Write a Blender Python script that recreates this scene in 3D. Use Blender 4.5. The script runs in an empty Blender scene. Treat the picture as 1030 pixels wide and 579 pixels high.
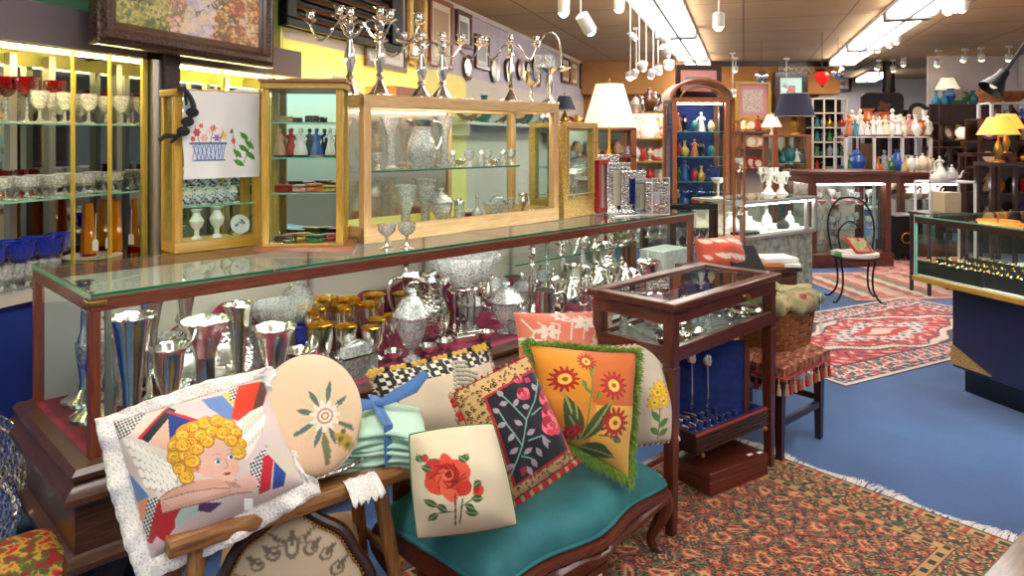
import bpy, math, random
import numpy as np
from mathutils import Vector, Matrix
random.seed(7)
rng = np.random.default_rng(11)
sc = bpy.context.scene
COL = sc.collection
PI = math.pi
S2 = math.sqrt(0.5)
F = 730.0      # focal length in photo pixels
CX = 515.0; HY = 137.0; EYE = 1.5

# ---------------------------------------------------------------- measuring helpers
def W(px, py, Y):
    return Vector(((px - CX) / F * Y, Y, EYE - (py - HY) / F * Y))
def G(px, py, z=0.0):
    Y = (EYE - z) * F / (py - HY)
    return Vector(((px - CX) / F * Y, Y, z))
def CT(px, b, z=1.0):
    """point seen at column px, b metres behind the long counter's front face"""
    u = (px - CX) / F
    Y = (3.655 + 1.4142 * b) / (1 - u)
    return Vector((u * Y, Y, z))
E1 = Vector((0.3039, 0.9527, 0)); E2 = Vector((0.9527, -0.3039, 0))
def R(p, s, z=0.0):
    return E2 * p + E1 * s + Vector((0, 0, z))
def K(px, p, z=0.0):
    """point seen at column px on the plane p parallel to the left wall"""
    u = (px - CX) / F
    Y = p / (0.9527 * u - 0.3039)
    return Vector((u * Y, Y, z))
def sK(px, p):
    v = K(px, p); return v.x * 0.3039 + v.y * 0.9527
def zat(py, Y):
    return EYE - (py - HY) / F * Y
RZW = math.atan2(0.9527, 0.3039)          # direction of the left wall
ORD = ['first', 'second', 'third', 'fourth', 'fifth', 'sixth', 'seventh', 'eighth', 'ninth', 'tenth', 'eleventh',
       'twelfth', 'thirteenth', 'fourteenth', 'fifteenth', 'sixteenth', 'seventeenth', 'eighteenth', 'nineteenth', 'twentieth']

# ---------------------------------------------------------------- mesh builder
class MB:
    def __init__(s): s.v = []; s.f = []; s.c = None
    def add(s, vs, fs):
        o = len(s.v); s.v += [tuple(x) for x in vs]; s.f += [tuple(i + o for i in f) for f in fs]; return s
    def box(s, c, d, M=None):
        x, y, z = d[0] / 2, d[1] / 2, d[2] / 2
        vs = [Vector((sx * x, sy * y, sz * z)) for sz in (-1, 1) for sy in (-1, 1) for sx in (-1, 1)]
        if M is not None: vs = [M @ v for v in vs]
        c = Vector(c); vs = [v + c for v in vs]
        return s.add(vs, [(0, 2, 3, 1), (4, 5, 7, 6), (0, 1, 5, 4), (2, 6, 7, 3), (0, 4, 6, 2), (1, 3, 7, 5)])
    def bb(s, x0, x1, y0, y1, z0, z1):
        return s.box(((x0 + x1) / 2, (y0 + y1) / 2, (z0 + z1) / 2), (abs(x1 - x0), abs(y1 - y0), abs(z1 - z0)))
    def taper(s, c0, d0, c1, d1):
        """box between two axis-aligned rectangles: centre + (sx, sy)"""
        vs = []
        for c, d in ((c0, d0), (c1, d1)):
            for sy in (-1, 1):
                for sx in (-1, 1): vs.append((c[0] + sx * d[0] / 2, c[1] + sy * d[1] / 2, c[2]))
        return s.add(vs, [(0, 2, 3, 1), (4, 5, 7, 6), (0, 1, 5, 4), (2, 6, 7, 3), (0, 4, 6, 2), (1, 3, 7, 5)])
    def prism(s, poly, z0, z1, M=None):
        n = len(poly)
        vs = [Vector((x, y, z0)) for x, y in poly] + [Vector((x, y, z1)) for x, y in poly]
        if M is not None: vs = [M @ v for v in vs]
        return s.add(vs, [tuple(reversed(range(n))), tuple(range(n, 2 * n))] + [(i, (i + 1) % n, n + (i + 1) % n, n + i) for i in range(n)])
    def lathe(s, prof, seg=16, c=(0, 0, 0), M=None, flute=0, fl_n=0, sx=1, sy=1, cap=True):
        vs = []; fs = []; c = Vector(c); m = len(prof)
        for i in range(seg):
            a = 2 * PI * i / seg
            for r, z in prof:
                rr = r * (1 + flute * math.cos(fl_n * a)) if fl_n else r
                v = Vector((rr * math.cos(a) * sx, rr * math.sin(a) * sy, z))
                if M is not None: v = M @ v
                vs.append(v + c)
        for i in range(seg):
            j = (i + 1) % seg
            for k in range(m - 1):
                fs.append((i * m + k, j * m + k, j * m + k + 1, i * m + k + 1))
        o = len(vs)
        if cap and prof[0][0] > 1e-6: fs.append(tuple(i * m for i in reversed(range(seg))))
        if cap and prof[-1][0] > 1e-6: fs.append(tuple(i * m + m - 1 for i in range(seg)))
        return s.add(vs, fs)
    def tube(s, pts, r, seg=8, closed=False, flat=1.0):
        pts = [Vector(p) for p in pts]; n = len(pts); vs = []; fs = []
        rs = r if isinstance(r, (list, tuple)) else [r] * n
        up = None
        for i, p in enumerate(pts):
            a = pts[(i - 1) % n] if (closed or i > 0) else p
            b = pts[(i + 1) % n] if (closed or i < n - 1) else p
            t = (b - a)
            t = t.normalized() if t.length > 1e-9 else Vector((0, 0, 1))
            if up is None: up = t.orthogonal().normalized()
            up = (up - t * up.dot(t))
            up = up.normalized() if up.length > 1e-6 else t.orthogonal().normalized()
            w = t.cross(up)
            for k in range(seg):
                an = 2 * PI * k / seg
                vs.append(p + up * math.cos(an) * rs[i] + w * math.sin(an) * rs[i] * flat)
        m = n if closed else n - 1
        for i in range(m):
            j = (i + 1) % n
            for k in range(seg):
                l = (k + 1) % seg
                fs.append((i * seg + k, i * seg + l, j * seg + l, j * seg + k))
        if not closed:
            fs.append(tuple(reversed(range(seg)))); fs.append(tuple((n - 1) * seg + k for k in range(seg)))
        return s.add(vs, fs)
    def curve(s, pts, r, seg=8, flat=1.0, k=5):
        P = [Vector(p) for p in pts]; n = len(P); out = []; rr = []
        rs = r if isinstance(r, (list, tuple)) else [r] * n
        for i in range(n - 1):
            a, b, c, d = P[max(0, i - 1)], P[i], P[i + 1], P[min(n - 1, i + 2)]
            for q in range(k):
                t = q / k; out.append(.5 * ((2 * b) + (c - a) * t + (2 * a - 5 * b + 4 * c - d) * t * t + (3 * b - a - 3 * c + d) * t ** 3)); rr.append(rs[i] * (1 - t) + rs[i + 1] * t)
        return s.tube(out + [P[-1]], rr + [rs[-1]], seg, flat=flat)
    def ball(s, c, r, seg=10, sz=1.0, sx=1.0, sy=1.0):
        n = max(5, seg // 2 + 1)
        prof = [(max(1e-7, r * math.sin(PI * i / n)), -r * sz * math.cos(PI * i / n)) for i in range(n + 1)]
        prof[0] = (0, prof[0][1]); prof[-1] = (0, prof[-1][1])
        return s.lathe(prof, seg, c, sx=sx, sy=sy)
    def ring(s, c, R_, r, seg=24, k=6, M=None, sx=1, sy=1):
        pts = []
        for i in range(seg):
            a = 2 * PI * i / seg; v = Vector((R_ * sx * math.cos(a), R_ * sy * math.sin(a), 0))
            if M is not None: v = M @ v
            pts.append(v + Vector(c))
        return s.tube(pts, r, k, closed=True)
    def build(s, name, mat, parent=None, bevel=0, smooth=True, ang=35, sub=0, loc=None):
        me = bpy.data.meshes.new(name)
        me.from_pydata(s.v, [], s.f); me.validate(); me.update()
        if smooth:
            me.polygons.foreach_set('use_smooth', [True] * len(me.polygons))
            me.set_sharp_from_angle(angle=math.radians(ang))
        if s.c is not None:
            a = me.color_attributes.new('Col', 'FLOAT_COLOR', 'POINT')
            cc = np.ones((len(me.vertices), 4), dtype=np.float32); cc[:len(s.c), :3] = s.c
            a.data.foreach_set('color', cc.ravel())
        if mat: me.materials.append(MT[mat] if isinstance(mat, str) else mat)
        o = bpy.data.objects.new(name, me); COL.objects.link(o)
        if parent is not None: o.parent = parent
        if loc is not None: o.location = loc
        if bevel:
            b = o.modifiers.new('Bevel', 'BEVEL'); b.width = bevel; b.segments = 2; b.limit_method = 'ANGLE'
        if sub:
            b = o.modifiers.new('Sub', 'SUBSURF'); b.levels = sub; b.render_levels = sub
        return o

def RotZ(a): return Matrix.Rotation(a, 3, 'Z')
def RotX(a): return Matrix.Rotation(a, 3, 'X')
def RotY(a): return Matrix.Rotation(a, 3, 'Y')

# ---------------------------------------------------------------- object helpers
SUBS = (('plate on an easel', 'display plate'), ('golden wood shelf unit', 'golden shelf unit'), ('counting from the left row', 'from the left'), (' thing from the left end of the shelf', ' from the left'),
    ('on the back row on top of', 'in the back row on'), ('on top of the white-framed', 'on the white-framed'), ('wide clear crystal coupe glass', 'wide crystal coupe'), ('floral_china glazed', 'floral china'),
    ('on the upper shelf of the cherry cabinet', 'on the cherry cabinet shelf'), ('at the front of the upper shelf of', 'on the upper shelf of'), ('the long wall shelf behind the lamp', 'the long wall shelf'), ('wall shelf behind the vitrine', 'wall shelf'),
    ('lidded jar', 'jar'), ('display plate', 'plate'), ('warm glowing track spotlight', 'glowing track spotlight'), ('square cream cushion', 'cream cushion'))
def tag(o, label=None, cat=None, group=None, kind=None):
    if label:
        for a, b in SUBS: label = label.replace(a, b)
        o['label'] = label
    if cat: o['category'] = cat
    if group: o['group'] = group
    if kind: o['kind'] = kind
    return o
def thing(name, label, cat, loc=(0, 0, 0), rz=0, group=None, scale=None):
    o = bpy.data.objects.new(name, None); COL.objects.link(o); o.empty_display_size = .1
    o.location = loc; o.rotation_euler = (0, 0, rz)
    if scale: o.scale = (scale,) * 3 if not isinstance(scale, (tuple, list)) else scale
    return tag(o, label, cat, group)
def struct(name, mb, mat, **k):
    o = mb.build(name, mat, **k); return tag(o, kind='structure')
def solo(name, mb, mat, label, cat, loc=None, rz=0, group=None, **k):
    o = mb.build(name, mat, **k)
    if loc is not None: o.location = loc
    o.rotation_euler = (0, 0, rz)
    return tag(o, label, cat, group)
def copy_tree(o, parent=None):
    c = o.copy(); COL.objects.link(c)
    if parent is not None: c.parent = parent
    for ch in list(o.children): copy_tree(ch, c)
    return c
PROTO = {}
def put(key, maker, loc, label, cat, group=None, rz=0, scale=1.0):
    """first use builds the thing, later uses copy it with its parts"""
    if key not in PROTO:
        o = maker(); PROTO[key] = o
    else:
        o = copy_tree(PROTO[key])
        for k in ('group',):
            if k in o: del o[k]
    o.location = loc; o.rotation_euler = (0, 0, rz)
    o.scale = (scale,) * 3 if not isinstance(scale, (tuple, list)) else scale
    return tag(o, label, cat, group)

# ---------------------------------------------------------------- colours & materials
def lin(c):
    c = np.asarray(c, dtype=float) / 255.0
    return np.where(c <= 0.04045, c / 12.92, ((c + 0.055) / 1.055) ** 2.4)
def L4(c): return tuple(float(x) for x in lin(c)) + (1.0,)
MT = {}
def newmat(name):
    m = bpy.data.materials.new(name); m.use_nodes = True
    nt = m.node_tree; b = nt.nodes.get('Principled BSDF'); MT[name] = m
    return m, nt, b
def simple(name, col, rough=.5, metal=0, bump=0, bscale=60, emis=None, estr=0, spec=None, trans=0, sheen=0, coat=0):
    m, nt, b = newmat(name)
    b.inputs['Base Color'].default_value = L4(col); b.inputs['Roughness'].default_value = rough; b.inputs['Metallic'].default_value = metal
    if spec is not None: b.inputs['Specular IOR Level'].default_value = spec
    if coat: b.inputs['Coat Weight'].default_value = coat; b.inputs['Coat Roughness'].default_value = .15
    if sheen: b.inputs['Sheen Weight'].default_value = sheen
    if emis is not None:
        b.inputs['Emission Color'].default_value = L4(emis); b.inputs['Emission Strength'].default_value = estr
    if bump: addbump(nt, b, bump, bscale)
    return m
def texco(nt, scale=(1, 1, 1), rot=(0, 0, 0)):
    t = nt.nodes.new('ShaderNodeTexCoord'); mp = nt.nodes.new('ShaderNodeMapping')
    mp.inputs['Scale'].default_value = scale; mp.inputs['Rotation'].default_value = rot
    nt.links.new(t.outputs['Object'], mp.inputs['Vector']); return mp.outputs['Vector']
def addbump(nt, b, dist, scale, kind='noise'):
    v = texco(nt)
    if kind == 'noise':
        n = nt.nodes.new('ShaderNodeTexNoise'); n.inputs['Scale'].default_value = scale; n.inputs['Detail'].default_value = 4; out = n.outputs['Fac']
    else:
        n = nt.nodes.new('ShaderNodeTexVoronoi'); n.inputs['Scale'].default_value = scale; out = n.outputs['Distance']
    nt.links.new(v, n.inputs['Vector'])
    bp = nt.nodes.new('ShaderNodeBump'); bp.inputs['Strength'].default_value = 1; bp.inputs['Distance'].default_value = dist
    nt.links.new(out, bp.inputs['Height']); nt.links.new(bp.outputs['Normal'], b.inputs['Normal'])
def noisemix(name, cols, scale=8, rough=.6, metal=0, stretch=(1, 1, 1), bump=0, detail=6, dist=0, pos=None, coat=0, kind='noise'):
    m, nt, b = newmat(name)
    v = texco(nt, stretch)
    if kind == 'voronoi':
        n = nt.nodes.new('ShaderNodeTexVoronoi'); n.inputs['Scale'].default_value = scale; out = n.outputs['Distance']
    else:
        n = nt.nodes.new('ShaderNodeTexNoise'); n.inputs['Scale'].default_value = scale; n.inputs['Detail'].default_value = detail
        n.inputs['Distortion'].default_value = dist; out = n.outputs['Fac']
    nt.links.new(v, n.inputs['Vector'])
    r = nt.nodes.new('ShaderNodeValToRGB'); el = r.color_ramp.elements
    k = len(cols)
    ps = pos or [.3 + .4 * i / (k - 1) for i in range(k)]
    while len(el) < k: el.new(.5)
    for i in range(k): el[i].position = ps[i]; el[i].color = L4(cols[i])
    nt.links.new(out, r.inputs['Fac']); nt.links.new(r.outputs['Color'], b.inputs['Base Color'])
    b.inputs['Roughness'].default_value = rough; b.inputs['Metallic'].default_value = metal
    if coat: b.inputs['Coat Weight'].default_value = coat; b.inputs['Coat Roughness'].default_value = .12
    if bump:
        bp = nt.nodes.new('ShaderNodeBump'); bp.inputs['Distance'].default_value = bump
        nt.links.new(out, bp.inputs['Height']); nt.links.new(bp.outputs['Normal'], b.inputs['Normal'])
    return m
def wood(name, c0, c1, rough=.35, stretch=(3, 3, 30), coat=.3):
    return noisemix(name, [c0, c1], 3, rough, 0, stretch, .0006, 8, 1.2, coat=coat)
def wood3(base, c0, c1, **k):
    """three grain directions of one wood"""
    wood(base, c0, c1, stretch=(30, 30, 2.5), **k); wood(base + '_x', c0, c1, stretch=(2.5, 30, 30), **k); wood(base + '_y', c0, c1, stretch=(30, 2.5, 30), **k)

wood3('mahogany', (62, 25, 17), (112, 52, 34), rough=.3)
wood3('rail_wood', (92, 40, 27), (140, 72, 50), rough=.35)
wood3('dark_wood', (34, 16, 13), (66, 33, 26), rough=.3)
wood3('case_wood', (52, 30, 22), (98, 62, 44), rough=.32)
wood3('walnut', (66, 42, 28), (112, 76, 50), rough=.3)
wood3('pine', (205, 160, 102), (232, 194, 140), rough=.45)
wood3('golden_wood', (178, 132, 40), (212, 168, 70), rough=.35)
wood3('rustic', (112, 70, 36), (176, 124, 70), rough=.55, coat=.05)
wood3('cherry_wood', (128, 66, 34), (172, 98, 56), rough=.35)
wood3('box_wood', (84, 30, 18), (112, 46, 28), rough=.4)
noisemix('silver', [(226, 220, 214), (250, 247, 242)], 14, .17, 1.0, bump=.0006)
noisemix('silver_ornate', [(128, 122, 118), (236, 232, 226)], 70, .24, 1.0, bump=.0035, kind='voronoi', pos=[.1, .55])
noisemix('silver_dull', [(150, 146, 140), (205, 200, 192)], 40, .32, 1.0, bump=.001)
noisemix('tray_engraved', [(104, 92, 76), (160, 146, 124), (190, 176, 150)], 26, .4, .45, bump=.0015, kind='voronoi')
noisemix('stove_metal', [(30, 28, 28), (52, 48, 46)], 20, .5, .6)
simple('gold', (226, 178, 70), .2, 1.0)
noisemix('gilt', [(150, 104, 36), (214, 168, 88), (240, 208, 138)], 150, .4, .6, bump=.002, kind='voronoi', pos=[.05, .35, .7])
simple('brass', (190, 146, 70), .28, 1.0)
simple('black_metal', (26, 24, 26), .45, .5)
simple('white_metal', (226, 224, 222), .4, .1)
simple('alu', (186, 184, 180), .35, .8)
simple('chrome', (230, 230, 232), .08, 1.0)
simple('white_china', (236, 232, 226), .25, coat=.3)
simple('cream_china', (226, 212, 188), .3, coat=.3)
noisemix('blue_china', [(238, 236, 232), (236, 234, 232), (70, 92, 150)], 42, .25, pos=[.3, .5, .6])
noisemix('floral_china', [(232, 224, 216), (226, 160, 140), (120, 130, 120), (240, 236, 230)], 50, .3, pos=[.36, .47, .53, .6])
for nm, c in dict(red=(176, 32, 30), teal=(38, 120, 128), orange=(206, 110, 44), brown=(98, 56, 34), blue=(44, 92, 170), green=(60, 112, 60), pink=(214, 150, 150),
                  black=(26, 24, 26), purple=(96, 60, 110), yellow=(224, 186, 80), tan=(186, 150, 112), grey=(140, 138, 136), turquoise=(40, 146, 190)).items():
    simple('glaze_' + nm, c, .3, coat=.3)
    simple('cloth_' + nm, c, .9, sheen=.2, bump=.0006, bscale=300)
simple('cloth_white', (236, 232, 228), .9, sheen=.2, bump=.0006, bscale=200)
simple('cloth_cream', (222, 208, 184), .9, sheen=.2, bump=.0008, bscale=250)
noisemix('burgundy_cloth', [(112, 24, 50), (172, 58, 92)], 5, .85, bump=.006)
noisemix('velvet_teal', [(30, 98, 108), (58, 132, 138)], 6, .75, bump=.001)
noisemix('velvet_blue', [(22, 40, 104), (34, 62, 140)], 30, .8)
noisemix('leather_tag', [(190, 190, 186), (220, 220, 216)], 30, .6)
simple('paper', (238, 236, 230), .8)
simple('paper_cream', (226, 214, 190), .8)
simple('black_gloss', (16, 15, 18), .12, coat=.4)
simple('rubber', (20, 20, 22), .7)
noisemix('wicker', [(120, 66, 30), (186, 116, 58)], 40, .55, bump=.001, stretch=(1, 1, 3))
noisemix('marble_green', [(96, 112, 100), (150, 162, 148), (186, 192, 180)], 22, .35, detail=10, bump=.0001)
noisemix('shade_cream', [(246, 236, 214), (252, 244, 226)], 40, .8)
noisemix('lace', [(200, 192, 188), (244, 240, 236)], 150, .9, bump=.002, kind='voronoi', pos=[.1, .5])
noisemix('greenery', [(50, 80, 36), (130, 150, 84)], 60, .7, bump=.002)
simple('cardboard', (196, 176, 142), .85)

def glassmat(name, tint=(255, 255, 255), gloss=.08, ior=1.45, rough=.0, add=0.0):
    m, nt, b = newmat(name); nt.nodes.remove(b)
    out = nt.nodes.get('Material Output')
    tr = nt.nodes.new('ShaderNodeBsdfTransparent'); tr.inputs['Color'].default_value = L4(tint)
    gl = nt.nodes.new('ShaderNodeBsdfGlossy'); gl.inputs['Roughness'].default_value = rough; gl.inputs['Color'].default_value = (1, 1, 1, 1)
    fr = nt.nodes.new('ShaderNodeFresnel'); fr.inputs['IOR'].default_value = ior
    mx = nt.nodes.new('ShaderNodeMixShader')
    ge = nt.nodes.new('ShaderNodeNewGeometry'); iv = nt.nodes.new('ShaderNodeMath'); iv.operation = 'SUBTRACT'; iv.inputs[0].default_value = 1
    nt.links.new(ge.outputs['Backfacing'], iv.inputs[1]); mu = nt.nodes.new('ShaderNodeMath'); mu.operation = 'MULTIPLY'
    nt.links.new(iv.outputs[0], mu.inputs[0]); nt.links.new(fr.outputs[0], mu.inputs[1])   # a thin pane reflects once, at the side facing the viewer
    nt.links.new(mu.outputs[0], mx.inputs[0]); nt.links.new(tr.outputs[0], mx.inputs[1]); nt.links.new(gl.outputs[0], mx.inputs[2])
    nt.links.new(mx.outputs[0], out.inputs['Surface'])
    return m
glassmat('pane', (246, 252, 250), ior=1.32)
glassmat('pane_shelf', (240, 249, 245), ior=1.4)
simple('glass_edge', (18, 112, 78), .15, coat=.4)
simple('glass_edge_pale', (120, 190, 168), .15, coat=.4)
def crystal(name, tint=(255, 255, 255), body=(250, 250, 252), mixb=.3, bump=.0022, bscale=85, vor=True):
    m, nt, b = newmat(name); nt.nodes.remove(b)
    out = nt.nodes.get('Material Output')
    tr = nt.nodes.new('ShaderNodeBsdfTransparent'); tr.inputs['Color'].default_value = L4(tint)
    df = nt.nodes.new('ShaderNodeBsdfTranslucent'); df.inputs['Color'].default_value = L4(body)
    d2 = nt.nodes.new('ShaderNodeBsdfDiffuse'); d2.inputs['Color'].default_value = L4(body)
    ad = nt.nodes.new('ShaderNodeMixShader'); ad.inputs[0].default_value = .5
    nt.links.new(df.outputs[0], ad.inputs[1]); nt.links.new(d2.outputs[0], ad.inputs[2])
    m1 = nt.nodes.new('ShaderNodeMixShader'); m1.inputs[0].default_value = mixb
    nt.links.new(tr.outputs[0], m1.inputs[1]); nt.links.new(ad.outputs[0], m1.inputs[2])
    gl = nt.nodes.new('ShaderNodeBsdfGlossy'); gl.inputs['Roughness'].default_value = .06
    lw = nt.nodes.new('ShaderNodeLayerWeight'); lw.inputs['Blend'].default_value = .34
    mx = nt.nodes.new('ShaderNodeMixShader')
    nt.links.new(lw.outputs['Facing'], mx.inputs[0]); nt.links.new(m1.outputs[0], mx.inputs[1]); nt.links.new(gl.outputs[0], mx.inputs[2])
    nt.links.new(mx.outputs[0], out.inputs['Surface'])
    if bump:
        n = nt.nodes.new('ShaderNodeTexVoronoi'); n.inputs['Scale'].default_value = bscale
        rp = nt.nodes.new('ShaderNodeMapRange'); rp.inputs['From Min'].default_value = .1; rp.inputs['From Max'].default_value = .7; rp.inputs['To Min'].default_value = min(.95, mixb * 1.25); rp.inputs['To Max'].default_value = mixb * .62
        nt.links.new(n.outputs['Distance'], rp.inputs['Value']); nt.links.new(rp.outputs[0], m1.inputs[0])
        nt.links.new(texco(nt), n.inputs['Vector'])
        bp = nt.nodes.new('ShaderNodeBump'); bp.inputs['Distance'].default_value = bump
        nt.links.new(n.outputs['Distance'], bp.inputs['Height'])
        for x in (gl, d2, lw): nt.links.new(bp.outputs['Normal'], x.inputs['Normal'])
    return m
crystal('crystal', mixb=.52)
crystal('crystal_plain', mixb=.12, bump=0)
crystal('glass_ruby', (190, 40, 40), (150, 20, 26), .5)
crystal('glass_cobalt', (40, 60, 220), (36, 70, 230), .8)
crystal('glass_amber', (255, 190, 70), (250, 170, 40), .75, bump=0)
crystal('glass_redbase', (210, 40, 30), (180, 24, 20), .7, bump=0)
crystal('glass_green', (120, 200, 150), (60, 140, 90), .45)
m, nt, b = newmat('mirror'); b.inputs['Metallic'].default_value = 1; b.inputs['Roughness'].default_value = .03; b.inputs['Base Color'].default_value = L4((214, 216, 214))
m, nt, b = newmat('mirror_soft'); b.inputs['Metallic'].default_value = 1; b.inputs['Roughness'].default_value = .12; b.inputs['Base Color'].default_value = L4((240, 228, 212))
def emit(name, col, st):
    m, nt, b = newmat(name); b.inputs['Base Color'].default_value = L4(col); b.inputs['Emission Color'].default_value = L4(col); b.inputs['Emission Strength'].default_value = st
emit('tube_light', (255, 250, 242), 9)
emit('bulb_cool', (238, 242, 255), 14)
emit('bulb_warm', (255, 214, 150), 14)
emit('strip_yellow', (255, 240, 160), 30)
emit('strip_white', (255, 248, 240), 34)
emit('shade_lit', (250, 232, 204), .42)
emit('shade_amber', (250, 176, 70), .7)
emit('red_lit', (200, 30, 26), .5)
emit('mat_glow', (170, 200, 190), .5)  # emission put into a picture mat

def vcmat(name, rough=.9, bump=.0012, bscale=220, sheen=.25):
    m, nt, b = newmat(name)
    a = nt.nodes.new('ShaderNodeAttribute'); a.attribute_name = 'Col'
    nt.links.new(a.outputs['Color'], b.inputs['Base Color']); b.inputs['Roughness'].default_value = rough
    if sheen: b.inputs['Sheen Weight'].default_value = sheen
    if bump: addbump(nt, b, bump, bscale)
vcmat('needlework'); vcmat('rug_pile', .95, .003, 160, .15); vcmat('oil_paint', .45, .002, 60, 0); vcmat('printed', .6, 0, 10, 0); vcmat('glazed', .25, 0, 10, 0)

# walls, floor, ceiling
m, nt, b = newmat('carpet')
v = texco(nt); n1 = nt.nodes.new('ShaderNodeTexNoise'); n1.inputs['Scale'].default_value = 1.3; n1.inputs['Detail'].default_value = 5
n2 = nt.nodes.new('ShaderNodeTexNoise'); n2.inputs['Scale'].default_value = 260; n2.inputs['Detail'].default_value = 2
mth = nt.nodes.new('ShaderNodeMath'); mth.operation = 'MULTIPLY_ADD'; mth.inputs[1].default_value = .5
r = nt.nodes.new('ShaderNodeValToRGB'); r.color_ramp.elements[0].position = .45; r.color_ramp.elements[1].position = 1.05 - .1
r.color_ramp.elements[0].color = L4((16, 58, 118)); r.color_ramp.elements[1].color = L4((60, 110, 172))
nt.links.new(v, n1.inputs['Vector']); nt.links.new(v, n2.inputs['Vector'])
nt.links.new(n2.outputs['Fac'], mth.inputs[0]); nt.links.new(n1.outputs['Fac'], mth.inputs[2])
nt.links.new(mth.outputs[0], r.inputs['Fac']); nt.links.new(r.outputs['Color'], b.inputs['Base Color'])
b.inputs['Roughness'].default_value = .95; b.inputs['Sheen Weight'].default_value = .3
bp = nt.nodes.new('ShaderNodeBump'); bp.inputs['Distance'].default_value = .004; nt.links.new(n2.outputs['Fac'], bp.inputs['Height']); nt.links.new(bp.outputs['Normal'], b.inputs['Normal'])

m, nt, b = newmat('ceiling_tile')
v = texco(nt); br = nt.nodes.new('ShaderNodeTexBrick'); nt.links.new(v, br.inputs['Vector'])
br.offset = 0; br.inputs['Scale'].default_value = 1; br.inputs['Brick Width'].default_value = 1.22; br.inputs['Row Height'].default_value = 1.22
br.inputs['Mortar Size'].default_value = .012; br.inputs['Mortar Smooth'].default_value = .3
br.inputs['Color1'].default_value = L4((206, 172, 128)); br.inputs['Color2'].default_value = L4((196, 160, 116)); br.inputs['Mortar'].default_value = L4((142, 112, 80))
n = nt.nodes.new('ShaderNodeTexNoise'); n.inputs['Scale'].default_value = 1.1; nt.links.new(v, n.inputs['Vector'])
mx = nt.nodes.new('ShaderNodeMix'); mx.data_type = 'RGBA'; mx.blend_type = 'MULTIPLY'; mx.inputs[0].default_value = .5
nt.links.new(br.outputs['Color'], mx.inputs[6]); nt.links.new(n.outputs['Color'], mx.inputs[7])
r2 = nt.nodes.new('ShaderNodeValToRGB'); r2.color_ramp.elements[0].color = L4((180, 176, 170)); r2.color_ramp.elements[1].color = (1, 1, 1, 1)
nt.links.new(n.outputs['Fac'], r2.inputs['Fac']); nt.links.new(r2.outputs['Color'], mx.inputs[7])
nt.links.new(mx.outputs[2], b.inputs['Base Color']); b.inputs['Roughness'].default_value = .9
noisemix('wall_lilac', [(198, 184, 192), (212, 200, 206)], 4, .85)
noisemix('wall_yellow', [(252, 238, 130), (254, 244, 160)], 4, .8)
noisemix('wall_white', [(206, 200, 204), (220, 214, 216)], 3, .85)
noisemix('wall_tan', [(178, 118, 60), (196, 138, 78)], 2, .85)
noisemix('wall_cream', [(214, 204, 188), (224, 214, 198)], 2, .85)
simple('case_back', (216, 206, 192), .35, coat=.4)
simple('fascia_grey', (112, 98, 104), .7)
simple('panel_blue', (18, 48, 138), .6)
simple('panel_navy', (46, 52, 88), .4)
noisemix('post_dark', [(46, 36, 34), (78, 64, 60)], 60, .8, bump=.002)
simple('mint', (120, 186, 160), .8)
simple('yellow_frame', (206, 176, 70), .4, .2)

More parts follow.
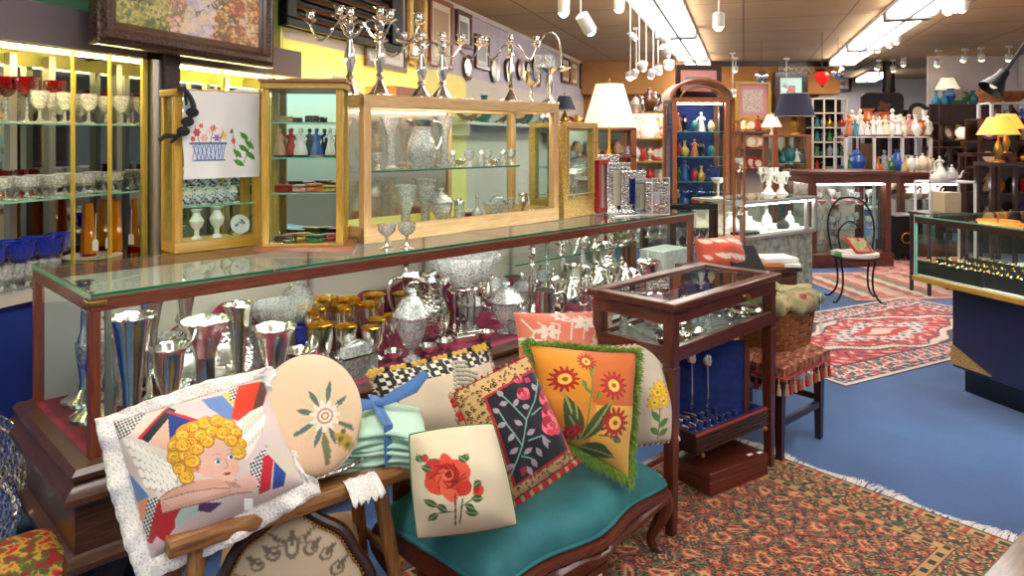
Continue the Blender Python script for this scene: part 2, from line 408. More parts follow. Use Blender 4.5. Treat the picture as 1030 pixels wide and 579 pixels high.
# ---------------------------------------------------------------- painting surface colours point by point
class Canvas:
    def __init__(s, U, V, base): s.U = U; s.V = V; s.c = np.tile(lin(base), (len(U), 1))
    def where(s, m, col, a=1.0): s.c[m] = s.c[m] * (1 - a) + lin(col) * a
    def poly(s, pts, col, a=1.0):
        x, y = s.U, s.V; ins = np.zeros(len(x), bool); n = len(pts)
        for i in range(n):
            x0, y0 = pts[i]; x1, y1 = pts[(i + 1) % n]
            c = ((y0 > y) != (y1 > y))
            if y1 != y0: ins ^= c & (x < (x1 - x0) * (y - y0) / (y1 - y0) + x0)
        s.where(ins, col, a); return ins
    def ell(s, cx, cy, rx, ry, col, rot=0, a=1.0):
        dx = s.U - cx; dy = s.V - cy; c, q = math.cos(rot), math.sin(rot)
        m = ((dx * c + dy * q) / rx) ** 2 + ((-dx * q + dy * c) / ry) ** 2 < 1
        s.where(m, col, a); return m
    def line(s, pts, w, col, a=1.0):
        for (x0, y0), (x1, y1) in zip(pts[:-1], pts[1:]):
            dx, dy = x1 - x0, y1 - y0; L = dx * dx + dy * dy + 1e-9
            t = np.clip(((s.U - x0) * dx + (s.V - y0) * dy) / L, 0, 1)
            m = (s.U - x0 - t * dx) ** 2 + (s.V - y0 - t * dy) ** 2 < (w / 2) ** 2
            s.where(m, col, a)
    def leaf(s, x0, y0, x1, y1, w, col, vein=None):
        mx, my = (x0 + x1) / 2, (y0 + y1) / 2; L = math.hypot(x1 - x0, y1 - y0) / 2
        r = math.atan2(y1 - y0, x1 - x0)
        dx = s.U - mx; dy = s.V - my; c, q = math.cos(r), math.sin(r)
        a_ = (dx * c + dy * q) / L; b_ = (-dx * q + dy * c)
        m = (np.abs(a_) < 1) & (np.abs(b_) < w * (1 - a_ * a_)); s.where(m, col)
        if vein: s.line([(x0, y0), (x1, y1)], max(w * .3, .7), vein)
    def rose(s, x, y, r, a=(206, 54, 84), b=(150, 22, 52), c=(236, 110, 130)):
        for k, (dx, dy, q, w) in enumerate(((0, 0, 1, a), (-.4, .3, .62, c), (.45, .25, .6, a), (.4, -.35, .58, c), (-.4, -.35, .6, b), (0, .5, .5, a), (0, -.05, .5, b), (-.1, .05, .36, c), (.1, -.1, .3, a), (0, -.05, .14, b))): s.ell(x + dx * r, y + dy * r, r * q, r * q * .85, w, k * .5)
    def daisy(s, cx, cy, r, n, col, mid, edge=None):
        dx = s.U - cx; dy = s.V - cy; a = np.arctan2(dy, dx); d = np.hypot(dx, dy)
        if edge: s.where(d < r * (.85 + .2 * np.cos(a * n)) * 1.12, edge)
        s.where(d < r * (.82 + .18 * np.cos(a * n)), col)
        s.where(d < r * .42, mid)
        s.where((d < r * .2), tuple(int(x * .6) for x in mid))
noisemix('dark_ornate', [(34, 22, 18), (92, 62, 48)], 60, .4, .1, bump=.004, kind='voronoi', pos=[.1, .6], coat=.2)
# ================================================================ makers of the small wares (base at z=0)
def goblet(bowl='crystal', stem='crystal', h=.17, r=.04, cut=.45, fl=0):
    def mk():
        t = thing('goblet', None, None)
        b = MB().lathe([(.006, h * cut), (r * .55, h * (cut + .06)), (r * .92, h * (cut + .22)), (r, h), (r * .93, h), (r * .84, h * (cut + .24)), (r * .4, h * (cut + .1)), (0, h * (cut + .08))], 20, flute=fl, fl_n=8)
        b.build('bowl', bowl, t)
        MB().lathe([(r * .85, 0), (r * .8, .004), (.012, .012), (.006, .03), (.009, h * cut * .5), (.006, h * cut * .8), (.01, h * cut)], 14).build('stem', stem, t)
        return t
    return mk
def tall_beaker():
    t = thing('beaker_glass', None, None); h = .26; r = .03
    MB().lathe([(r * .98, .07), (r * .62, h), (r * .5, h), (r * .5, .07)], 8).build('body', 'glass_amber', t)
    MB().lathe([(r * 1.05, 0), (r * 1.02, .06), (r * .96, .07), (0, .07)], 14, flute=.05, fl_n=7).build('base', 'glass_redbase', t)
    return t
def julep():   # silver cup with gilt rim on a foot
    t = thing('silver_cup', None, None); h = .15; r = .034
    MB().lathe([(r * .8, 0), (r * .78, .006), (.012, .016), (.012, h * .28), (r * .6, h * .36), (r * .9, h * .55), (r, h * .95), (r * .93, h * .95), (r * .8, h * .5), (0, h * .42)], 18).build('body', 'silver', t)
    MB().lathe([(r * 1.005, h * .9), (r * 1.012, h * .96), (r * .96, h * .97), (r * .9, h * .9), (r * .84, h * .7)], 20, cap=False).build('gilt_lining', 'gold', t)
    return t
def trumpet(h=.4, r=.075, w=.5, m='silver', fl=.0):
    def mk():
        t = thing('trumpet_vase', None, None)
        MB().lathe([(r * .42, h * .06), (r * .36, h * .12), (r * .4, h * .4), (r * w, h * .7), (r * .8, h * .92), (r, h), (r * .93, h), (r * .7, h * .88), (r * .35, h * .6), (0, h * .2)], 24, flute=fl, fl_n=6).build('body', m, t)
        MB().lathe([(r * .75, 0), (r * .74, h * .02), (r * .5, h * .05), (r * .42, h * .065)], 24).build('foot', m, t)
        MB().ring((0, 0, h), r * .97, .004, 24, 6).build('rim', m, t)
        return t
    return mk
def candlestick(h=.3, m='silver'):
    def mk():
        t = thing('candlestick', None, None)
        MB().lathe([(.062, 0), (.06, .012), (.035, .03), (.016, .05)], 20).build('base', m, t)
        MB().lathe([(.016, .05), (.012, .08), (.024, h * .42), (.018, h * .52), (.01, h * .6), (.009, h * .8), (.018, h * .84), (.012, h * .88)], 16).build('stem', m, t)
        MB().lathe([(.012, h * .88), (.03, h * .9), (.016, h * .91), (.02, h * .98), (.026, h), (.013, h), (.012, h * .93), (0, h * .92)], 16).build('candle_cup', m, t)
        return t
    return mk
def candelabra(h=.42, span=.17, arms=2, m='silver', drop=.03):
    def mk():
        t = thing('candelabra', None, None)
        MB().lathe([(.07, 0), (.068, .012), (.05, .02), (.036, .045), (.02, .07), (.014, .085)], 20, flute=.04, fl_n=6).build('base', m, t)
        MB().lathe([(.014, .085), (.022, .1), (.013, .12), (.03, h * .42), (.026, h * .5), (.014, h * .62), (.012, h * .68), (.03, h * .71), (.014, h * .74), (.024, h * .8), (.012, h * .86)], 16).build('stem', m, t)
        def cup(x, y, z):
            return MB().lathe([(.006, 0), (.01, .004), (.034, .02), (.036, .024), (.014, .024), (.021, .045), (.017, .06), (.03, .07), (.012, .07), (.01, .05), (0, .05)], 16, (x, y, z))
        cup(0, 0, h * .85).build('candle_cup', m, t)
        for k in range(arms):
            a = 2 * PI * k / arms
            pts = []
            for i in range(21):
                q = i / 20
                x = span * q
                z = h * .76 + .035 * math.sin(q * PI * 2.0) * (1.5 if q < .5 else 1.15) - drop * math.sin(q * PI) * .5
                if q > .8: z += (q - .8) * .14
                pts.append((x * math.cos(a), x * math.sin(a), z))
            ar = MB().tube(pts, [.0075 - .002 * abs(math.sin(i * .6)) for i in range(21)], 8)
            ar.ball((.45 * span * math.cos(a), .45 * span * math.sin(a), h * .765), .011, 8)
            ob = ar.build('arm', m, t)
            e = pts[-1]; cup(e[0], e[1], e[2]).build('candle_cup', m, ob)
        return t
    return mk
def candy_jar(h=.3, r=.07):
    def mk():
        t = thing('covered_jar', None, None)
        MB().lathe([(r * .62, 0), (r * .58, h * .03), (.016, h * .08), (.016, h * .14), (r * .5, h * .2), (r * .88, h * .4), (r * .93, h * .56), (r * 1.2, h * .62), (r * 1.15, h * .63), (r * .84, h * .58), (0, h * .3)], 24, flute=.02, fl_n=12).build('bowl', 'crystal', t)
        MB().lathe([(r * 1.18, h * .64), (r * 1.0, h * .68), (r * .8, h * .78), (r * .4, h * .87), (r * .16, h * .89), (r * .12, h * .92), (r * .3, h * .95), (r * .2, h * .99), (0, h)], 24, flute=.02, fl_n=12).build('lid', 'crystal', t)
        return t
    return mk
def compote():
    t = thing('compote_bowl', None, None); h = .43; r = .19
    MB().lathe([(.05, h * .62), (.07, h * .64), (.09, h * .7), (r * .7, h * .76), (r * .93, h * .9), (r, h), (r * .95, h), (r * .88, h * .9), (r * .6, h * .79), (0, h * .72)], 32, flute=.03, fl_n=16).build('bowl', 'crystal', t)
    s = MB().ring((0, 0, h * .6), .07, .008, 20)
    for k in range(4):
        a = PI / 4 + k * PI / 2; x, y = .055 * math.cos(a), .055 * math.sin(a)
        s.tube([(x, y, .05), (x, y, h * .58)], .0065, 8); s.ball((x, y, h * .55), .013, 8); s.ball((x, y, .06), .013, 8)
        s.tube([(x, y, h * .5), (x * 1.7, y * 1.7, h * .58), (x * 1.9, y * 1.9, h * .5), (x * 1.6, y * 1.6, h * .42)], .004, 6)
    s.build('column_stand', 'silver', t)
    MB().bb(-.085, .085, -.085, .085, 0, .035).bb(-.07, .07, -.07, .07, .035, .05).build('plinth', 'silver', t, bevel=.004)
    return t
def teapot(m='silver', s=1.0):
    def mk():
        t = thing('teapot', None, None)
        MB().lathe([(.045, 0), (.042, .01), (.028, .02), (.06, .05), (.075, .09), (.066, .13), (.042, .155), (.038, .165)], 20, flute=.025, fl_n=10).build('body', m, t)
        MB().lathe([(.04, .165), (.034, .18), (.012, .195), (.008, .2), (.014, .212), (.006, .222), (0, .224)], 16).build('lid', m, t)
        MB().curve([(.06, 0, .07), (.095, 0, .085), (.11, 0, .13), (.13, 0, .16)], [.018, .014, .01, .008], 8).build('spout', m, t)
        MB().curve([(-.06, 0, .14), (-.1, 0, .155), (-.125, 0, .12), (-.11, 0, .08), (-.066, 0, .065)], .007, 8).build('handle', m, t)
        return t
    return mk
def pitcher(m='crystal', mh='silver'):
    def mk():
        t = thing('pitcher', None, None)
        MB().lathe([(.055, 0), (.06, .02), (.078, .08), (.072, .13), (.05, .18), (.055, .215), (.05, .215), (.045, .18), (.065, .13), (.07, .08), (0, .02)], 22, flute=.03, fl_n=10).build('body', m, t)
        MB().lathe([(.052, .21), (.058, .222), (.063, .25), (.058, .25), (.05, .222)], 22).tube([(.05, 0, .235), (.085, 0, .252)], [.02, .008], 8).build('silver_collar', mh, t)
        MB().curve([(-.05, 0, .24), (-.1, 0, .235), (-.115, 0, .17), (-.095, 0, .11), (-.072, 0, .09)], .007, 8).build('handle', mh, t)
        return t
    return mk
def mug(m='silver'):
    def mk():
        t = thing('tankard', None, None)
        MB().lathe([(.05, 0), (.05, .008), (.042, .016), (.042, .12), (.046, .13), (.041, .13), (.038, .016), (0, .012)], 20).build('body', m, t)
        MB().curve([(.04, 0, .11), (.08, 0, .115), (.088, 0, .07), (.07, 0, .03), (.042, 0, .03)], .006, 8).build('handle', m, t)
        return t
    return mk
def bowl(m='silver', r=.08, h=.06):
    def mk():
        return MB().lathe([(r * .4, 0), (r * .38, h * .12), (r * .5, h * .25), (r * .85, h * .6), (r, h), (r * .95, h), (r * .75, h * .55), (0, h * .25)], 22, flute=.03, fl_n=10).build('bowl', m)
    return mk
def vase(m='white_china', h=.18, r=.05, k=0):
    profs = [[(.5, 0), (.45, .03), (.85, .25), (1, .5), (.7, .75), (.34, .88), (.5, 1), (.42, 1), (.28, .88), (0, .6)],
             [(.7, 0), (.62, .05), (.3, .12), (.3, .3), (.75, .45), (.9, .62), (.5, .8), (.42, .9), (.75, 1), (.66, 1), (.3, .88), (0, .7)],
             [(.55, 0), (.8, .1), (1, .3), (.86, .45), (.36, .6), (.24, .8), (.42, 1), (.34, 1), (.18, .8), (0, .6)]]
    def mk():
        return MB().lathe([(a * r, b * h) for a, b in profs[k]], 20).build('vase', m)
    return mk
def ginger_jar(m='floral_china'):
    def mk():
        t = thing('ginger_jar', None, None)
        MB().lathe([(.07, 0), (.068, .02), (.1, .12), (.125, .2), (.1, .27), (.06, .3)], 22).build('body', m, t)
        MB().lathe([(.062, .3), (.07, .31), (.055, .35), (.012, .365), (.016, .38), (0, .39)], 18).build('lid', m, t)
        return t
    return mk
def decanter(m='crystal'):
    def mk():
        t = thing('decanter', None, None)
        MB().lathe([(.045, 0), (.05, .01), (.055, .07), (.04, .11), (.014, .135), (.013, .18), (.02, .19)], 18, flute=.03, fl_n=8).build('body', m, t)
        MB().lathe([(.008, .19), (.01, .2), (.022, .22), (.014, .245), (0, .25)], 12).build('stopper', m, t)
        return t
    return mk
def figurine(m='white_china', m2=None, k=0):
    """small china figure: base, gown or body, arms and head in one body"""
    def mk():
        t = thing('figurine', None, None)
        s = [1, .8, 1.15][k % 3]
        b = MB().lathe([(.034 * s, .012), (.036 * s, .03), (.02 * s, .085), (.017 * s, .1), (.022 * s, .118), (.018 * s, .132), (.007, .14), (.006, .146)], 14, flute=.08, fl_n=5)
        b.ball((0, 0, .156), .013, 10, 1.15)
        b.tube([(.018 * s, 0, .126), (.034 * s, -.01, .108), (.022 * s, -.026, .098)], [.007, .006, .005], 6)
        b.tube([(-.018 * s, 0, .126), (-.036, -.006, .112), (-.04 * s, -.012, .13 if k % 2 else .09)], [.007, .006, .005], 6)
        b.build('body', m, t)
        MB().lathe([(.038, 0), (.04, .006), (.034, .012), (0, .012)], 14).build('base', m2 or m, t)
        MB().ball((0, .004, .161), .0135, 8, .8).build('hair', m2 or m, t)
        return t
    return mk
def trinket_box(m='glaze_red', w=.07, d=.05, h=.035):
    def mk():
        t = thing('trinket_box', None, None)
        MB().bb(-w / 2, w / 2, -d / 2, d / 2, 0, h * .6).build('body', m, t, bevel=.006)
        MB().bb(-w / 2, w / 2, -d / 2, d / 2, h * .66, h).build('lid', m, t, bevel=.008)
        MB().bb(-w / 2 - .001, w / 2 + .001, -d / 2 - .001, d / 2 + .001, h * .6, h * .66).bb(-.004, .004, -d / 2 - .006, -d / 2, h * .5, h * .75).build('hinge_band', 'gold', t)
        return t
    return mk
def plate(m='cream_china', r=.11):
    def mk():
        return MB().lathe([(r * .55, 0), (r * .6, .004), (r, .018), (r * .99, .022), (r * .62, .009), (0, .008)], 28).build('plate', m)
    return mk
def stand_plate(m='blue_china', r=.1, m2=None):
    """a plate leaning almost upright on a little easel"""
    def mk():
        t = thing('display_plate', None, None)
        M = RotX(math.radians(-75)) if False else RotX(math.radians(75))
        c = Vector((0, 0, r * 1.02))
        MB().lathe([(r * .55, 0), (r * .6, .004), (r, .016), (r * .99, .02), (r * .62, .01), (0, .009)], 28, c, M).build('rim', m, t)
        MB().lathe([(r * .6, .0105), (0, .0115)], 24, c, M).build('well', m2 or m, t)
        MB().tube([(-.03, .0, .004), (-.03, .05, .004), (0, .045, r), (.03, .05, .004), (.03, 0, .004), (.03, -.02, .02)], .003, 6).build('easel', 'black_metal', t)
        return t
    return mk
def shaker():
    t = thing('salt_shaker', None, None)
    MB().lathe([(.02, 0), (.022, .01), (.018, .05), (.016, .06)], 12).build('body', 'crystal', t)
    MB().lathe([(.017, .06), (.017, .075), (.01, .085), (0, .087)], 12).build('cap', 'silver', t)
    return t
def table_lamp(shade='shade_lit', base='brass', h=.5, sr=.15, sh=.18, top=.55, six=0):
    def mk():
        t = thing('table_lamp', None, None)
        MB().lathe([(.07, 0), (.068, .012), (.025, .03), (.03, .06), (.05, h * .25), (.03, h * .4), (.01, h * .5), (.01, h - sh * .2)], 18).build('base', base, t)
        seg = 6 if six else 28
        MB().lathe([(sr, h - sh), (sr * top, h), (sr * top - .003, h), (sr - .003, h - sh)], seg, cap=False).build('lamp_shade', shade, t, ang=50)
        MB().ring((0, 0, h - sh), sr, .003, seg, 5).ring((0, 0, h), sr * top, .003, seg, 5).build('shade_trim', 'cloth_cream', t)
        MB().ball((0, 0, h - sh * .5), .028, 10, 1.2).build('bulb', 'bulb_warm', t)
        MB().lathe([(.004, h - .01), (.004, h + .012), (.01, h + .02), (.006, h + .032), (0, h + .036)], 10).tube([(-sr * top, 0, h), (sr * top, 0, h)], .002, 5).build('finial', base, t)
        return t
    return mk
def photo_frame(m='silver_ornate', w=.2, h=.28, bw=.04, inner='velvet_blue', th=.015, pic='paper_cream'):
    def mk():
        t = thing('picture_frame', None, None)
        M = RotX(math.radians(-78))
        f = MB()
        f.bb(-w / 2, w / 2, -th, 0, 0, bw).bb(-w / 2, w / 2, -th, 0, h - bw, h).bb(-w / 2, -w / 2 + bw, -th, 0, bw, h - bw).bb(w / 2 - bw, w / 2, -th, 0, bw, h - bw)
        f.build('moulding', m, t, bevel=.005)
        MB().bb(-w / 2 + bw, w / 2 - bw, -th * .5, -th * .2, bw, h - bw).build('picture', pic, t)
        MB().bb(-w / 2 + .004, w / 2 - .004, 0, .01, .004, h - .004).build('backing', inner, t)
        return t
    return mk
def wall_frame(m='mahogany', w=.5, h=.7, bw=.05, mat='paper', art='glaze_tan', th=.03):
    """framed picture, hangs in the local xz plane, front to -y, origin at bottom centre"""
    def mk():
        t = thing('framed_picture', None, None)
        f = MB()
        f.bb(-w / 2, w / 2, -th, 0, 0, bw).bb(-w / 2, w / 2, -th, 0, h - bw, h).bb(-w / 2, -w / 2 + bw, -th, 0, bw, h - bw).bb(w / 2 - bw, w / 2, -th, 0, bw, h - bw)
        f.build('frame', m, t, bevel=.006)
        MB().bb(-w / 2 + bw, w / 2 - bw, -th * .4, -th * .2, bw, h - bw).build('mat_board', mat, t)
        MB().bb(-w / 2 + bw * 2.2, w / 2 - bw * 2.2, -th * .5, -th * .4, bw * 2.2, h - bw * 2.4).build('picture', art, t)
        return t
    return mk
def cyl_spot(h=.13, r=.042, drop=.1, tilt=35, bulb='bulb_cool', m='white_metal', yaw=0):
    """track spotlight: origin at ceiling, hangs down"""
    def mk():
        t = thing('track_spotlight', None, None)
        MB().bb(-.05, .05, -.02, .02, -.035, 0).tube([(0, 0, -.03), (0, 0, -drop)], .008, 8).build('mount', m, t, bevel=.003)
        M = RotZ(math.radians(yaw)) @ RotX(math.radians(tilt))
        MB().lathe([(r * .5, 0), (r, -.015), (r, -h), (r * .9, -h), (r * .88, -h + .02)], 18, (0, 0, -drop), M).build('head', m, t)
        MB().ball(Vector((0, 0, -drop)) + M @ Vector((0, 0, -h + .006)), r * .8, 12).build('bulb', bulb, t)
        return t
    return mk
def slat_box(name, parts, mat): pass
def glass_cabinet(name, w, d, z0, z1, frame='golden_wood', post=.03, shelves=(), back='mirror', top=True, door=True, base_h=.03, edge='glass_edge_pale', topmat=None):
    """upright glazed cabinet in local coords, front face on y=0 looking to -y, x from 0 to w, y back to d"""
    def mk():
        t = thing(name, None, None)
        P = post
        MB().bb(0, w, 0, d, z0, z0 + base_h).build('base', frame + '_x' if frame + '_x' in MT else frame, t, bevel=.003)
        if top: MB().bb(-.008, w + .008, -.008, d, z1 - .03, z1).build('top', (topmat or (frame + '_x' if frame + '_x' in MT else frame)), t, bevel=.004)
        for x in (0, w - P):
            for y in (0, d - P):
                MB().bb(x, x + P, y, y + P, z0 + base_h, z1 - .03).build('post', frame, t, bevel=.002)
        MB().bb(P, w - P, d - .014, d - .006, z0 + base_h, z1 - .03).build('back_panel', back, t)
        for a, b_ in ((P, 0), ):
            pass
        MB().bb(P, w - P, .010, .014, z0 + base_h, z1 - .03).build('glass_front', 'pane', t)
        for x in (.008, w - .012): MB().bb(x, x + .004, P, d - P, z0 + base_h, z1 - .03).build('glass_side', 'pane', t)
        for z in shelves:
            s = MB().bb(P * .7, w - P * .7, .02, d - .02, z, z + .006).build('shelf', 'pane_shelf', t)
            MB().bb(P * .7, w - P * .7, .0175, .0195, z, z + .006).build('shelf_edge', edge, s)
        return t
    return mk
# ================================================================ the setting
CZ = 3.0
struct('floor', MB().bb(-7, 16, -5, 22, -.05, 0), 'carpet', smooth=False)
cl = MB().add([Vector((-9, -9, 0)), Vector((14, -9, 0)), Vector((14, 24, 0)), Vector((-9, 24, 0))], [(3, 2, 1, 0)])
cl.box((2.5, 7.5, .06), (23, 33, .1))
c = cl.build('ceiling', 'ceiling_tile', smooth=False); tag(c, kind='structure')
c.location = (0, 0, CZ); c.rotation_euler = (0, 0, RZW - PI / 2)
def wallbox(name, p0, p1, s0, s1, z0, z1, mat, **k):
    mb = MB()
    vs = [R(p, s, z) for z in (z0, z1) for s in (s0, s1) for p in (p0, p1)]
    mb.add(vs, [(0, 2, 3, 1), (4, 5, 7, 6), (0, 1, 5, 4), (2, 6, 7, 3), (0, 4, 6, 2), (1, 3, 7, 5)])
    return struct(name, mb, mat, smooth=False, **k)
WP = -3.125      # plane of the left wall
FPn = -2.953     # plane of the built-in cabinet fronts
wallbox('wall_left', WP - .1, WP, 4.42, 20, 2.2, CZ, 'wall_lilac')
wallbox('trim_1', WP - .1, WP + .006, 4.42, 8.0, 0, 2.2, 'wall_yellow')
wallbox('trim_5', WP - .1, WP + .004, 8.0, 20, 0, 2.2, 'wall_cream')
wallbox('wall_left_recess', -3.56, -3.46, -6, 4.42, 0, CZ, 'wall_lilac')
wallbox('wall_left_return', -3.56, WP, 4.40, 4.46, 0, CZ, 'wall_yellow')
wallbox('trim_2', -3.46, -3.44, -6, 4.40, 2.09, CZ, 'mint')
# crown line on the left wall
wallbox('trim_3', WP, WP + .03, 4.46, 20, CZ - .06, CZ, 'wall_cream')
# back walls, partition header, right wall, front wall with shop window behind the camera
struct('wall_back', MB().bb(-3, 14, 19, 19.1, 0, CZ), 'wall_white', smooth=False)
struct('wall_partition', MB().bb(1.3, 6.3, 14.9, 15.0, 0, 2.35), 'wall_tan', smooth=False)
struct('lintel_partition', MB().bb(1.3, 6.6, 14.6, 15.0, 2.35, CZ), 'wall_tan', smooth=False)
struct('trim_4', MB().bb(4.0, 6.6, 14.55, 14.6, 2.9, CZ), 'dark_wood_x', smooth=False)
wallbox('wall_right', 4.9, 5.0, -6, 19.5, 0, CZ, 'wall_white')
fw = MB().bb(-7, 9, -4.6, -4.5, 0, .7).bb(-7, 9, -4.6, -4.5, 2.6, CZ).bb(-7, -3, -4.6, -4.5, .7, 2.6).bb(3.5, 9, -4.6, -4.5, .7, 2.6).bb(-.1, .1, -4.6, -4.5, .7, 2.6)
struct('wall_front', fw, 'wall_cream', smooth=False)
wf = MB().bb(-3, -.1, -4.58, -4.52, .7, .78).bb(.1, 3.5, -4.58, -4.52, .7, .78).bb(-3, -.1, -4.58, -4.52, 2.52, 2.6).bb(.1, 3.5, -4.58, -4.52, 2.52, 2.6)
w2 = struct('window_2', wf, 'white_metal', smooth=False)
MB().bb(-3, -.1, -4.555, -4.545, .78, 2.52).bb(.1, 3.5, -4.555, -4.545, .78, 2.52).build('window_glass', 'pane', w2, smooth=False)

# ---------------------------------------------------------------- built-in lit wall cabinets (two bays)
z_f = 1.906
def RB(mb, p0, p1, s0, s1, z0, z1):
    vs = [R(p, s, z) for z in (z0, z1) for s in (s0, s1) for p in (p0, p1)]
    return mb.add(vs, [(0, 2, 3, 1), (4, 5, 7, 6), (0, 1, 5, 4), (2, 6, 7, 3), (0, 4, 6, 2), (1, 3, 7, 5)])
def bay(label, s0, s1, mull, shelves, blue=True):
    t = thing('wall_cabinet', label, 'display cabinet', R(FPn, (s0 + s1) / 2, 0))
    L = -t.location
    def part(name, mb, mat, par=None, **k):
        if par is None: mb.v = [tuple(Vector(v) + L) for v in mb.v]
        else: mb.v = [tuple(Vector(v) + L) for v in mb.v]
        return mb.build(name, mat, par or t, smooth=False, **k)
    part('fascia', RB(MB(), FPn - .03, FPn, s0, s1, z_f, 2.09), 'fascia_grey')
    part('top_board', RB(MB(), -3.45, FPn - .03, s0, s1, 2.06, 2.09), 'wall_cream')
    part('back_mirror', RB(MB(), -3.45, -3.43, s0, s1, .84, 1.85), 'mirror')
    part('back_board', RB(MB(), -3.45, -3.43, s0, s1, 1.85, 2.06), 'wall_yellow')
    part('deck', RB(MB(), -3.45, FPn + .02, s0, s1, .80, .84), 'fascia_grey')
    part('deck_edge', RB(MB(), FPn + .02, FPn + .03, s0, s1, .79, .845), 'wall_cream')
    part('light_strip', RB(MB(), FPn - .10, FPn - .06, s0 + .04, s1 - .04, 1.885, 1.9), 'strip_yellow')
    part('light_housing', RB(MB(), FPn - .12, FPn - .03, s0, s1, 1.9, 1.93), 'yellow_frame')
    part('lower_panel', RB(MB(), FPn - .03, FPn, s0, s1, 0, .8), 'panel_blue')
    for s in mull: part('shelf_standard', RB(MB(), FPn - .42, FPn - .38, s - .018, s + .018, .84, 1.9), 'alu')
    for s in mull: part('front_bar', RB(MB(), FPn - .02, FPn, s - .004, s + .004, .84, 1.9), 'yellow_frame')
    part('end_panel', RB(MB(), -3.43, FPn, s1 - .02, s1, .84, 1.9), 'mirror'); part('end_trim', RB(MB(), FPn - .012, FPn + .002, s1 - .034, s1, .84, 1.9), 'yellow_frame')
    for z, pf in shelves:
        sh = part('shelf', RB(MB(), -3.42, pf, s0, s1 - .03, z - .008, z), 'pane_shelf')
        part('shelf_edge', RB(MB(), pf, pf + .002, s0, s1 - .03, z - .008, z), 'glass_edge_pale', sh)
    return t
bay('mirror-backed wall cabinet behind the long counter with rows of goblets and a blue lower panel', -.6, 3.02,
    [1.2, sK(75, FPn), sK(112, FPn)], [(1.56, -3.0), (1.22, -2.98)])
bay('yellow-lit wall cabinet behind the towel and the open vitrine', 3.2, 4.40, [3.6, 4.1], [(1.5, -3.0), (1.2, -3.0)])
solo('cabinet_post', RB(MB(), -3.44, FPn + .03, 3.03, 3.085, 0, 1.9), 'alu', 'slim grey aluminium upright at the end of the goblet cabinet', 'post', smooth=False)
solo('divider_post', RB(MB(), -3.44, FPn + .05, 3.085, 3.195, 0, 1.99), 'post_dark', 'dark speckled brown post between the two lit wall cabinets', 'post', smooth=False)

# goblets and other wares inside the goblet cabinet
def srow(px, z, p=-3.07): return K(px, p, z)
ruby = goblet('glass_ruby', 'crystal', .21, .052, .56)
for i, px in enumerate((-14, 6, 27, 55)):
    put('ruby', ruby, srow(px, 1.56, -3.2 if i % 2 else -3.12), 'ruby-red cut goblet with clear stem on the top shelf, %s of four from the left' % ORD[i], 'goblet', 'ruby goblets on the top shelf')
clear = goblet('crystal', 'crystal', .145, .04, .42)
for i, px in enumerate((40, 53, 65, 72, 89, 107, 122, 136, 149)):
    put('clear', clear, srow(px, 1.56, -3.04 - .09 * (i % 2)), 'clear cut crystal goblet on the top shelf of the wall cabinet, %s from the left' % ORD[i], 'goblet', 'clear goblets on the top shelf')
wide = goblet('crystal', 'crystal', .10, .055, .38)
for i in range(16):
    px = -2 + i * 9.6
    put('coupe', wide, srow(px, 1.22, -3.03 - .12 * (i % 3 == 1) - .06 * (i % 3 == 2)), 'wide clear crystal coupe glass on the middle shelf of the wall cabinet, %s from the left' % ORD[i], 'coupe glass', 'coupe glasses on the middle shelf')
for i, px in enumerate((4, 22, 34)):
    put('tumbler' , goblet('glass_ruby', 'glass_redbase', .12, .03, .3), srow(px, 1.22, -3.3), 'dark red liqueur glass behind the coupes, %s from the left' % ORD[i], 'glass', 'dark red liqueur glasses')
cob = goblet('glass_cobalt', 'crystal', .2, .062, .52, .06)
for i, px in enumerate((-10, 6, 20, 34, 47, 61)):
    put('cobalt', cob, srow(px, .84, -3.0 - .1 * (i % 2)), 'cobalt blue cut goblet low in the wall cabinet, %s from the left' % ORD[i], 'goblet', 'cobalt goblets')
low = goblet('crystal', 'crystal', .11, .045, .35)
for i, px in enumerate((2, 14, 27, 38, 50)):
    put('lowgob', low, srow(px, .84, -2.945) + Vector((0, 0, .003)), 'small clear tumbler goblet in front of the cobalt goblets, %s from the left' % ORD[i], 'goblet', 'small goblets below the cobalt ones')
for i, (px, p) in enumerate(((89, -3.05), (103, -3.2), (116, -3.0), (120, -3.22), (137, -3.02), (146, -3.2))):
    put('beaker', tall_beaker, srow(px, .84, p), 'tall amber glass beaker with dark red base, %s from the left of its group' % ORD[i], 'beaker', 'amber and red beakers', scale=1.28)
for i in range(6):
    put('plate', plate('cream_china', .13), srow(93, .845 + .013 * i, -2.99), 'cream china plate, %s from the bottom of the stack in front of the amber beakers' % ORD[i], 'plate', 'stack of cream plates', scale=(1, 1, .8))
for i, px in enumerate((96, 109, 132)):
    def tagm():
        t = thing('price_tag', None, None)
        MB().prism([(-.012, -.05), (.012, -.05), (.012, -.015), (.006, -.005), (-.006, -.005), (-.012, -.015)], 0, .001, RotX(PI / 2)).build('card', 'paper', t)
        MB().tube([(0, 0, -.006), (.002, 0, .1)], .0012, 5).build('string', 'cloth_white', t)
        return t
    put('tagm', tagm, srow(px, 1.13 - .12, -2.97) , 'small white price tag hanging in the wall cabinet before the beakers, %s from the left' % ORD[i], 'price tag', 'white price tags', scale=1.2)
# blue/white china & vases in the second bay and blue ware
for i, px in enumerate((190, 202, 213, 226, 238)):
    put('bwjar', vase('blue_china', .15, .055, 0), K(px, -3.15, 1.2), 'blue and white china jar on the upper shelf behind the glass, %s from the left' % ORD[i], 'china jar', 'blue and white jars')
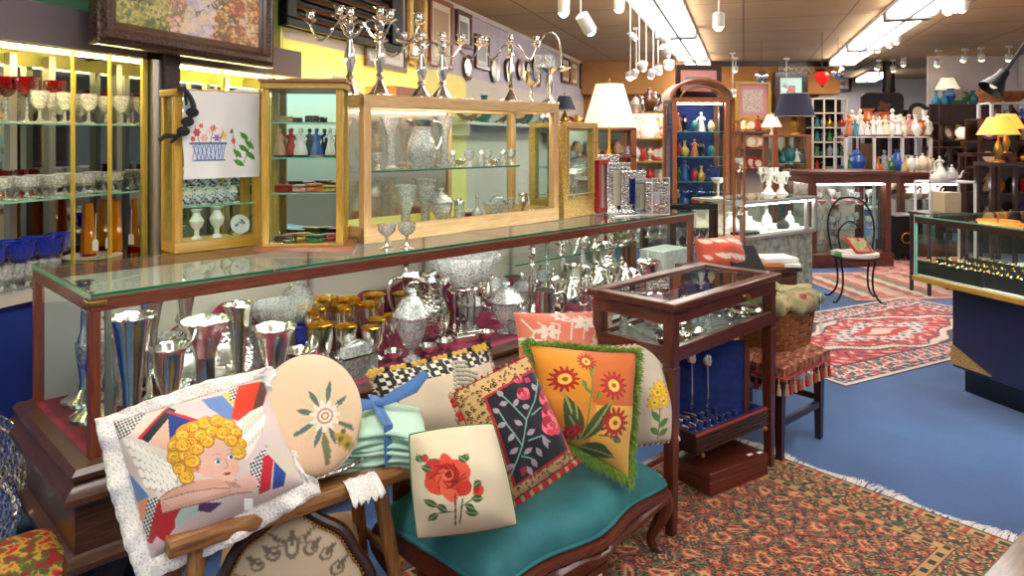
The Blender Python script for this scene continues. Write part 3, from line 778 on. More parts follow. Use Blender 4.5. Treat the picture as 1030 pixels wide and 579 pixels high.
# big landscape painting
PW = 1.3; PH = .95
pt = thing('landscape_painting', 'large garden-path oil painting in a carved dark brown frame above the wall cabinets', 'painting', R(-2.86, 2.58, 1.925), RZW)
def frame_ring(w, h, bw, d0, d1, z=0):
    m_ = MB()
    o = [(0, 0), (w, 0), (w, h), (0, h)]; i_ = [(bw, bw), (w - bw, bw), (w - bw, h - bw), (bw, h - bw)]
    return m_, o, i_
def mitre_frame(w, h, prof):
    """picture frame swept round a rectangle; prof = list of (inset, depth toward -y)"""
    vs = []; fs = []; n = len(prof)
    for k, (sx, sz, ix, iz) in enumerate(((0, 0, 1, 1), (w, 0, -1, 1), (w, h, -1, -1), (0, h, 1, -1))):
        for a, d in prof: vs.append((sx + ix * a, -d, sz + iz * a))
    for k in range(4):
        j = (k + 1) % 4
        for q in range(n - 1): fs.append((k * n + q, j * n + q, j * n + q + 1, k * n + q + 1))
    return MB().add(vs, fs)
# local x runs along the wall; front looks into the room (-y after the rotation)
mitre_frame(PW, PH, [(0, 0), (0, .05), (.01, .06), (.022, .045), (.036, .07), (.06, .078), (.08, .06)]).build('outer_moulding', 'dark_ornate' if 'dark_ornate' in MT else 'walnut', pt)
mitre_frame(PW, PH, [(.08, .06), (.09, .045), (.105, .05), (.118, .03)]).build('inner_moulding', 'walnut', pt)
nx, ny = 230, 150
ax = np.linspace(.115, PW - .115, nx); az = np.linspace(.115, PH - .115, ny); XX, ZZ = np.meshgrid(ax, az)
cv = Canvas(XX.ravel(), ZZ.ravel(), (96, 84, 48))
for i in range(2900):
    x, z = rng.uniform(.1, PW - .1), rng.uniform(.1, PH - .1); kk_ = 4.5 if i < 300 else 1
    u = (x - .16) / (PW - .32)
    if .36 + .25 * z < u < .62 + .1 * z: c_ = [(226, 206, 180), (240, 226, 224), (206, 190, 214), (244, 214, 170)][rng.integers(4)]
    elif u < .3: c_ = [(134, 134, 60), (176, 166, 74), (92, 104, 50), (214, 196, 110)][rng.integers(4)]
    elif u < .5: c_ = [(230, 180, 150), (206, 90, 70), (246, 216, 200), (150, 120, 70)][rng.integers(4)]
    else: c_ = [(230, 156, 60), (196, 66, 46), (246, 190, 100), (150, 110, 44), (240, 210, 180), (130, 90, 40)][rng.integers(6)]
    cv.ell(x, z, rng.uniform(.005, .02) * kk_, rng.uniform(.004, .011) * kk_, c_, rng.uniform(-.6, .6), .8)
cvm = MB(); cvm.v = [(float(x), -.03, float(z)) for x, z in zip(XX.ravel(), ZZ.ravel())]
cvm.f = [(j * nx + i, j * nx + i + 1, (j + 1) * nx + i + 1, (j + 1) * nx + i) for j in range(ny - 1) for i in range(nx - 1)]
cvm.c = cv.c; cvm.build('canvas', 'oil_paint', pt)
MB().bb(.02, PW - .02, -.02, 0, .02, PH - .02).build('backing', 'cardboard', pt)
# ================================================================ the long glass counter (local x along its front, y to its back)
A0 = Vector((-1.345, 2.31, 0)); CL = 3.63; CD = .76; R45 = PI / 4
U45 = Vector((S2, S2, 0)); V45 = Vector((-S2, S2, 0))
def CW(x, y, z=0): return A0 + U45 * x + V45 * y + Vector((0, 0, z))
ct = thing('glass_counter', 'long mahogany and glass showcase counter filled with silver and crystal', 'display counter', A0, R45)
def cpart(name, mb, mat, par=ct, **k): return mb.build(name, mat, par, **k)
DZ = .46
# moulded wooden base swept round three sides
prof = [(0.0, .47), (.05, .47), (.065, .455), (.065, .44), (.05, .43), (.08, .41), (.09, .395), (.09, .375), (.06, .36), (.055, .35), (.055, .21), (.075, .20), (.085, .185), (.085, .165), (.065, .15), (.04, .14), (0, .14)]
vs = []; fs = []; n = len(prof)
for (x, y, ix, iy) in ((0, CD, -1, 1), (0, 0, -1, -1), (CL, 0, 1, -1), (CL, CD, 1, 1)):
    for a, z in prof: vs.append((x + ix * a, y + iy * a * (1 if iy < 0 else 0), z))
for k in range(3):
    for q in range(n - 1): fs.append((k * n + q, k * n + q + 1, (k + 1) * n + q + 1, (k + 1) * n + q))
bm_ = MB().add(vs, fs); bm_.bb(.0, CL, .0, CD, .14, .45)
cpart('base', bm_, 'case_wood_x', ang=25)
cpart('deck', MB().bb(0, CL, 0, CD, .45, DZ + .004), 'burgundy_cloth')
for x, y in ((0.02, .03), (CL - .1, .03), (0.02, CD - .12), (CL - .1, CD - .12), (CL / 2, .05), (CL / 2, CD - .12)):
    cpart('foot', MB().taper((x + .05, y + .04, .14), (.13, .11), (x + .05, y + .04, 0), (.07, .07)), 'case_wood', bevel=.01)
pw = .034
for x in (0, CL - pw):
    for y in (0, CD - pw):
        cpart('corner_post', MB().bb(x, x + pw, y, y + pw, DZ, .94), 'rail_wood', bevel=.003)
for y in (0, CD - pw):
    cpart('top_rail', MB().bb(0, CL, y - .004 if y == 0 else y, y + pw, .938, .982), 'rail_wood_x', bevel=.004)
for x in (0, CL - pw): cpart('top_rail', MB().bb(x - .002, x + pw, pw, CD - pw, .938, .982), 'rail_wood_y', bevel=.004)
segs = [0, .62, 1.86, CL]
for a, b_ in zip(segs[:-1], segs[1:]):
    g = cpart('glass_top', MB().bb(a + .002, b_ - .002, -.014, CD, .984, 1.0), 'pane_shelf')
    cpart('glass_edge', MB().bb(a + .002, b_ - .002, -.0165, -.0145, .990, .999), 'glass_edge', g)
cpart('glass_edge', MB().bb(-.004, -.001, -.0165, CD, .984, .999), 'glass_edge_pale')
for a, b_ in ((pw, 1.9), (1.905, CL - pw)):
    cpart('front_glass', MB().bb(a, b_, .012, .017, DZ, .955), 'pane')
for x in (.014, CL - .018): cpart('side_glass', MB().bb(x, x + .005, pw, CD - pw, DZ, .955), 'pane')
cpart('back_panel', MB().bb(pw, CL - pw, CD - .03, CD - .02, DZ, .955), 'case_back')
for x in (.06, 1.17, 1.9, 2.6, 3.42):
    cpart('shelf_bracket', MB().bb(x, x + .018, .045 if x < .1 else CD - .06, .063 if x < .1 else CD - .035, DZ, .952), 'alu')
cpart('corner_bracket', MB().bb(-.004, .05, -.008, .0, .957, .973).bb(-.008, -.002, 0, .05, .957, .973), 'brass', bevel=.002)
cpart('light_strip', MB().bb(.08, CL - .1, .036, .056, .956, .966), 'strip_white'); cpart('strip_cap', MB().bb(.07, CL - .09, .034, .06, .966, .978), 'alu')
sh = cpart('glass_shelf', MB().bb(2.35, 3.56, .42, .70, .735, .742), 'pane_shelf'); cpart('shelf_edge', MB().bb(2.35, 3.56, .417, .419, .735, .742), 'glass_edge', sh)
# rumpled burgundy cloth draped up against the back, in two swags
def swag(x0, x1, seed, label):
    n, m_ = 40, 16; mb = MB(); rg = np.random.default_rng(seed); ph = rg.uniform(0, 6, 4)
    for j in range(m_):
        for i in range(n):
            a = i / (n - 1); b_ = j / (m_ - 1)
            x = x0 + (x1 - x0) * a
            y = .30 + .36 * min(1, b_ * 1.6) - .02 * math.sin(a * 18 + ph[0]) * b_
            z = DZ + .012 + max(0, b_ - .45) ** 1.2 * .5 * (.55 + .45 * math.sin(PI * a)) + .018 * math.sin(a * 25 + ph[1] + b_ * 3) * (.3 + b_) + .014 * math.sin(a * 11 + b_ * 7 + ph[2])
            mb.v.append((x, y, max(z, DZ + .006)))
    mb.f = [(j * n + i, j * n + i + 1, (j + 1) * n + i + 1, (j + 1) * n + i) for j in range(m_ - 1) for i in range(n - 1)]
    o = solo('draped_cloth', mb, 'burgundy_cloth', label, 'cloth', A0, R45, ang=180)
    sdf = o.modifiers.new('Solid', 'SOLIDIFY'); sdf.thickness = .004
swag(.35, 1.15, 1, 'rumpled burgundy cloth behind the tall silver vases in the counter')
swag(1.3, 2.5, 2, 'rumpled burgundy cloth behind the compote bowl in the counter')

# ---------------------------------------------------------------- wares inside, left to right
def cz(px, b, top):      # height above the deck for a top edge seen at row `top`
    v = CT(px, b); return zat(top, v.y) - DZ - .005
def cwid(px, b, w): return w / F * CT(px, b).y / 2
ZD = DZ + .006
def vs_in(px, b, top, w, wst, key, label, fl=0, m='silver'):
    h = cz(px, b, top); r = cwid(px, b, w)
    return put(key, trumpet(h, r, wst, m, fl), CT(px, b, ZD), label, 'vase')
vs_in(133, .11, 318, 45, .62, 'tv1', 'tall plain silver trumpet vase nearest the corner post of the counter')
vs_in(170, .13, 349, 38, .7, 'tv2', 'shorter silver trumpet vase with a flared rim, second from the corner post')
vs_in(206, .13, 322, 50, .36, 'tv3', 'silver lily vase with a wide fluted mouth between two trumpet vases', .07)
vs_in(240, .2, 306, 30, .6, 'tv4', 'slim tall silver bud vase with crystal mouth right of the lily vase')
vs_in(276, .12, 329, 44, .62, 'tv5', 'silver vase with crimped oval mouth behind the peach round cushion', .05)
vs_in(302, .16, 352, 30, .6, 'tv6', 'small silver beaker vase beside the peach round cushion')
vs_in(152, .42, 300, 26, .5, 'tv7', 'narrow silver vase standing far back behind the plain trumpet vase')
vs_in(186, .5, 290, 24, .45, 'tv8', 'slender silver vase at the back mirror of the counter')
# tall plain candlesticks seen through the end glass
for i, (x, y, h) in enumerate(((.12, .40, .44), (.14, .60, .47), (.13, .22, .40))):
    put('ts%d' % i, candlestick(h), CW(x, y, ZD), 'tall plain silver candlestick inside the left end of the counter, %s from the front' % ('second', 'third', 'first')[i], 'candlestick', 'candlesticks in the counter end', scale=(1.35, 1.35, 1))
# round ornate silver platter leaning
def platter(r=.14, m='silver_ornate'):
    def mk():
        t = thing('silver_platter', None, None); M = RotX(math.radians(68)); c = Vector((0, 0, r * .95))
        MB().lathe([(r * .62, 0), (r * .7, .006), (r, .018), (r * .98, .024), (r * .7, .012)], 32, c, M, flute=.03, fl_n=12).build('rim', m, t)
        MB().lathe([(r * .7, .011), (0, .013)], 30, c, M).build('well', 'silver', t)
        return t
    return mk
put('plat1', platter(.13), CT(186, .36, ZD), 'round ornate silver platter leaning behind the lily vase', 'platter', rz=R45)
put('plat1', platter(.13), CT(222, .4, ZD), 'round ornate silver platter leaning behind the slim bud vase', 'platter', rz=R45)
put('bwl1', bowl('silver_ornate', .1, .09), CT(222, .26, ZD), 'ornate silver bowl between the lily vase and the bud vase', 'bowl')
put('cj_b', candy_jar(.40, .085), CT(299, .5, ZD), 'large frosted crystal covered urn at the back of the counter above the peach cushion', 'covered jar')
put('cst', compote, CT(283, .36, ZD), 'small crystal dish on a silver column stand left of the covered urn', 'compote', scale=.72)
put('cobv', trumpet(.11, .035, .8, 'glass_cobalt'), CT(303, .3, ZD + .0), 'small cobalt blue glass beaker standing among the silver cups', 'beaker', scale=(1, 1, 1.9))
gl_spots = [(315, .30, 305), (322, .17, 322), (327, .44, 296), (343, .34, 306), (348, .18, 324), (350, .46, 297), (371, .38, 302), (376, .5, 293), (379, .24, 318), (373, .14, 326), (394, .3, 314), (404, .5, 292), (437, .36, 308), (446, .28, 311)]
for i, (px, b, top) in enumerate(gl_spots):
    h = cz(px, b, top)
    put('julep', julep, CT(px, b, ZD), 'silver wine cup with gilt rim inside the counter, %s counted from the left' % ORD[i], 'silver cup', 'silver cups with gilt rims', scale=h / .153)
put('cj1', candy_jar(cz(414, .12, 289), .075), CT(414, .12, ZD), 'cut crystal covered jar standing left of the compote bowl', 'covered jar')
put('comp', compote, CT(467, .22, ZD), 'large cut crystal bowl on a silver column stand', 'compote', rz=.5)
put('cj2', candy_jar(cz(509, .16, 283), .085), CT(509, .16, ZD), 'cut crystal covered jar standing right of the compote bowl', 'covered jar')
def glass_casket():
    t = thing('glass_casket', None, None)
    MB().bb(-.08, .08, -.05, .05, 0, .09).build('body', 'crystal', t, bevel=.01)
    MB().bb(-.084, .084, -.054, .054, .09, .097).bb(-.084, .084, -.054, .054, 0, .008).build('silver_trim', 'silver', t)
    MB().lathe([(.08, .097), (.06, .13), (.02, .145), (0, .147)], 20, sy=.6).build('lid', 'crystal', t)
    return t
put('casket', glass_casket, CT(357, .1, ZD), 'domed cut glass casket at the front glass beside the tasselled cushion', 'casket', rz=R45, scale=1.1)
put('casket', glass_casket, CT(524, .09, ZD), 'small cut glass casket behind the coral damask cushion', 'casket', rz=R45, scale=.8)
put('sq', mug(), CT(548, .16, ZD), 'silver tankard with scroll handle behind the coral cushion', 'tankard', rz=.2, scale=1.35)
put('teapot', teapot(), CT(574, .14, ZD), 'ribbed silver teapot at the front glass beside the wooden table vitrine', 'teapot', rz=2.6)
put('teapot', teapot(), CT(600, .26, ZD), 'ribbed silver coffee pot behind the first teapot', 'teapot', rz=.9, scale=1.15)
put('teapot', teapot(), CT(556, .36, ZD), 'ribbed silver teapot in the second row behind the tankard', 'teapot', rz=.4, scale=1.05)
put('teapot', teapot(), CT(628, .2, ZD), 'ribbed silver teapot above the corner of the wooden table vitrine', 'teapot', rz=3.0, scale=.95)
put('mugb', mug(), CT(590, .12, ZD), 'small silver cream jug beside the ribbed teapot', 'jug', rz=-.4, scale=.8)
put('cnd_in', candelabra(.44, .13, 2), CT(586, .42, ZD), 'two-armed silver candelabra in the counter behind the teapots', 'candelabra', rz=R45)
put('cnd_in', candelabra(.44, .13, 2), CT(566, .5, ZD), 'two-armed silver candelabra standing by the back mirror left of its twin', 'candelabra', rz=R45 + .5, scale=.95)
put('cs_in', candlestick(.36), CT(536, .42, ZD), 'baluster silver candlestick in the counter behind the covered jar', 'candlestick', scale=1.1)
put('cs_in', candlestick(.36), CT(550, .52, ZD), 'baluster silver candlestick by the back mirror right of the covered jar', 'candlestick', scale=1.2)
put('cs_in', candlestick(.36), CT(482, .5, ZD), 'baluster silver candlestick behind the large crystal bowl', 'candlestick')
put('cs_in', candlestick(.36), CT(408, .58, ZD), 'baluster silver candlestick behind the gilt-rimmed cups', 'candlestick')
put('urn_in', pitcher('silver_ornate', 'silver'), CT(418, .45, ZD), 'embossed silver pitcher behind the crystal covered jar', 'pitcher', rz=.4, scale=1.25)
put('urn_in', pitcher('silver_ornate', 'silver'), CT(610, .5, ZD), 'embossed silver pitcher by the back mirror above the table vitrine', 'pitcher', rz=.8, scale=1.2)
put('bucket', trumpet(.2, .085, .75, 'silver', 0), CT(652, .2, ZD), 'silver wine cooler in the right end of the counter', 'wine cooler')
put('bwl_s', bowl('silver', .12, .1), CT(640, .36, ZD), 'footed silver bowl beside the wine cooler', 'bowl')
for i, px in enumerate((598, 614, 630, 640, 652, 664, 676)):
    put('shelfsil', goblet('silver', 'silver', .12, .035, .4), CT(px, .54 - .04 * (i % 2), .743), 'small silver goblet on the glass shelf in the counter, %s from the left' % ORD[i], 'goblet', 'silver goblets on the counter shelf')
put('fern', bowl('silver', .09, .05), CT(624, .46, .743), 'shallow silver bowl on the glass shelf in the counter', 'bowl')
fm = MB(); rr = random.Random(4)
for i in range(60):
    a = rr.uniform(0, 2 * PI); r_ = rr.uniform(.01, .09); fm.tube([(0, 0, .02), (r_ * .5 * math.cos(a), r_ * .5 * math.sin(a), .06), (r_ * math.cos(a), r_ * math.sin(a), rr.uniform(.05, .075))], [.003, .005, .001], 5)
solo('sprig', fm, 'greenery', 'green sprigs lying in the shallow silver bowl', 'greenery', CT(624, .46, .755))
solo('display_block', MB().bb(-.16, .16, -.1, .1, 0, .24), 'leather_tag', 'plain light grey display block in the right end of the counter', 'block', CT(668, .3, ZD), R45, bevel=.004)
for i, (px, b) in enumerate(((330, .1), (339, .22), (396, .16), (430, .12), (447, .12), (489, .1), (530, .3), (560, .22))):
    put('smallbowl', bowl('silver', .045, .05), CT(px, b, ZD), 'small silver salt dish on the burgundy deck, %s from the left' % ORD[i], 'dish', 'small silver salt dishes')

# second and third rows of assorted silver and crystal
rg = random.Random(77); NK = {}
RK_ = [('teapot', teapot(), 'ribbed silver teapot', 'teapot', .95), ('urn_in', None, 'embossed silver pitcher', 'pitcher', 1.0), ('cs_in', None, 'baluster silver candlestick', 'candlestick', .9), ('sqm', mug(), 'silver tankard', 'tankard', 1.2), ('cg', goblet('crystal', 'crystal', .2, .05, .5), 'cut crystal goblet', 'goblet', 1.0),
       ('bwo', bowl('silver_ornate', .08, .09), 'embossed silver bowl', 'bowl', 1.1), ('dec', decanter(), 'cut crystal decanter', 'decanter', 1.1), ('cj2', None, 'crystal covered jar', 'covered jar', .75), ('shelfsil', None, 'small silver goblet', 'goblet', 1.3)]
for i in range(34):
    k_ = RK_[(i * 5 + i // 9) % 9]; x = .95 + i * .077; y = (.30, .44, .58)[i % 3] + rg.uniform(-.03, .03); zz = ZD + (.16 if y > .52 and x < 2.4 else .0 + (.03 if x < 2.4 else 0))
    if y > .52 and x < 2.4: y = .5; zz = ZD + .1
    if .95 < x < 1.62: continue
    NK[k_[2]] = NK.get(k_[2], -1) + 1
    put(k_[0], k_[1], CW(x, y, zz), '%s in the rear rows of the counter, %s such from the left' % (k_[2], ORD[NK[k_[2]]]), k_[3], rz=rg.uniform(0, 6), scale=k_[4] * rg.uniform(.85, 1.1))
for i in range(9):
    x = .16 + i * .085; put(*[('cg', RK_[4][1]), ('dec', RK_[6][1]), ('sqm', None)][i % 3], CW(x, .58 - .1 * (i % 2), ZD + .003), '%s behind the tall silver vases, %s from the counter end' % (('cut crystal goblet', 'cut crystal decanter', 'silver tankard')[i % 3], ORD[i]), ('goblet', 'decanter', 'tankard')[i % 3], scale=1.15)

# ================================================================ on top of the counter
TZ = 1.001
# --- large pine vitrine
V0 = Vector((-.684, 3.35, TZ)); VL = 1.36; VD = .40; VH = .695
pv = thing('pine_vitrine', 'large pine-framed glass display box standing on the long counter', 'vitrine', V0, R45)
p_ = .042
MB().bb(0, VL, 0, VD, 0, .03).build('floor_board', 'pine_x', pv)
MB().bb(0, VL, -.002, .03, 0, .075).build('bottom_rail', 'pine_x', pv, bevel=.003)
MB().bb(0, VL, 0, VD, VH - .008, VH).bb(0, VL, -.002, .035, VH - .06, VH - .008).bb(0, VL, VD - .035, VD, VH - .06, VH - .008).build('top_rail', 'pine_x', pv, bevel=.003)
MB().bb(0, .03, 0, VD, 0, .075).bb(0, .03, .03, VD, VH - .06, VH - .008).build('end_rail', 'pine_y', pv)
MB().bb(VL - .03, VL, 0, VD, 0, .075).bb(VL - .03, VL, .03, VD, VH - .06, VH - .008).build('end_rail', 'pine_y', pv)
for x in (0, VL - p_):
    for y in (0, VD - p_): MB().bb(x, x + p_, y, y + p_, .03, VH - .01).build('post', 'pine', pv, bevel=.003)
MB().bb(p_, VL - p_, .012, .016, .07, VH - .055).build('front_glass', 'pane', pv)
for x in (.014, VL - .018): MB().bb(x, x + .004, p_, VD - p_, .07, VH - .055).build('end_glass', 'pane', pv)
MB().bb(VL * .62, VL - p_, VD - .02, VD - .014, .07, VH - .055).build('back_glass', 'pane_shelf', pv); MB().bb(p_, VL * .6, VD - .02, VD - .014, .07, VH - .055).build('back_mirror', 'mirror_soft', pv); MB().bb(VL * .6, VL * .62, VD - .03, VD, .03, VH - .01).build('back_mullion', 'pine', pv)  # back mirror added to double the crystal and throw light back
g = MB().bb(.03, VL * .80, .06, VD - .05, .325, .333).build('glass_shelf', 'pane_shelf', pv); MB().bb(.03, VL * .80, .057, .059, .325, .333).build('shelf_edge', 'glass_edge', g)
MB().bb(.05, VL - .05, .037, .05, VH - .035, VH - .025).build('light_strip', 'strip_white', pv)
def PV(x, y, z): return V0 + U45 * x + V45 * y + Vector((0, 0, z))
def PVp(px, y, z):      # column px at depth y inside the vitrine
    u = (px - CX) / F; k = V0.y - V0.x + 1.4142 * y; Y = k / (1 - u); return Vector((u * Y, Y, TZ + z))
put('pv1', trumpet(.26, .055, .4, 'crystal', .04), PVp(393, .16, .334), 'flared crystal vase on the pine vitrine shelf left of the ewer', 'vase')
put('pv1', trumpet(.26, .055, .4, 'crystal', .04), PVp(447, .2, .334), 'flared crystal vase on the pine vitrine shelf right of the ewer', 'vase', scale=1.05)
put('pitch', pitcher(), PVp(424, .14, .334), 'crystal claret ewer with silver collar on the pine vitrine shelf', 'ewer', rz=3.6)
for i, (px, k_) in enumerate(((380, 'g'), (455, 's'), (463, 'c'), (472, 'g'), (484, 's'), (490, 'g'), (497, 'c'), (506, 's'), (514, 'g'))):
    mk = {'g': ('vg', goblet('crystal', 'crystal', .085, .028, .4), 'crystal cordial glass'), 's': ('vs', shaker, 'crystal salt shaker with silver cap'), 'c': ('vc', bowl('silver', .035, .035), 'small silver bowl')}[k_]
    put(mk[0], mk[1], PVp(px, .12 + .05 * (i % 3), .334), '%s on the pine vitrine shelf, %s thing from the left end of the shelf' % (mk[2], ORD[i + (1 if i else 0)]), mk[2].split()[-1] if k_ != 's' else 'salt shaker')
put('pvb', trumpet(.22, .06, .8, 'crystal', .03), PVp(408, .12, .031), 'round-shouldered cut crystal vase low in the left of the pine vitrine', 'vase')
put('pvc', trumpet(.24, .065, .85, 'crystal', .0), PVp(428, .2, .031), 'square-shouldered crystal vase low in the pine vitrine behind a shaker', 'vase')
put('pvd', candy_jar(.2, .06), PVp(444, .1, .031), 'low cut crystal covered jar on the pine vitrine floor', 'covered jar')
put('vs', shaker, PVp(462, .08, .031), 'tall crystal shaker with silver cap on the pine vitrine floor', 'salt shaker', scale=1.6)
put('pvdec', decanter(), PVp(480, .1, .031), 'little perfume bottle with stopper on the pine vitrine floor', 'perfume bottle', scale=.6)
put('pvbowl', bowl('crystal', .06, .07), PVp(497, .2, .031), 'crystal bowl with silver lid behind the red dish', 'bowl', scale=1.2)
put('casket', glass_casket, PVp(500, .26, .031), 'cut glass casket at the back of the pine vitrine', 'casket', rz=R45, scale=.8)
put('reddish', bowl('glaze_red', .04, .018), PVp(490, .07, .031), 'small bright red enamel dish on the pine vitrine floor', 'dish')
put('burg', trinket_box('glass_redbase', .08, .05, .05), PVp(472, .14, .031), 'dark red lacquered box on the pine vitrine floor', 'box', rz=R45)
put('pvcyl', trumpet(.11, .022, 1.0, 'crystal'), PVp(514, .12, .031), 'straight crystal tumbler left of the silver-capped jar in the pine vitrine', 'tumbler')
put('pvcyl2', trumpet(.13, .03, 1.0, 'silver'), PVp(526, .1, .031), 'silver cylinder beaker at the right of the pine vitrine', 'beaker')
for i, (px, y_) in enumerate(((416, .06), (452, .05), (505, .06), (520, .05), (536, .08), (544, .14))):
    put('vc', bowl('silver', .035, .035), PVp(px, y_, .031), 'small silver bowl on the pine vitrine floor, %s from the left' % ORD[i], 'bowl', 'small silver bowls in the vitrine')
# two small crystal-and-silver compotes in front of the vitrine
small_c = goblet('crystal', 'silver', .11, .042, .5)
for px, lb in ((389, 'left'), (409, 'right')):
    put('smc', small_c, Vector(G(px, 250 - (1 if lb == 'right' else 0), TZ)), 'small silver-footed crystal compote before the vitrine corner post, %s of the two' % lb, 'compote')

# --- open glass door-cabinet with towel (golden wood), aligned with the counter
TX = Vector((-1.428, 3.07, TZ))
put('gvit', glass_cabinet('golden_vitrine', .39, .16, 0, .70, 'golden_wood', .034, (.19, .34), 'pane', base_h=.045), TX, 'golden wood glazed vitrine with a white towel draped over its top', 'vitrine', rz=R45)
def TL(x, y, z): return TX + U45 * x + V45 * y + Vector((0, 0, z))
for i, x in enumerate((.06, .11, .16, .21, .26)):
    put('bwjar', vase('blue_china', .15, .055, 0), TL(x + .02, .09, .197), 'small blue and white jar on the shelf of the towel vitrine, %s from the left' % ORD[i], 'china jar', 'blue and white jars in the towel vitrine', scale=.62)
put('wv1', vase('white_china', .13, .035, 1), TL(.12, .07, .046), 'white twisted china vase, left one on the floor of the towel vitrine', 'vase')
put('wv1', vase('white_china', .13, .035, 1), TL(.21, .07, .046), 'white twisted china vase, right one on the floor of the towel vitrine', 'vase', scale=1.05)
put('wpl', stand_plate('white_china', .045, 'blue_china'), TL(.31, .07, .046), 'small round dish on an easel on the floor of the towel vitrine', 'dish', rz=R45)
# embroidered towel hanging over the front
nx, ny = 120, 130; mb = MB()
tU, tV = np.meshgrid(np.linspace(0, 1, nx), np.linspace(0, 1, ny))
cv = Canvas(tU.ravel() * 74 + 178, tV.ravel() * 90 + 87, (240, 236, 236))
cv.poly([(186, 144), (218, 144), (214, 160), (190, 160)], (206, 214, 232))
for i in range(8):
    cv.line([(187 + i * 4, 145), (192 + i * 3, 160)], .7, (84, 110, 170)); cv.line([(190 + i * 4, 145), (187 + i * 4 - 1, 160)], .7, (84, 110, 170))
cv.line([(185, 144.5), (219, 144.5)], 2, (90, 110, 160)); cv.line([(188, 160), (216, 160)], 1.6, (90, 110, 160))
for (x, y, r_, c_) in ((192, 134, 4.2, (206, 40, 44)), (188, 140, 3, (214, 70, 60)), (199, 139, 4, (240, 170, 160)), (207, 130, 3.5, (232, 120, 120)), (210, 139, 3.6, (150, 90, 170)), (217, 137, 3.8, (240, 190, 90)), (203, 133, 3, (250, 200, 190)), (196, 128, 2.4, (210, 60, 60)), (214, 131, 2.6, (246, 210, 200)), (227, 142, 2.6, (214, 70, 80)), (225, 133, 2, (200, 60, 60))):
    cv.daisy(x, y, r_, 6, c_, tuple(min(255, int(k * 1.1 + 20)) for k in c_))
for a, b_ in (((195, 145), (190, 128)), ((204, 145), (208, 127)), ((212, 145), (216, 133)), ((229, 160), (226, 130)), ((236, 162), (244, 140))): cv.line([a, b_], .8, (70, 120, 60))
for q in ((238, 141, 246, 150), (232, 146, 240, 152), (226, 150, 234, 158), (238, 152, 246, 160), (226, 160, 236, 166), (234, 134, 241, 141)): cv.leaf(*q, 2.6, (88, 150, 70), (60, 110, 50))
for j in range(ny):
    for i in range(nx):
        a = i / (nx - 1); v = j / (ny - 1)
        x = .028 + .34 * a; L_ = .08 + .42 * v
        if L_ < .12: y, z = .12 - L_, .703 + .003 * math.sin(a * 20)
        else: y, z = -.010 - .006 * (1 + math.sin(a * 14 + v * 2)) * min(1, (L_ - .12) * 6), .705 - (L_ - .11)
        mb.v.append((x + .004 * math.sin(v * 9), y, z))
mb.f = [(j * nx + i, (j + 1) * nx + i, (j + 1) * nx + i + 1, j * nx + i + 1) for j in range(ny - 1) for i in range(nx - 1)]
mb.c = cv.c
tw = solo('linen_towel', mb, 'needlework', 'white linen towel embroidered with a basket of flowers hung over the golden vitrine', 'towel', TX, R45, ang=180)
m_ = tw.modifiers.new('S', 'SOLIDIFY'); m_.thickness = .003
# dark ribbon bow on the towel corner
rb = MB()
rib = [(.0, -.03, .70), (.035, -.035, .69), (.06, -.05, .62), (.03, -.05, .55), (.0, -.04, .5), (-.03, -.035, .47)]
rb.curve([Vector(p) for p in rib], [.012, .016, .02, .014, .018, .006], 8, flat=.35)
for p in ((.055, -.05, .60), (.035, -.05, .56), (.02, -.045, .52)): rb.ball(p, .026, 10, .8, 1.1, .5)
rb.tube([(.03, -.03, .71), (.036, -.035, .63)], .009, 8, flat=.4).tube([(0, -.04, .5), (-.05, -.03, .5), (-.07, -.02, .48)], [.012, .016, .012], 8, flat=.4)
solo('ribbon_bow', rb, 'cloth_black', 'dark grey satin ribbon bow tied at the towel corner', 'ribbon', TX, R45)

# --- tall narrow mirror-backed cabinet with trinket boxes
NX = Vector((-1.085, 3.15, TZ)); nrz = .10
put('ncab', glass_cabinet('narrow_cabinet', .345, .2, 0, .735, 'golden_wood', .03, (.245, .40, .555), 'mirror', base_h=.03), NX, 'narrow golden wood cabinet with mirror back and trinket boxes', 'cabinet', rz=nrz)
MB().bb(-.03, .39, -.03, .2, 0, .02).build('plinth', 'cherry_wood_x', [o for o in COL.objects if o.name.startswith('narrow_cabinet')][0])
MB().bb(-.012, .36, -.02, .2, .735, .75).build('cornice', 'cherry_wood_x', [o for o in COL.objects if o.name.startswith('narrow_cabinet')][0])
NXR = RotZ(nrz)
def NC(x, y, z): return NX + NXR @ Vector((x, y, 0)) + Vector((0, 0, z))
for i, (x, y, z, m, s) in enumerate(((.07, .07, .03, 'glaze_brown', 1.0), (.11, .04, .03, 'glaze_black', .8), (.16, .08, .03, 'brass', 1.3), (.22, .05, .03, 'glaze_green', 1.2), (.27, .09, .03, 'glaze_red', 1.1), (.10, .11, .03, 'glaze_orange', 1.1),
    (.08, .06, .252, 'glaze_red', 1.2), (.15, .07, .252, 'glaze_pink', 1.1), (.21, .06, .252, 'glaze_orange', 1.3), (.27, .06, .252, 'glaze_yellow', 1.0), (.09, .07, .562, 'glaze_tan', .9), (.2, .07, .562, 'glaze_black', 1.0))):
    cn = m.split('_')[-1]
    pl = 'floor' if z < .1 else 'lowest glass shelf' if z < .3 else 'top glass shelf'
    put('tb' + m, trinket_box(m), NC(x, y, z), '%s trinket box with gilt hinge on the %s of the narrow cabinet' % ({'red': 'red enamel', 'brass': 'brass', 'tan': 'tan'}.get(cn, cn), pl), 'trinket box', rz=nrz + .4 * (i % 3 - 1), scale=s * .82)
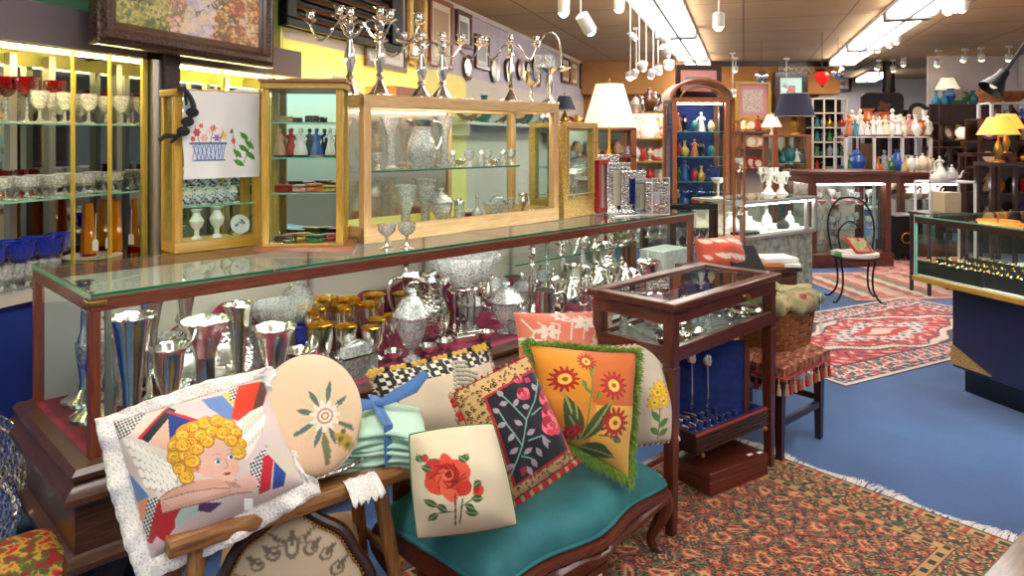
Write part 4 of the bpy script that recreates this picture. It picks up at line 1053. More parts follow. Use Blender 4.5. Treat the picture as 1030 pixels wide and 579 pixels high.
for i, (x, m, m2) in enumerate(((.06, 'glaze_tan', 'glaze_brown'), (.11, 'glaze_red', 'glaze_black'), (.15, 'white_china', 'glaze_black'), (.22, 'glaze_blue', 'glaze_tan'), (.28, 'white_china', 'glaze_green'))):
    put('nf%d' % i, figurine(m, m2, i), NC(x, .07, .407), '%s china figure on the middle shelf of the narrow cabinet, %s from the left' % (m.split('_')[-1] if 'white' not in m else 'white', ORD[i]), 'figurine', scale=.75)

# --- gilt carved glass box behind the right end of the pine vitrine
gb = Vector((.315, 4.375, TZ))
put('gilt', glass_cabinet('gilt_vitrine', .37, .26, 0, .585, 'gilt', .042, (.3,), 'pane', base_h=.11, topmat='gilt'), gb, 'carved gilt glass vitrine on the counter beside the silver frames', 'vitrine', rz=R45 + .12)
go_ = [o for o in COL.objects if o.name == 'gilt_vitrine'][0]
for q in (.004, .042):
    MB().tube([(q, -.004, .10 + q), (.37 - q, -.004, .10 + q), (.37 - q, -.004, .585 - q * .8), (q, -.004, .585 - q * .8)], .0065, 8, closed=True).build('carved_bead', 'gilt', go_)
    MB().tube([(-.004, q, .10 + q), (-.004, .26 - q, .10 + q), (-.004, .26 - q, .585 - q * .8), (-.004, q, .585 - q * .8)], .0065, 8, closed=True).build('carved_bead', 'gilt', go_)
def GB(x, y, z): return gb + RotZ(R45 + .12) @ Vector((x, y, 0)) + Vector((0, 0, z))
for i, (x, z, s) in enumerate(((.1, .306, .9), (.19, .306, 1.0), (.27, .306, .9), (.1, .111, 1.2), (.2, .111, 1.3), (.28, .111, 1.0))):
    put('lowgob', low, GB(x, .13, z), 'clear crystal glass in the gilt vitrine, %s, %s from the left' % ('upper shelf' if z > .2 else 'lower level', ORD[i % 3]), 'glass', 'glasses in the gilt vitrine', scale=s)

# --- silver frames and books in a white wire rack
RK = CT(636, .17, TZ)
rack = MB()
for x in (-.17, .17):
    rack.tube([(x, -.1, .006), (x, .1, .006)], .004, 6)
for k, y in enumerate((-.09, -.03, .03, .09)):
    rack.tube([(-.17, y, .004), (-.17 + .0, y, .2 if y < 0 else .1), (.02 if y < 0 else .17, y, .2 if y < 0 else .1), (.02 if y < 0 else .17, y, .004)] if False else [(-.17, y, .004), (.17, y, .004)], .003, 6)
solo('wire_rack', MB().tube([(.08, -.12, .004), (.08, -.12, .235), (.2, -.12, .235), (.2, -.12, .004), (-.17, -.12, .004), (-.17, .16, .004), (.2, .16, .004), (.2, -.12, .004)], .0045, 6).tube([(-.17, .02, .004), (.2, .02, .004)], .003, 6).tube([(.2, .04, .004), (.2, .04, .22), (.12, .04, .22)], .003, 6),
     'white_metal', 'white wire easel rack holding the silver frames on the counter end', 'rack', RK, .28)
def FR(x, y): return RK + RotZ(.28) @ Vector((x, y, .009))
put('fr1', photo_frame('silver_ornate', .18, .37, .05, 'cloth_grey'), FR(-.13, .12), 'tallest ornate silver picture frame at the back of the frame rack', 'picture frame', rz=.3)
put('fr0', photo_frame('glaze_red', .13, .34, .03, 'cloth_red', .03), FR(-.19, .07), 'bright red bound album at the left of the silver frames', 'album', rz=.9)
put('fr2', photo_frame('silver_ornate', .17, .32, .045, 'velvet_blue'), FR(-.08, .04), 'tall silver frame with dark blue velvet back, second in the rack', 'picture frame', rz=.35)
put('fr3', photo_frame('silver_ornate', .17, .27, .055, 'velvet_blue', .02, 'velvet_blue'), FR(-.0, -.01), 'arched embossed silver frame in the middle of the rack', 'picture frame', rz=.25)
put('fr4', photo_frame('silver_dull', .14, .22, .03, 'velvet_blue'), FR(.06, -.06), 'plain silver frame behind the front embossed one', 'picture frame', rz=.25)
put('fr5', photo_frame('silver_ornate', .16, .2, .06, 'velvet_blue', .02, 'silver'), FR(.12, -.1), 'small embossed silver frame at the front right of the rack', 'picture frame', rz=.25)
# cream lamp on the counter
put('lampA', table_lamp('shade_lit', 'brass', .86, .185, .30, .52), CT(613, .5, TZ), 'brass table lamp with a large cream panelled shade on the counter', 'lamp')

# --- candelabra on the pine vitrine
topz = TZ + VH + .001
def onV(px, y): v = PVp(px, y, 0); v.z = topz; return v
put('cndA', candelabra(.435, .2, 2), onV(352, .26), 'tall two-armed silver candelabra on the vitrine, left of the pair', 'candelabra', rz=-.05)
put('cndA', candelabra(.435, .2, 2), onV(382, .2), 'tall three-light silver candelabra on the vitrine, right of the pair', 'candelabra', rz=.5, scale=1.03)
put('cndA', candelabra(.435, .2, 2), onV(424, .2), 'shorter silver candelabra on the vitrine with outstretched arms, left of its twin', 'candelabra', rz=.1, scale=(1.05, 1.05, .8))
put('cndA', candelabra(.435, .2, 2), onV(445, .14), 'shorter silver candelabra on the vitrine with outstretched arms, right of its twin', 'candelabra', rz=.35, scale=(1.05, 1.05, .8))
put('cndA', candelabra(.435, .2, 2), onV(514, .2), 'silver candelabra standing over the middle of the pine vitrine', 'candelabra', rz=.05, scale=(.75, .75, .92))
# epergne with swan-neck arm and hanging dish
def epergne():
    t = thing('epergne', None, None)
    MB().lathe([(.06, 0), (.058, .012), (.02, .03), (.012, .06), (.02, .12), (.01, .18), (.04, .2), (.09, .215), (.088, .22), (.03, .21)], 18).build('base', 'silver', t)
    pts = [(-.07, 0, .2)] + [(-.07 + .0 + .07 * (1 - math.cos(a)), 0, .34 + .1 * math.sin(a)) for a in [PI * i / 10 for i in range(11)]] + [(.075, 0, .28)]
    MB().tube(pts, .006, 8).build('swan_arm', 'silver', t)
    MB().lathe([(.0, .2), (.03, .205), (.06, .225), (.058, .228), (.02, .212)], 16, (.075, 0, .0)).tube([(.075, 0, .28), (.075, 0, .22)], .003, 6).build('hanging_dish', 'silver', t)
    for x in (-.07, 0): MB().lathe([(.008, .22), (.03, .24), (.026, .27), (.034, .3), (.03, .3), (.02, .245)], 12, (x, 0, 0)).build('candle_cup', 'crystal', t)
    return t
put('eperg', epergne, onV(553, .14), 'silver epergne with a tall curved arm at the right end of the vitrine top', 'epergne', rz=.3)
put('eperg2', goblet('silver', 'silver', .2, .05, .5), onV(535, .22), 'silver goblet between the candelabra and the epergne', 'goblet')
# ================================================================ cushions
def unit(v): return Vector(v).normalized()
def onplane(px, py, P, n):
    d = Vector(((px - CX) / F, 1, -(py - HY) / F)); o = Vector((0, 0, EYE))
    return o + d * ((P - o).dot(n) / d.dot(n))
class Cushion:
    def __init__(s, name, label, cat, cor, anchor, n, thick, paint, base=(220, 208, 186), back=None, N=110, pinch=.05, mat='needlework', px_paint=True, wr=.0055, seed=0, pw=.56):
        n = unit(n); P = W(*anchor); s.n = n
        c = [onplane(x, y, P, n) for x, y in cor]; s.c = c; s.cp = cor
        s.O = (c[2] + c[3]) / 2
        s.t = thing(name, label, cat, s.O)
        s.thick = thick * 1.3; s.pinch = pinch; s.pw = pw
        rg = np.random.default_rng(seed); ph = rg.uniform(0, 6, 6)
        mb = MB(); col = []
        A, B = np.meshgrid(np.linspace(0, 1, N), np.linspace(0, 1, N)); A = A.ravel(); B = B.ravel()
        U = (1 - B) * ((1 - A) * cor[0][0] + A * cor[1][0]) + B * ((1 - A) * cor[3][0] + A * cor[2][0])
        V = (1 - B) * ((1 - A) * cor[0][1] + A * cor[1][1]) + B * ((1 - A) * cor[3][1] + A * cor[2][1])
        cv = Canvas(U, V, base); cv.A = A; cv.B = B
        if paint: paint(cv)
        s.wr = wr; s.ph = ph
        for a, b in zip(A, B): mb.v.append(tuple(s.pt(a, b, 1) - s.O))
        f = [(j * N + i, (j + 1) * N + i, (j + 1) * N + i + 1, j * N + i + 1) for j in range(N - 1) for i in range(N - 1)]
        mb.f = list(f); M = 30; o = len(mb.v)
        for j in range(M):
            for i in range(M): mb.v.append(tuple(s.pt(i / (M - 1), j / (M - 1), -1) - s.O))
        mb.f += [(o + j * M + i, o + j * M + i + 1, o + (j + 1) * M + i + 1, o + (j + 1) * M + i) for j in range(M - 1) for i in range(M - 1)]
        mb.c = np.vstack([cv.c, np.tile(lin(back or base), (M * M, 1))])
        mb.build('cushion_cover', mat, s.t, ang=180)
    def pt(s, a, b, side):
        u = 2 * a - 1; v = 2 * b - 1; k = s.pinch
        a2 = .5 + .5 * u * (1 - k * (1 - v * v)); b2 = .5 + .5 * v * (1 - k * (1 - u * u))
        c = s.c
        p = (1 - b2) * ((1 - a2) * c[0] + a2 * c[1]) + b2 * ((1 - a2) * c[3] + a2 * c[2])
        h = max(0, (1 - u * u) * (1 - v * v)) ** s.pw * s.thick * (.62 if side > 0 else .38)
        w = s.wr * (math.sin(a * 9 + b * 4 + s.ph[0]) + .6 * math.sin(b * 14 - a * 5 + s.ph[1]) + .5 * math.sin(a * 19 + s.ph[2])) * min(1, h / .02)
        return p + s.n * side * (h + w)
    def rim(s, m=80, out=0.0, inset=0.0):
        P = []
        for q in range(m):
            x = 4 * q / m; k = int(x); f_ = x - k
            a, b = [(f_, 0), (1, f_), (1 - f_, 1), (0, 1 - f_)][k]
            P.append((s.pt(a, b, 1) - s.O, a, b))
        return P
    def piping(s, r, mat, label=None, name='piping', flat=1):
        o = MB().tube([p for p, a, b in s.rim(96)], r, 7, closed=True).build(name, mat, s.t)
        if label: o['label'] = label
        return o
    def rope(s, r, m1, m2, tw=40):
        """twisted two-colour cord round the edge"""
        R_ = [p for p, a, b in s.rim(200)]; n = len(R_)
        for k, m in ((0, m1), (1, m2)):
            pts = []
            for i, p in enumerate(R_):
                t = (R_[(i + 1) % n] - R_[i - 1]).normalized(); x = t.cross(s.n); an = 2 * PI * tw * i / n + k * PI
                pts.append(p + x * math.cos(an) * r * .6 + s.n * math.sin(an) * r * .6)
            MB().tube(pts, r * .75, 5, closed=True).build('twisted_cord', m, s.t)
    def fringe(s, L, mat, n=900, name='fringe', w=.0012, sides=None, seed=3):
        rr = random.Random(seed); mb = MB(); cen = sum((c for c in s.c), Vector()) / 4 - s.O
        for i in range(n):
            x = rr.random() * 4; k = int(x); f_ = x - k
            if sides and k not in sides: continue
            a, b = [(f_, 0), (1, f_), (1 - f_, 1), (0, 1 - f_)][k]
            p = s.pt(a, b, 1) - s.O; o = (p - cen).normalized()
            d = (o + s.n * rr.uniform(-.9, 1.1) + Vector((rr.uniform(-.5, .5), rr.uniform(-.5, .5), rr.uniform(-.6, .3)))).normalized()
            l = L * rr.uniform(.6, 1.15)
            mb.tube([p - o * .004, p + d * l * .55, p + d * l + Vector((0, 0, -l * .25))], [w * 1.2, w * 1.6, w * .4], 3)
        return tag(mb.build(name, mat, s.t, smooth=False), kind='stuff')

# ---------- patchwork cherub pillow with lace frill, against the counter's front corner
def hound(cv, poly, c1=(236, 232, 228), c2=(40, 40, 44), k=3.4):
    x, y = cv.U, cv.V; before = cv.c.copy(); m = cv.poly(poly, c1)
    q = ((np.floor(x / k * 1.4 + y / k * .5) + np.floor(y / k * 1.4 - x / k * .5)) % 2 == 0) & m
    cv.where(q, c2)
def paint_cherub(cv):
    P = cv.poly
    P([(118, 424), (170, 420), (262, 382), (306, 486), (156, 560)], (222, 204, 200))
    P([(120, 430), (128, 425), (128, 560), (110, 560)], (226, 212, 206))
    hound(cv, [(112, 424), (146, 414), (136, 436), (120, 444)])
    P([(146, 414), (170, 410), (146, 436), (130, 440)], (232, 214, 206))
    P([(168, 410), (176, 414), (150, 448), (142, 444)], (34, 34, 48)); P([(166, 409), (168, 410), (142, 445), (139, 443)], (196, 28, 50))
    P([(152, 448), (168, 424), (180, 446), (172, 464)], (236, 190, 170))
    P([(168, 418), (206, 428), (186, 452), (172, 450)], (28, 60, 140)); P([(166, 416), (168, 414), (210, 430), (208, 434)], (196, 40, 60))
    P([(176, 410), (218, 398), (240, 428), (206, 428)], (218, 200, 208))
    P([(200, 403), (222, 399), (240, 420), (232, 428), (210, 414)], (112, 140, 200))
    P([(222, 398), (234, 392), (240, 402), (232, 410)], (230, 200, 90)); hound(cv, [(228, 394), (238, 390), (236, 404), (230, 406)])
    P([(238, 388), (262, 384), (250, 432), (232, 424)], (214, 60, 34)); P([(262, 384), (272, 386), (262, 420), (250, 430)], (96, 56, 46))
    P([(122, 470), (150, 500), (156, 516), (126, 510)], (84, 128, 196)); P([(118, 460), (126, 470), (130, 512), (120, 500)], (150, 176, 214))
    P([(126, 512), (150, 502), (146, 522), (136, 536)], (240, 150, 106)); hound(cv, [(150, 504), (162, 500), (150, 545), (141, 540)])
    P([(162, 500), (192, 512), (160, 552), (148, 545)], (192, 30, 42)); P([(158, 540), (166, 546), (156, 556), (150, 552)], (220, 190, 190))
    P([(186, 508), (206, 512), (176, 532), (176, 524)], (190, 214, 200)); P([(200, 508), (222, 508), (210, 518), (198, 516)], (76, 40, 100))
    hound(cv, [(250, 470), (268, 450), (262, 496), (252, 494)]); P([(264, 462), (276, 456), (270, 494), (258, 500)], (200, 30, 50))
    P([(276, 460), (290, 466), (284, 490), (272, 494)], (36, 70, 150)); P([(268, 440), (300, 470), (290, 480), (270, 460)], (218, 208, 190))
    # wings
    cv.poly([(123, 441), (131, 443), (142, 450), (160, 453), (176, 460), (184, 474), (182, 492), (170, 506), (160, 504), (154, 492), (144, 480), (134, 466), (127, 454)], (236, 228, 212))
    cv.poly([(234, 436), (240, 426), (252, 416), (264, 410), (268, 424), (262, 440), (254, 456), (246, 466), (240, 458)], (238, 230, 214))
    for r_ in range(5):
        for i in range(9):
            x = 128 + i * 6.2 + r_ * 5; y = 445 + i * 3.6 + r_ * 10.5 - i * r_ * .6
            if x > 180 or y > 504 or x < 126: continue
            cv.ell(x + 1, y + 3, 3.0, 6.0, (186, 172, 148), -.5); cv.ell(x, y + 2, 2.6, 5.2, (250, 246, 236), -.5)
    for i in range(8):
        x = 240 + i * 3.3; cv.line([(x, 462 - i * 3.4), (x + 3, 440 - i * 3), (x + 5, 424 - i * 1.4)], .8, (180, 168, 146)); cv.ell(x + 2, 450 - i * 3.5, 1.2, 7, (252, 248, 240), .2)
    # arms, shoulder, hands
    sk, sk2, ln = (226, 172, 150), (238, 192, 172), (158, 96, 78)
    P([(162, 503), (176, 494), (200, 486), (222, 484), (236, 484), (244, 492), (232, 500), (206, 508), (182, 514), (164, 518)], sk)
    P([(236, 488), (246, 478), (254, 482), (258, 490), (252, 497), (240, 500), (230, 498)], sk2); cv.ell(250, 488, 8, 7, sk2, -.3)
    P([(166, 506), (200, 495), (230, 490), (236, 494), (206, 503), (172, 512)], sk2)
    cv.line([(166, 505), (190, 498), (214, 494), (230, 494)], .9, ln); cv.line([(164, 518), (184, 513), (208, 507), (236, 499), (252, 497)], 1, ln); cv.line([(162, 503), (176, 494), (196, 488)], 1, ln)
    # back of the hair, then the face, then the curls round it
    for (x, y, a, b) in ((205, 440, 28, 14), (186, 455, 17, 17), (186, 470, 13, 13), (228, 440, 15, 11), (238, 452, 6, 12)): cv.ell(x, y, a, b, (214, 150, 40))
    cv.ell(219, 465, 20, 20, (234, 188, 168), -.25); cv.ell(226, 475, 13, 12, (234, 188, 168)); cv.ell(208, 477, 7, 6, (234, 180, 160)); cv.ell(236, 474, 4, 5, (234, 178, 158)); cv.ell(229, 484, 6, 4, (240, 198, 178))
    cv.ell(198, 474, 3.6, 5.4, (220, 160, 140), -.2); cv.ell(198, 474, 1.8, 3, (190, 120, 100), -.2)
    rg = random.Random(4)
    spots = [(176, 452), (184, 442), (194, 434), (206, 429), (218, 427), (229, 431), (237, 439), (241, 450), (239, 459), (176, 464), (181, 475), (188, 484), (188, 462), (192, 450), (202, 442), (213, 438), (224, 440), (232, 447), (194, 468), (185, 452), (198, 456), (208, 448)]
    for (x, y) in spots:
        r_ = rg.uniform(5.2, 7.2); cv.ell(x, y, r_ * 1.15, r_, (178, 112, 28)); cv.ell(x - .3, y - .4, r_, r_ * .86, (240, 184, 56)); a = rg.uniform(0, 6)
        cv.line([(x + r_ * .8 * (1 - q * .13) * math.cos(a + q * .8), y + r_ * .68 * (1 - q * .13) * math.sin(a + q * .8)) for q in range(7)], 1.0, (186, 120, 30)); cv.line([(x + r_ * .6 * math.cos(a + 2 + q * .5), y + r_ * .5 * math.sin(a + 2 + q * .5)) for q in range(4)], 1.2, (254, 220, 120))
    # features
    for x, y in ((218.5, 468), (231.5, 463)):
        cv.ell(x, y, 3.6, 2.5, (246, 242, 238), -.2); cv.ell(x + .3, y, 1.9, 2.1, (64, 118, 150)); cv.ell(x + .3, y, .9, 1.0, (20, 28, 44)); cv.line([(x - 3.8, y - 1.2), (x - 1, y - 2.9), (x + 3.4, y - 2.3)], .8, (128, 80, 60))
    cv.line([(213, 462), (218, 460), (222, 461)], .8, (200, 140, 90)); cv.line([(227, 457), (231, 455.5), (235, 457)], .8, (200, 140, 90))
    cv.line([(226, 465), (228.5, 472), (226, 474.5), (223.5, 474)], .8, (196, 132, 112)); cv.ell(227.5, 479.6, 3.4, 1.5, (204, 60, 62), -.25); cv.line([(224, 480), (231, 478.6)], .6, (130, 30, 40))
    for k in range(4): cv.line([(226 + k * 3, 487 + k * .6), (231 + k * 3, 493)], .8, ln)
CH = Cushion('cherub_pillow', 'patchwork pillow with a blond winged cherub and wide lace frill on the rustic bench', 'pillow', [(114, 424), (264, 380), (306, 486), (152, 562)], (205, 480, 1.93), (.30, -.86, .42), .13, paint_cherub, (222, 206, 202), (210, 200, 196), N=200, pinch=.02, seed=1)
# lace frill: ruffled band round three sides
def frill(C, w, parts, mat, name='lace_frill', waves=60, side=(0, 4)):
    n = 260; mb = MB(); cen = sum((c for c in C.c), Vector()) / 4 - C.O; K_ = 5
    for i in range(n):
        x = side[0] + (side[1] - side[0]) * i / (n - 1); x4 = x % 4; k = int(x4) % 4; f_ = x4 - int(x4)
        a, b = [(f_, 0), (1, f_), (1 - f_, 1), (0, 1 - f_)][k]
        p = C.pt(a, b, 1) - C.O
        e = [Vector((0, 0, 0))] * 2
        o = (p - cen).normalized()
        for j in range(K_):
            q = j / (K_ - 1)
            sc_ = 1 + (.05 * abs(math.sin(i * .45)) if j == K_ - 1 else 0)
            mb.v.append(tuple(p + o * w * q * sc_ + C.n * (.010 * q * math.sin(x * waves * .3) + .005 * q * math.sin(x * 41) + .003) + Vector((0, 0, -.012 * q * q))))
    mb.f = [(i * K_ + j, (i + 1) * K_ + j, (i + 1) * K_ + j + 1, i * K_ + j + 1) for i in range(n - 1) for j in range(K_ - 1)]
    o = mb.build(name, mat, C.t, ang=180); m_ = o.modifiers.new('S', 'SOLIDIFY'); m_.thickness = .0015
    return o
frill(CH, .048, None, 'lace', side=(1.9, 5.1)); frill(CH, .02, None, 'lace', 'lace_edging', side=(1.05, 1.95), waves=80)
tg = MB().box((0, 0, 0), (.022, .001, .028)); tgo = tg.build('price_tag', 'paper', CH.t); tgo.location = onplane(250, 507, W(248, 505, 1.83), unit((.30, -.86, .42))) - CH.O
tgo2 = MB().box((0, 0, 0), (.022, .001, .026)).tube([(0, 0, .012), (0, 0, .05)], .001, 5).build('price_tag', 'paper', CH.t); tgo2.location = W(156, 574, 1.76) - CH.O

# ---------- peach round embroidered box cushion in an oval silver dish
rc = W(311, 418, 2.12); nR = unit((.46, -.80, .38))
def disc_frame(n):
    zax = n; xax = Vector((0, 0, 1)).cross(n).normalized(); yax = n.cross(xax)
    return Matrix((xax, yax, zax)).transposed()
MR = disc_frame(nR)
rt = thing('round_cushion', 'peach round cushion embroidered with a pale flower spray, leaning in a silver dish', 'cushion', rc)
rr_ = .150; n_r = 60; n_a = 110; mb = MB(); uu = []; vv = []
for j in range(n_r + 1):
    for i in range(n_a):
        a = 2 * PI * i / n_a; r_ = rr_ * j / n_r
        h = .05 * (max(0, 1 - (r_ / rr_) ** 3)) ** .5 + .012
        x, y = r_ * math.cos(a), r_ * math.sin(a) * 1.12
        mb.v.append(tuple(MR @ Vector((x, y, h)))); uu.append(x); vv.append(y)
for j in range(n_r):
    for i in range(n_a): mb.f.append((j * n_a + i, (j + 1) * n_a + i, (j + 1) * n_a + (i + 1) % n_a, j * n_a + (i + 1) % n_a))
cv = Canvas(np.array(uu), np.array(vv), (240, 204, 168))
for k in range(17):
    a = k * 2 * PI / 17 + .2; l_ = .085 if k % 3 else .105; cv.leaf(.03 * math.cos(a) + .03, .03 * math.sin(a) - .01, l_ * math.cos(a) + .03, l_ * math.sin(a) - .01, .0075, (92, 118, 106) if k % 2 else (226, 206, 160))
cv.daisy(.03, -.01, .046, 11, (240, 232, 214), (232, 206, 150)); cv.ring = None
for r_, c_ in ((.024, (206, 150, 130)), (.018, (244, 236, 214)), (.012, (196, 130, 110)), (.007, (240, 226, 190))): cv.ell(.03, -.01, r_, r_ * .9, c_)
cv.leaf(.05, -.06, .12, -.12, .018, (196, 160, 60)); cv.leaf(.02, -.05, .03, -.15, .012, (120, 130, 80))
for sx, sy in ((.07, -.08), (.09, -.1), (.08, -.06)): cv.ell(sx, sy, .008, .008, (110, 110, 70))
mb.c = cv.c; mb.build('embroidered_face', 'needlework', rt, ang=180)
mb = MB().lathe([(0, -.06), (rr_ * .96, -.058), (rr_ * 1.02, -.045), (rr_ * 1.02, 0), (rr_, .012)], 60, (0, 0, 0), MR @ Matrix.Diagonal((1, 1.12, 1)))
mb.build('gusset', 'cloth_cream', rt)
MB().ring((0, 0, 0), rr_ * 1.005, .004, 70, 6, MR @ Matrix.Translation((0, 0, .012)).to_3x3(), 1, 1.12).build('piping', 'cloth_cream', rt, loc=nR * .012)

BZ = .5   # rustic bench height
def rb_(x, y): return Vector((-.846, 1.79, 0)) + Vector((.780, .625, 0)) * x + Vector((-.625, .780, 0)) * y
# oval silver dish on the bench holding the round cushion
dish = rb_(.42, .135); dish.z = BZ + .002
put('ovald', lambda: (lambda t: (MB().lathe([(.10, 0), (.11, .004), (.165, .022), (.18, .03), (.178, .034), (.16, .027), (.1, .01), (0, .008)], 40, flute=.015, fl_n=16, sy=.62).build('body', 'silver', t), MB().ring((0, 0, .032), .179, .005, 48, 6, None, 1, .62).build('rim', 'silver_ornate', t), t)[-1])(thing('silver_dish', None, None)),
    dish, 'shallow oval silver dish on the rustic bench under the round cushion', 'dish', rz=.68, scale=1.08)

# ---------- beige cushion with tassel edge, behind the teal napkins
def paint_tassel(cv):
    P = cv.poly
    hedge = (cv.B < .17) | (cv.A < .12)
    q = ((np.floor(cv.A * 26) + np.floor(cv.B * 26)) % 2 == 0)
    cv.where(hedge, (232, 226, 210)); cv.where(hedge & q, (34, 34, 38)); cv.where(hedge & (np.sin(cv.A * 60) > .6), (34, 34, 38))
    for k in range(14):
        pts = [(478 - 30 * math.sin(q * .5), 372 + k * 4.5 + 9 * math.cos(q * .5 + 2.2)) for q in range(1, 7)]
        cv.line(pts, 3.2, (158, 154, 132)); cv.line([(x, y + 1.6) for x, y in pts], 1.1, (104, 104, 86)); cv.line([(x, y - 1.2) for x, y in pts], .8, (206, 200, 180))
    for k in range(0):
        cv.line([(455 - k * 1.5, 380 + k * 9), (462, 376 + k * 9), (474, 382 + k * 9), (478 - k, 392 + k * 9)], 2.6, (150, 150, 128)); cv.line([(457 - k * 1.5, 383 + k * 9), (464, 379 + k * 9), (474, 385 + k * 9)], 1, (96, 100, 82))
TS = Cushion('tasselled_cushion', 'beige cushion edged in black and white braid with golden tassels, leaning on the counter', 'cushion', [(372, 374), (490, 346), (518, 446), (398, 482)], (430, 400, 2.62), (.34, -.88, .33), .14, paint_tassel, (216, 200, 176), (226, 216, 200), N=120, seed=2)
mb = MB(); mb2 = MB(); rg = random.Random(8)
for i in range(24):
    a = i / 23
    p = TS.pt(a, .0, 1) - TS.O
    tb = MB(); m_ = ['cloth_yellow', 'cloth_black'][1 if i % 4 == 3 else 0]
    tb.ball(p + TS.n * .014, .011, 8); 
    for k in range(6):
        d = Vector((rg.uniform(-.6, .6), -.3, rg.uniform(-1, -.2))).normalized(); tb.tube([p + TS.n * .014, p + TS.n * .02 + d * .022], [.004, .003], 4)
    tb.build('tassel', m_, TS.t)
TS.fringe(.014, 'cloth_cream', 500, 'edge_fringe', .0014)

# ---------- coral damask cushion at the back
def paint_coral(cv):
    c2 = (238, 222, 204)
    for (x, y, s_) in ((540, 335, 1), (576, 326, 1.1), (602, 340, 1), (556, 318, .7), (524, 346, .8), (612, 322, .6), (590, 348, .8)):
        for k in range(6):
            a = k * PI / 3 + .4 + x; cv.leaf(x, y, x + 13 * s_ * math.cos(a), y + 9 * s_ * math.sin(a), 2.6 * s_, c2)
        cv.ell(x, y, 2.2, 1.8, (226, 120, 96))
    for k in range(9): cv.line([(520 + k * 12, 322 + 4 * math.sin(k)), (528 + k * 12, 330 + 6 * math.cos(k)), (524 + k * 12, 344)], 1.4, c2)
CO = Cushion('damask_cushion', 'coral and cream damask cushion behind the orange flower cushion', 'cushion', [(516, 314), (616, 311), (624, 372), (520, 384)], (570, 340, 2.98), (.45, -.83, .33), .12, paint_coral, (230, 130, 106), (230, 130, 106), N=110, pinch=.07, seed=3)

# ---------- yellow flower cushion with rope edge
def paint_yellow(cv):
    for (x, y, r_) in ((651, 396, 8), (657, 404, 7), (648, 406, 7), (654, 390, 6), (660, 396, 5.5)):
        cv.daisy(x, y, r_, 7, (242, 196, 44), (250, 214, 90), (214, 150, 30))
    cv.line([(654, 412), (656, 440)], 1.2, (90, 130, 60))
    for q in ((655, 424, 646, 414), (655, 430, 664, 420), (656, 436, 646, 430), (656, 438, 666, 430)): cv.leaf(*q, 3, (92, 132, 60))
YF = Cushion('yellow_flower_cushion', 'cream cushion with a yellow needlepoint flower and red-white rope edge beside the table leg', 'cushion', [(606, 350), (666, 345), (683, 442), (622, 449)], (645, 400, 2.74), (.25, -.9, .34), .11, paint_yellow, (222, 208, 188), (200, 190, 160), N=120, pinch=-.01, seed=4)
YF.rope(.005, 'cloth_red', 'cloth_cream', 44)

# ---------- orange cushion with red daisies and green fringe
def paint_orange(cv):
    P = cv.poly
    P([(520, 330), (590, 330), (600, 410), (600, 430), (520, 430)], (232, 150, 40)); P([(582, 352), (646, 340), (640, 415), (582, 410)], (208, 106, 40))
    P([(584, 410), (640, 412), (636, 496), (576, 480)], (238, 186, 84)); P([(530, 400), (586, 408), (584, 470), (540, 440)], (222, 140, 50))
    cv.line([(583, 365), (580, 410), (578, 445)], 1.8, (120, 134, 60)); cv.line([(591, 440), (612, 442)], 1.4, (70, 90, 40))
    for q in ((576, 448, 556, 398, 7), (578, 446, 600, 406, 7), (574, 446, 566, 408, 6), (580, 448, 606, 460, 6), (578, 450, 612, 462, 5), (576, 440, 562, 420, 5), (604, 442, 616, 447, 3)):
        cv.leaf(*q, (66, 86, 42), (150, 160, 90))
    for q in ((581, 380, 586, 368, 2.5), (586, 404, 588, 396, 2.8), (576, 392, 572, 384, 3), (582, 398, 574, 392, 2)): cv.leaf(*q, (130, 150, 70), (80, 100, 40))
    for (x, y, r_) in ((556, 383, 11.5), (605, 390, 13.5), (606, 428, 14), (580, 364, 8.5)):
        cv.daisy(x, y, r_, 14, (196, 30, 34), (246, 196, 60), (120, 16, 24)); cv.ell(x, y, r_ * .5, r_ * .48, (250, 206, 90)); cv.ell(x, y, r_ * .2, r_ * .2, (170, 90, 40))
    cv.daisy(568, 436, 9, 10, (180, 26, 40), (200, 50, 60))
OR = Cushion('orange_flower_cushion', 'orange cushion with red daisies and a shaggy green fringe on the teal seat', 'cushion', [(532, 346), (640, 354), (632, 480), (545, 434)], (590, 410, 2.47), (.30, -.88, .36), .15, paint_orange, (226, 150, 60), (190, 130, 60), N=160, pinch=.05, seed=5)
noisemix('green_fringe', [(92, 128, 40), (150, 186, 84)], 120, .85)
OR.fringe(.036, 'green_fringe', 3000, 'green_fringe', .0015)

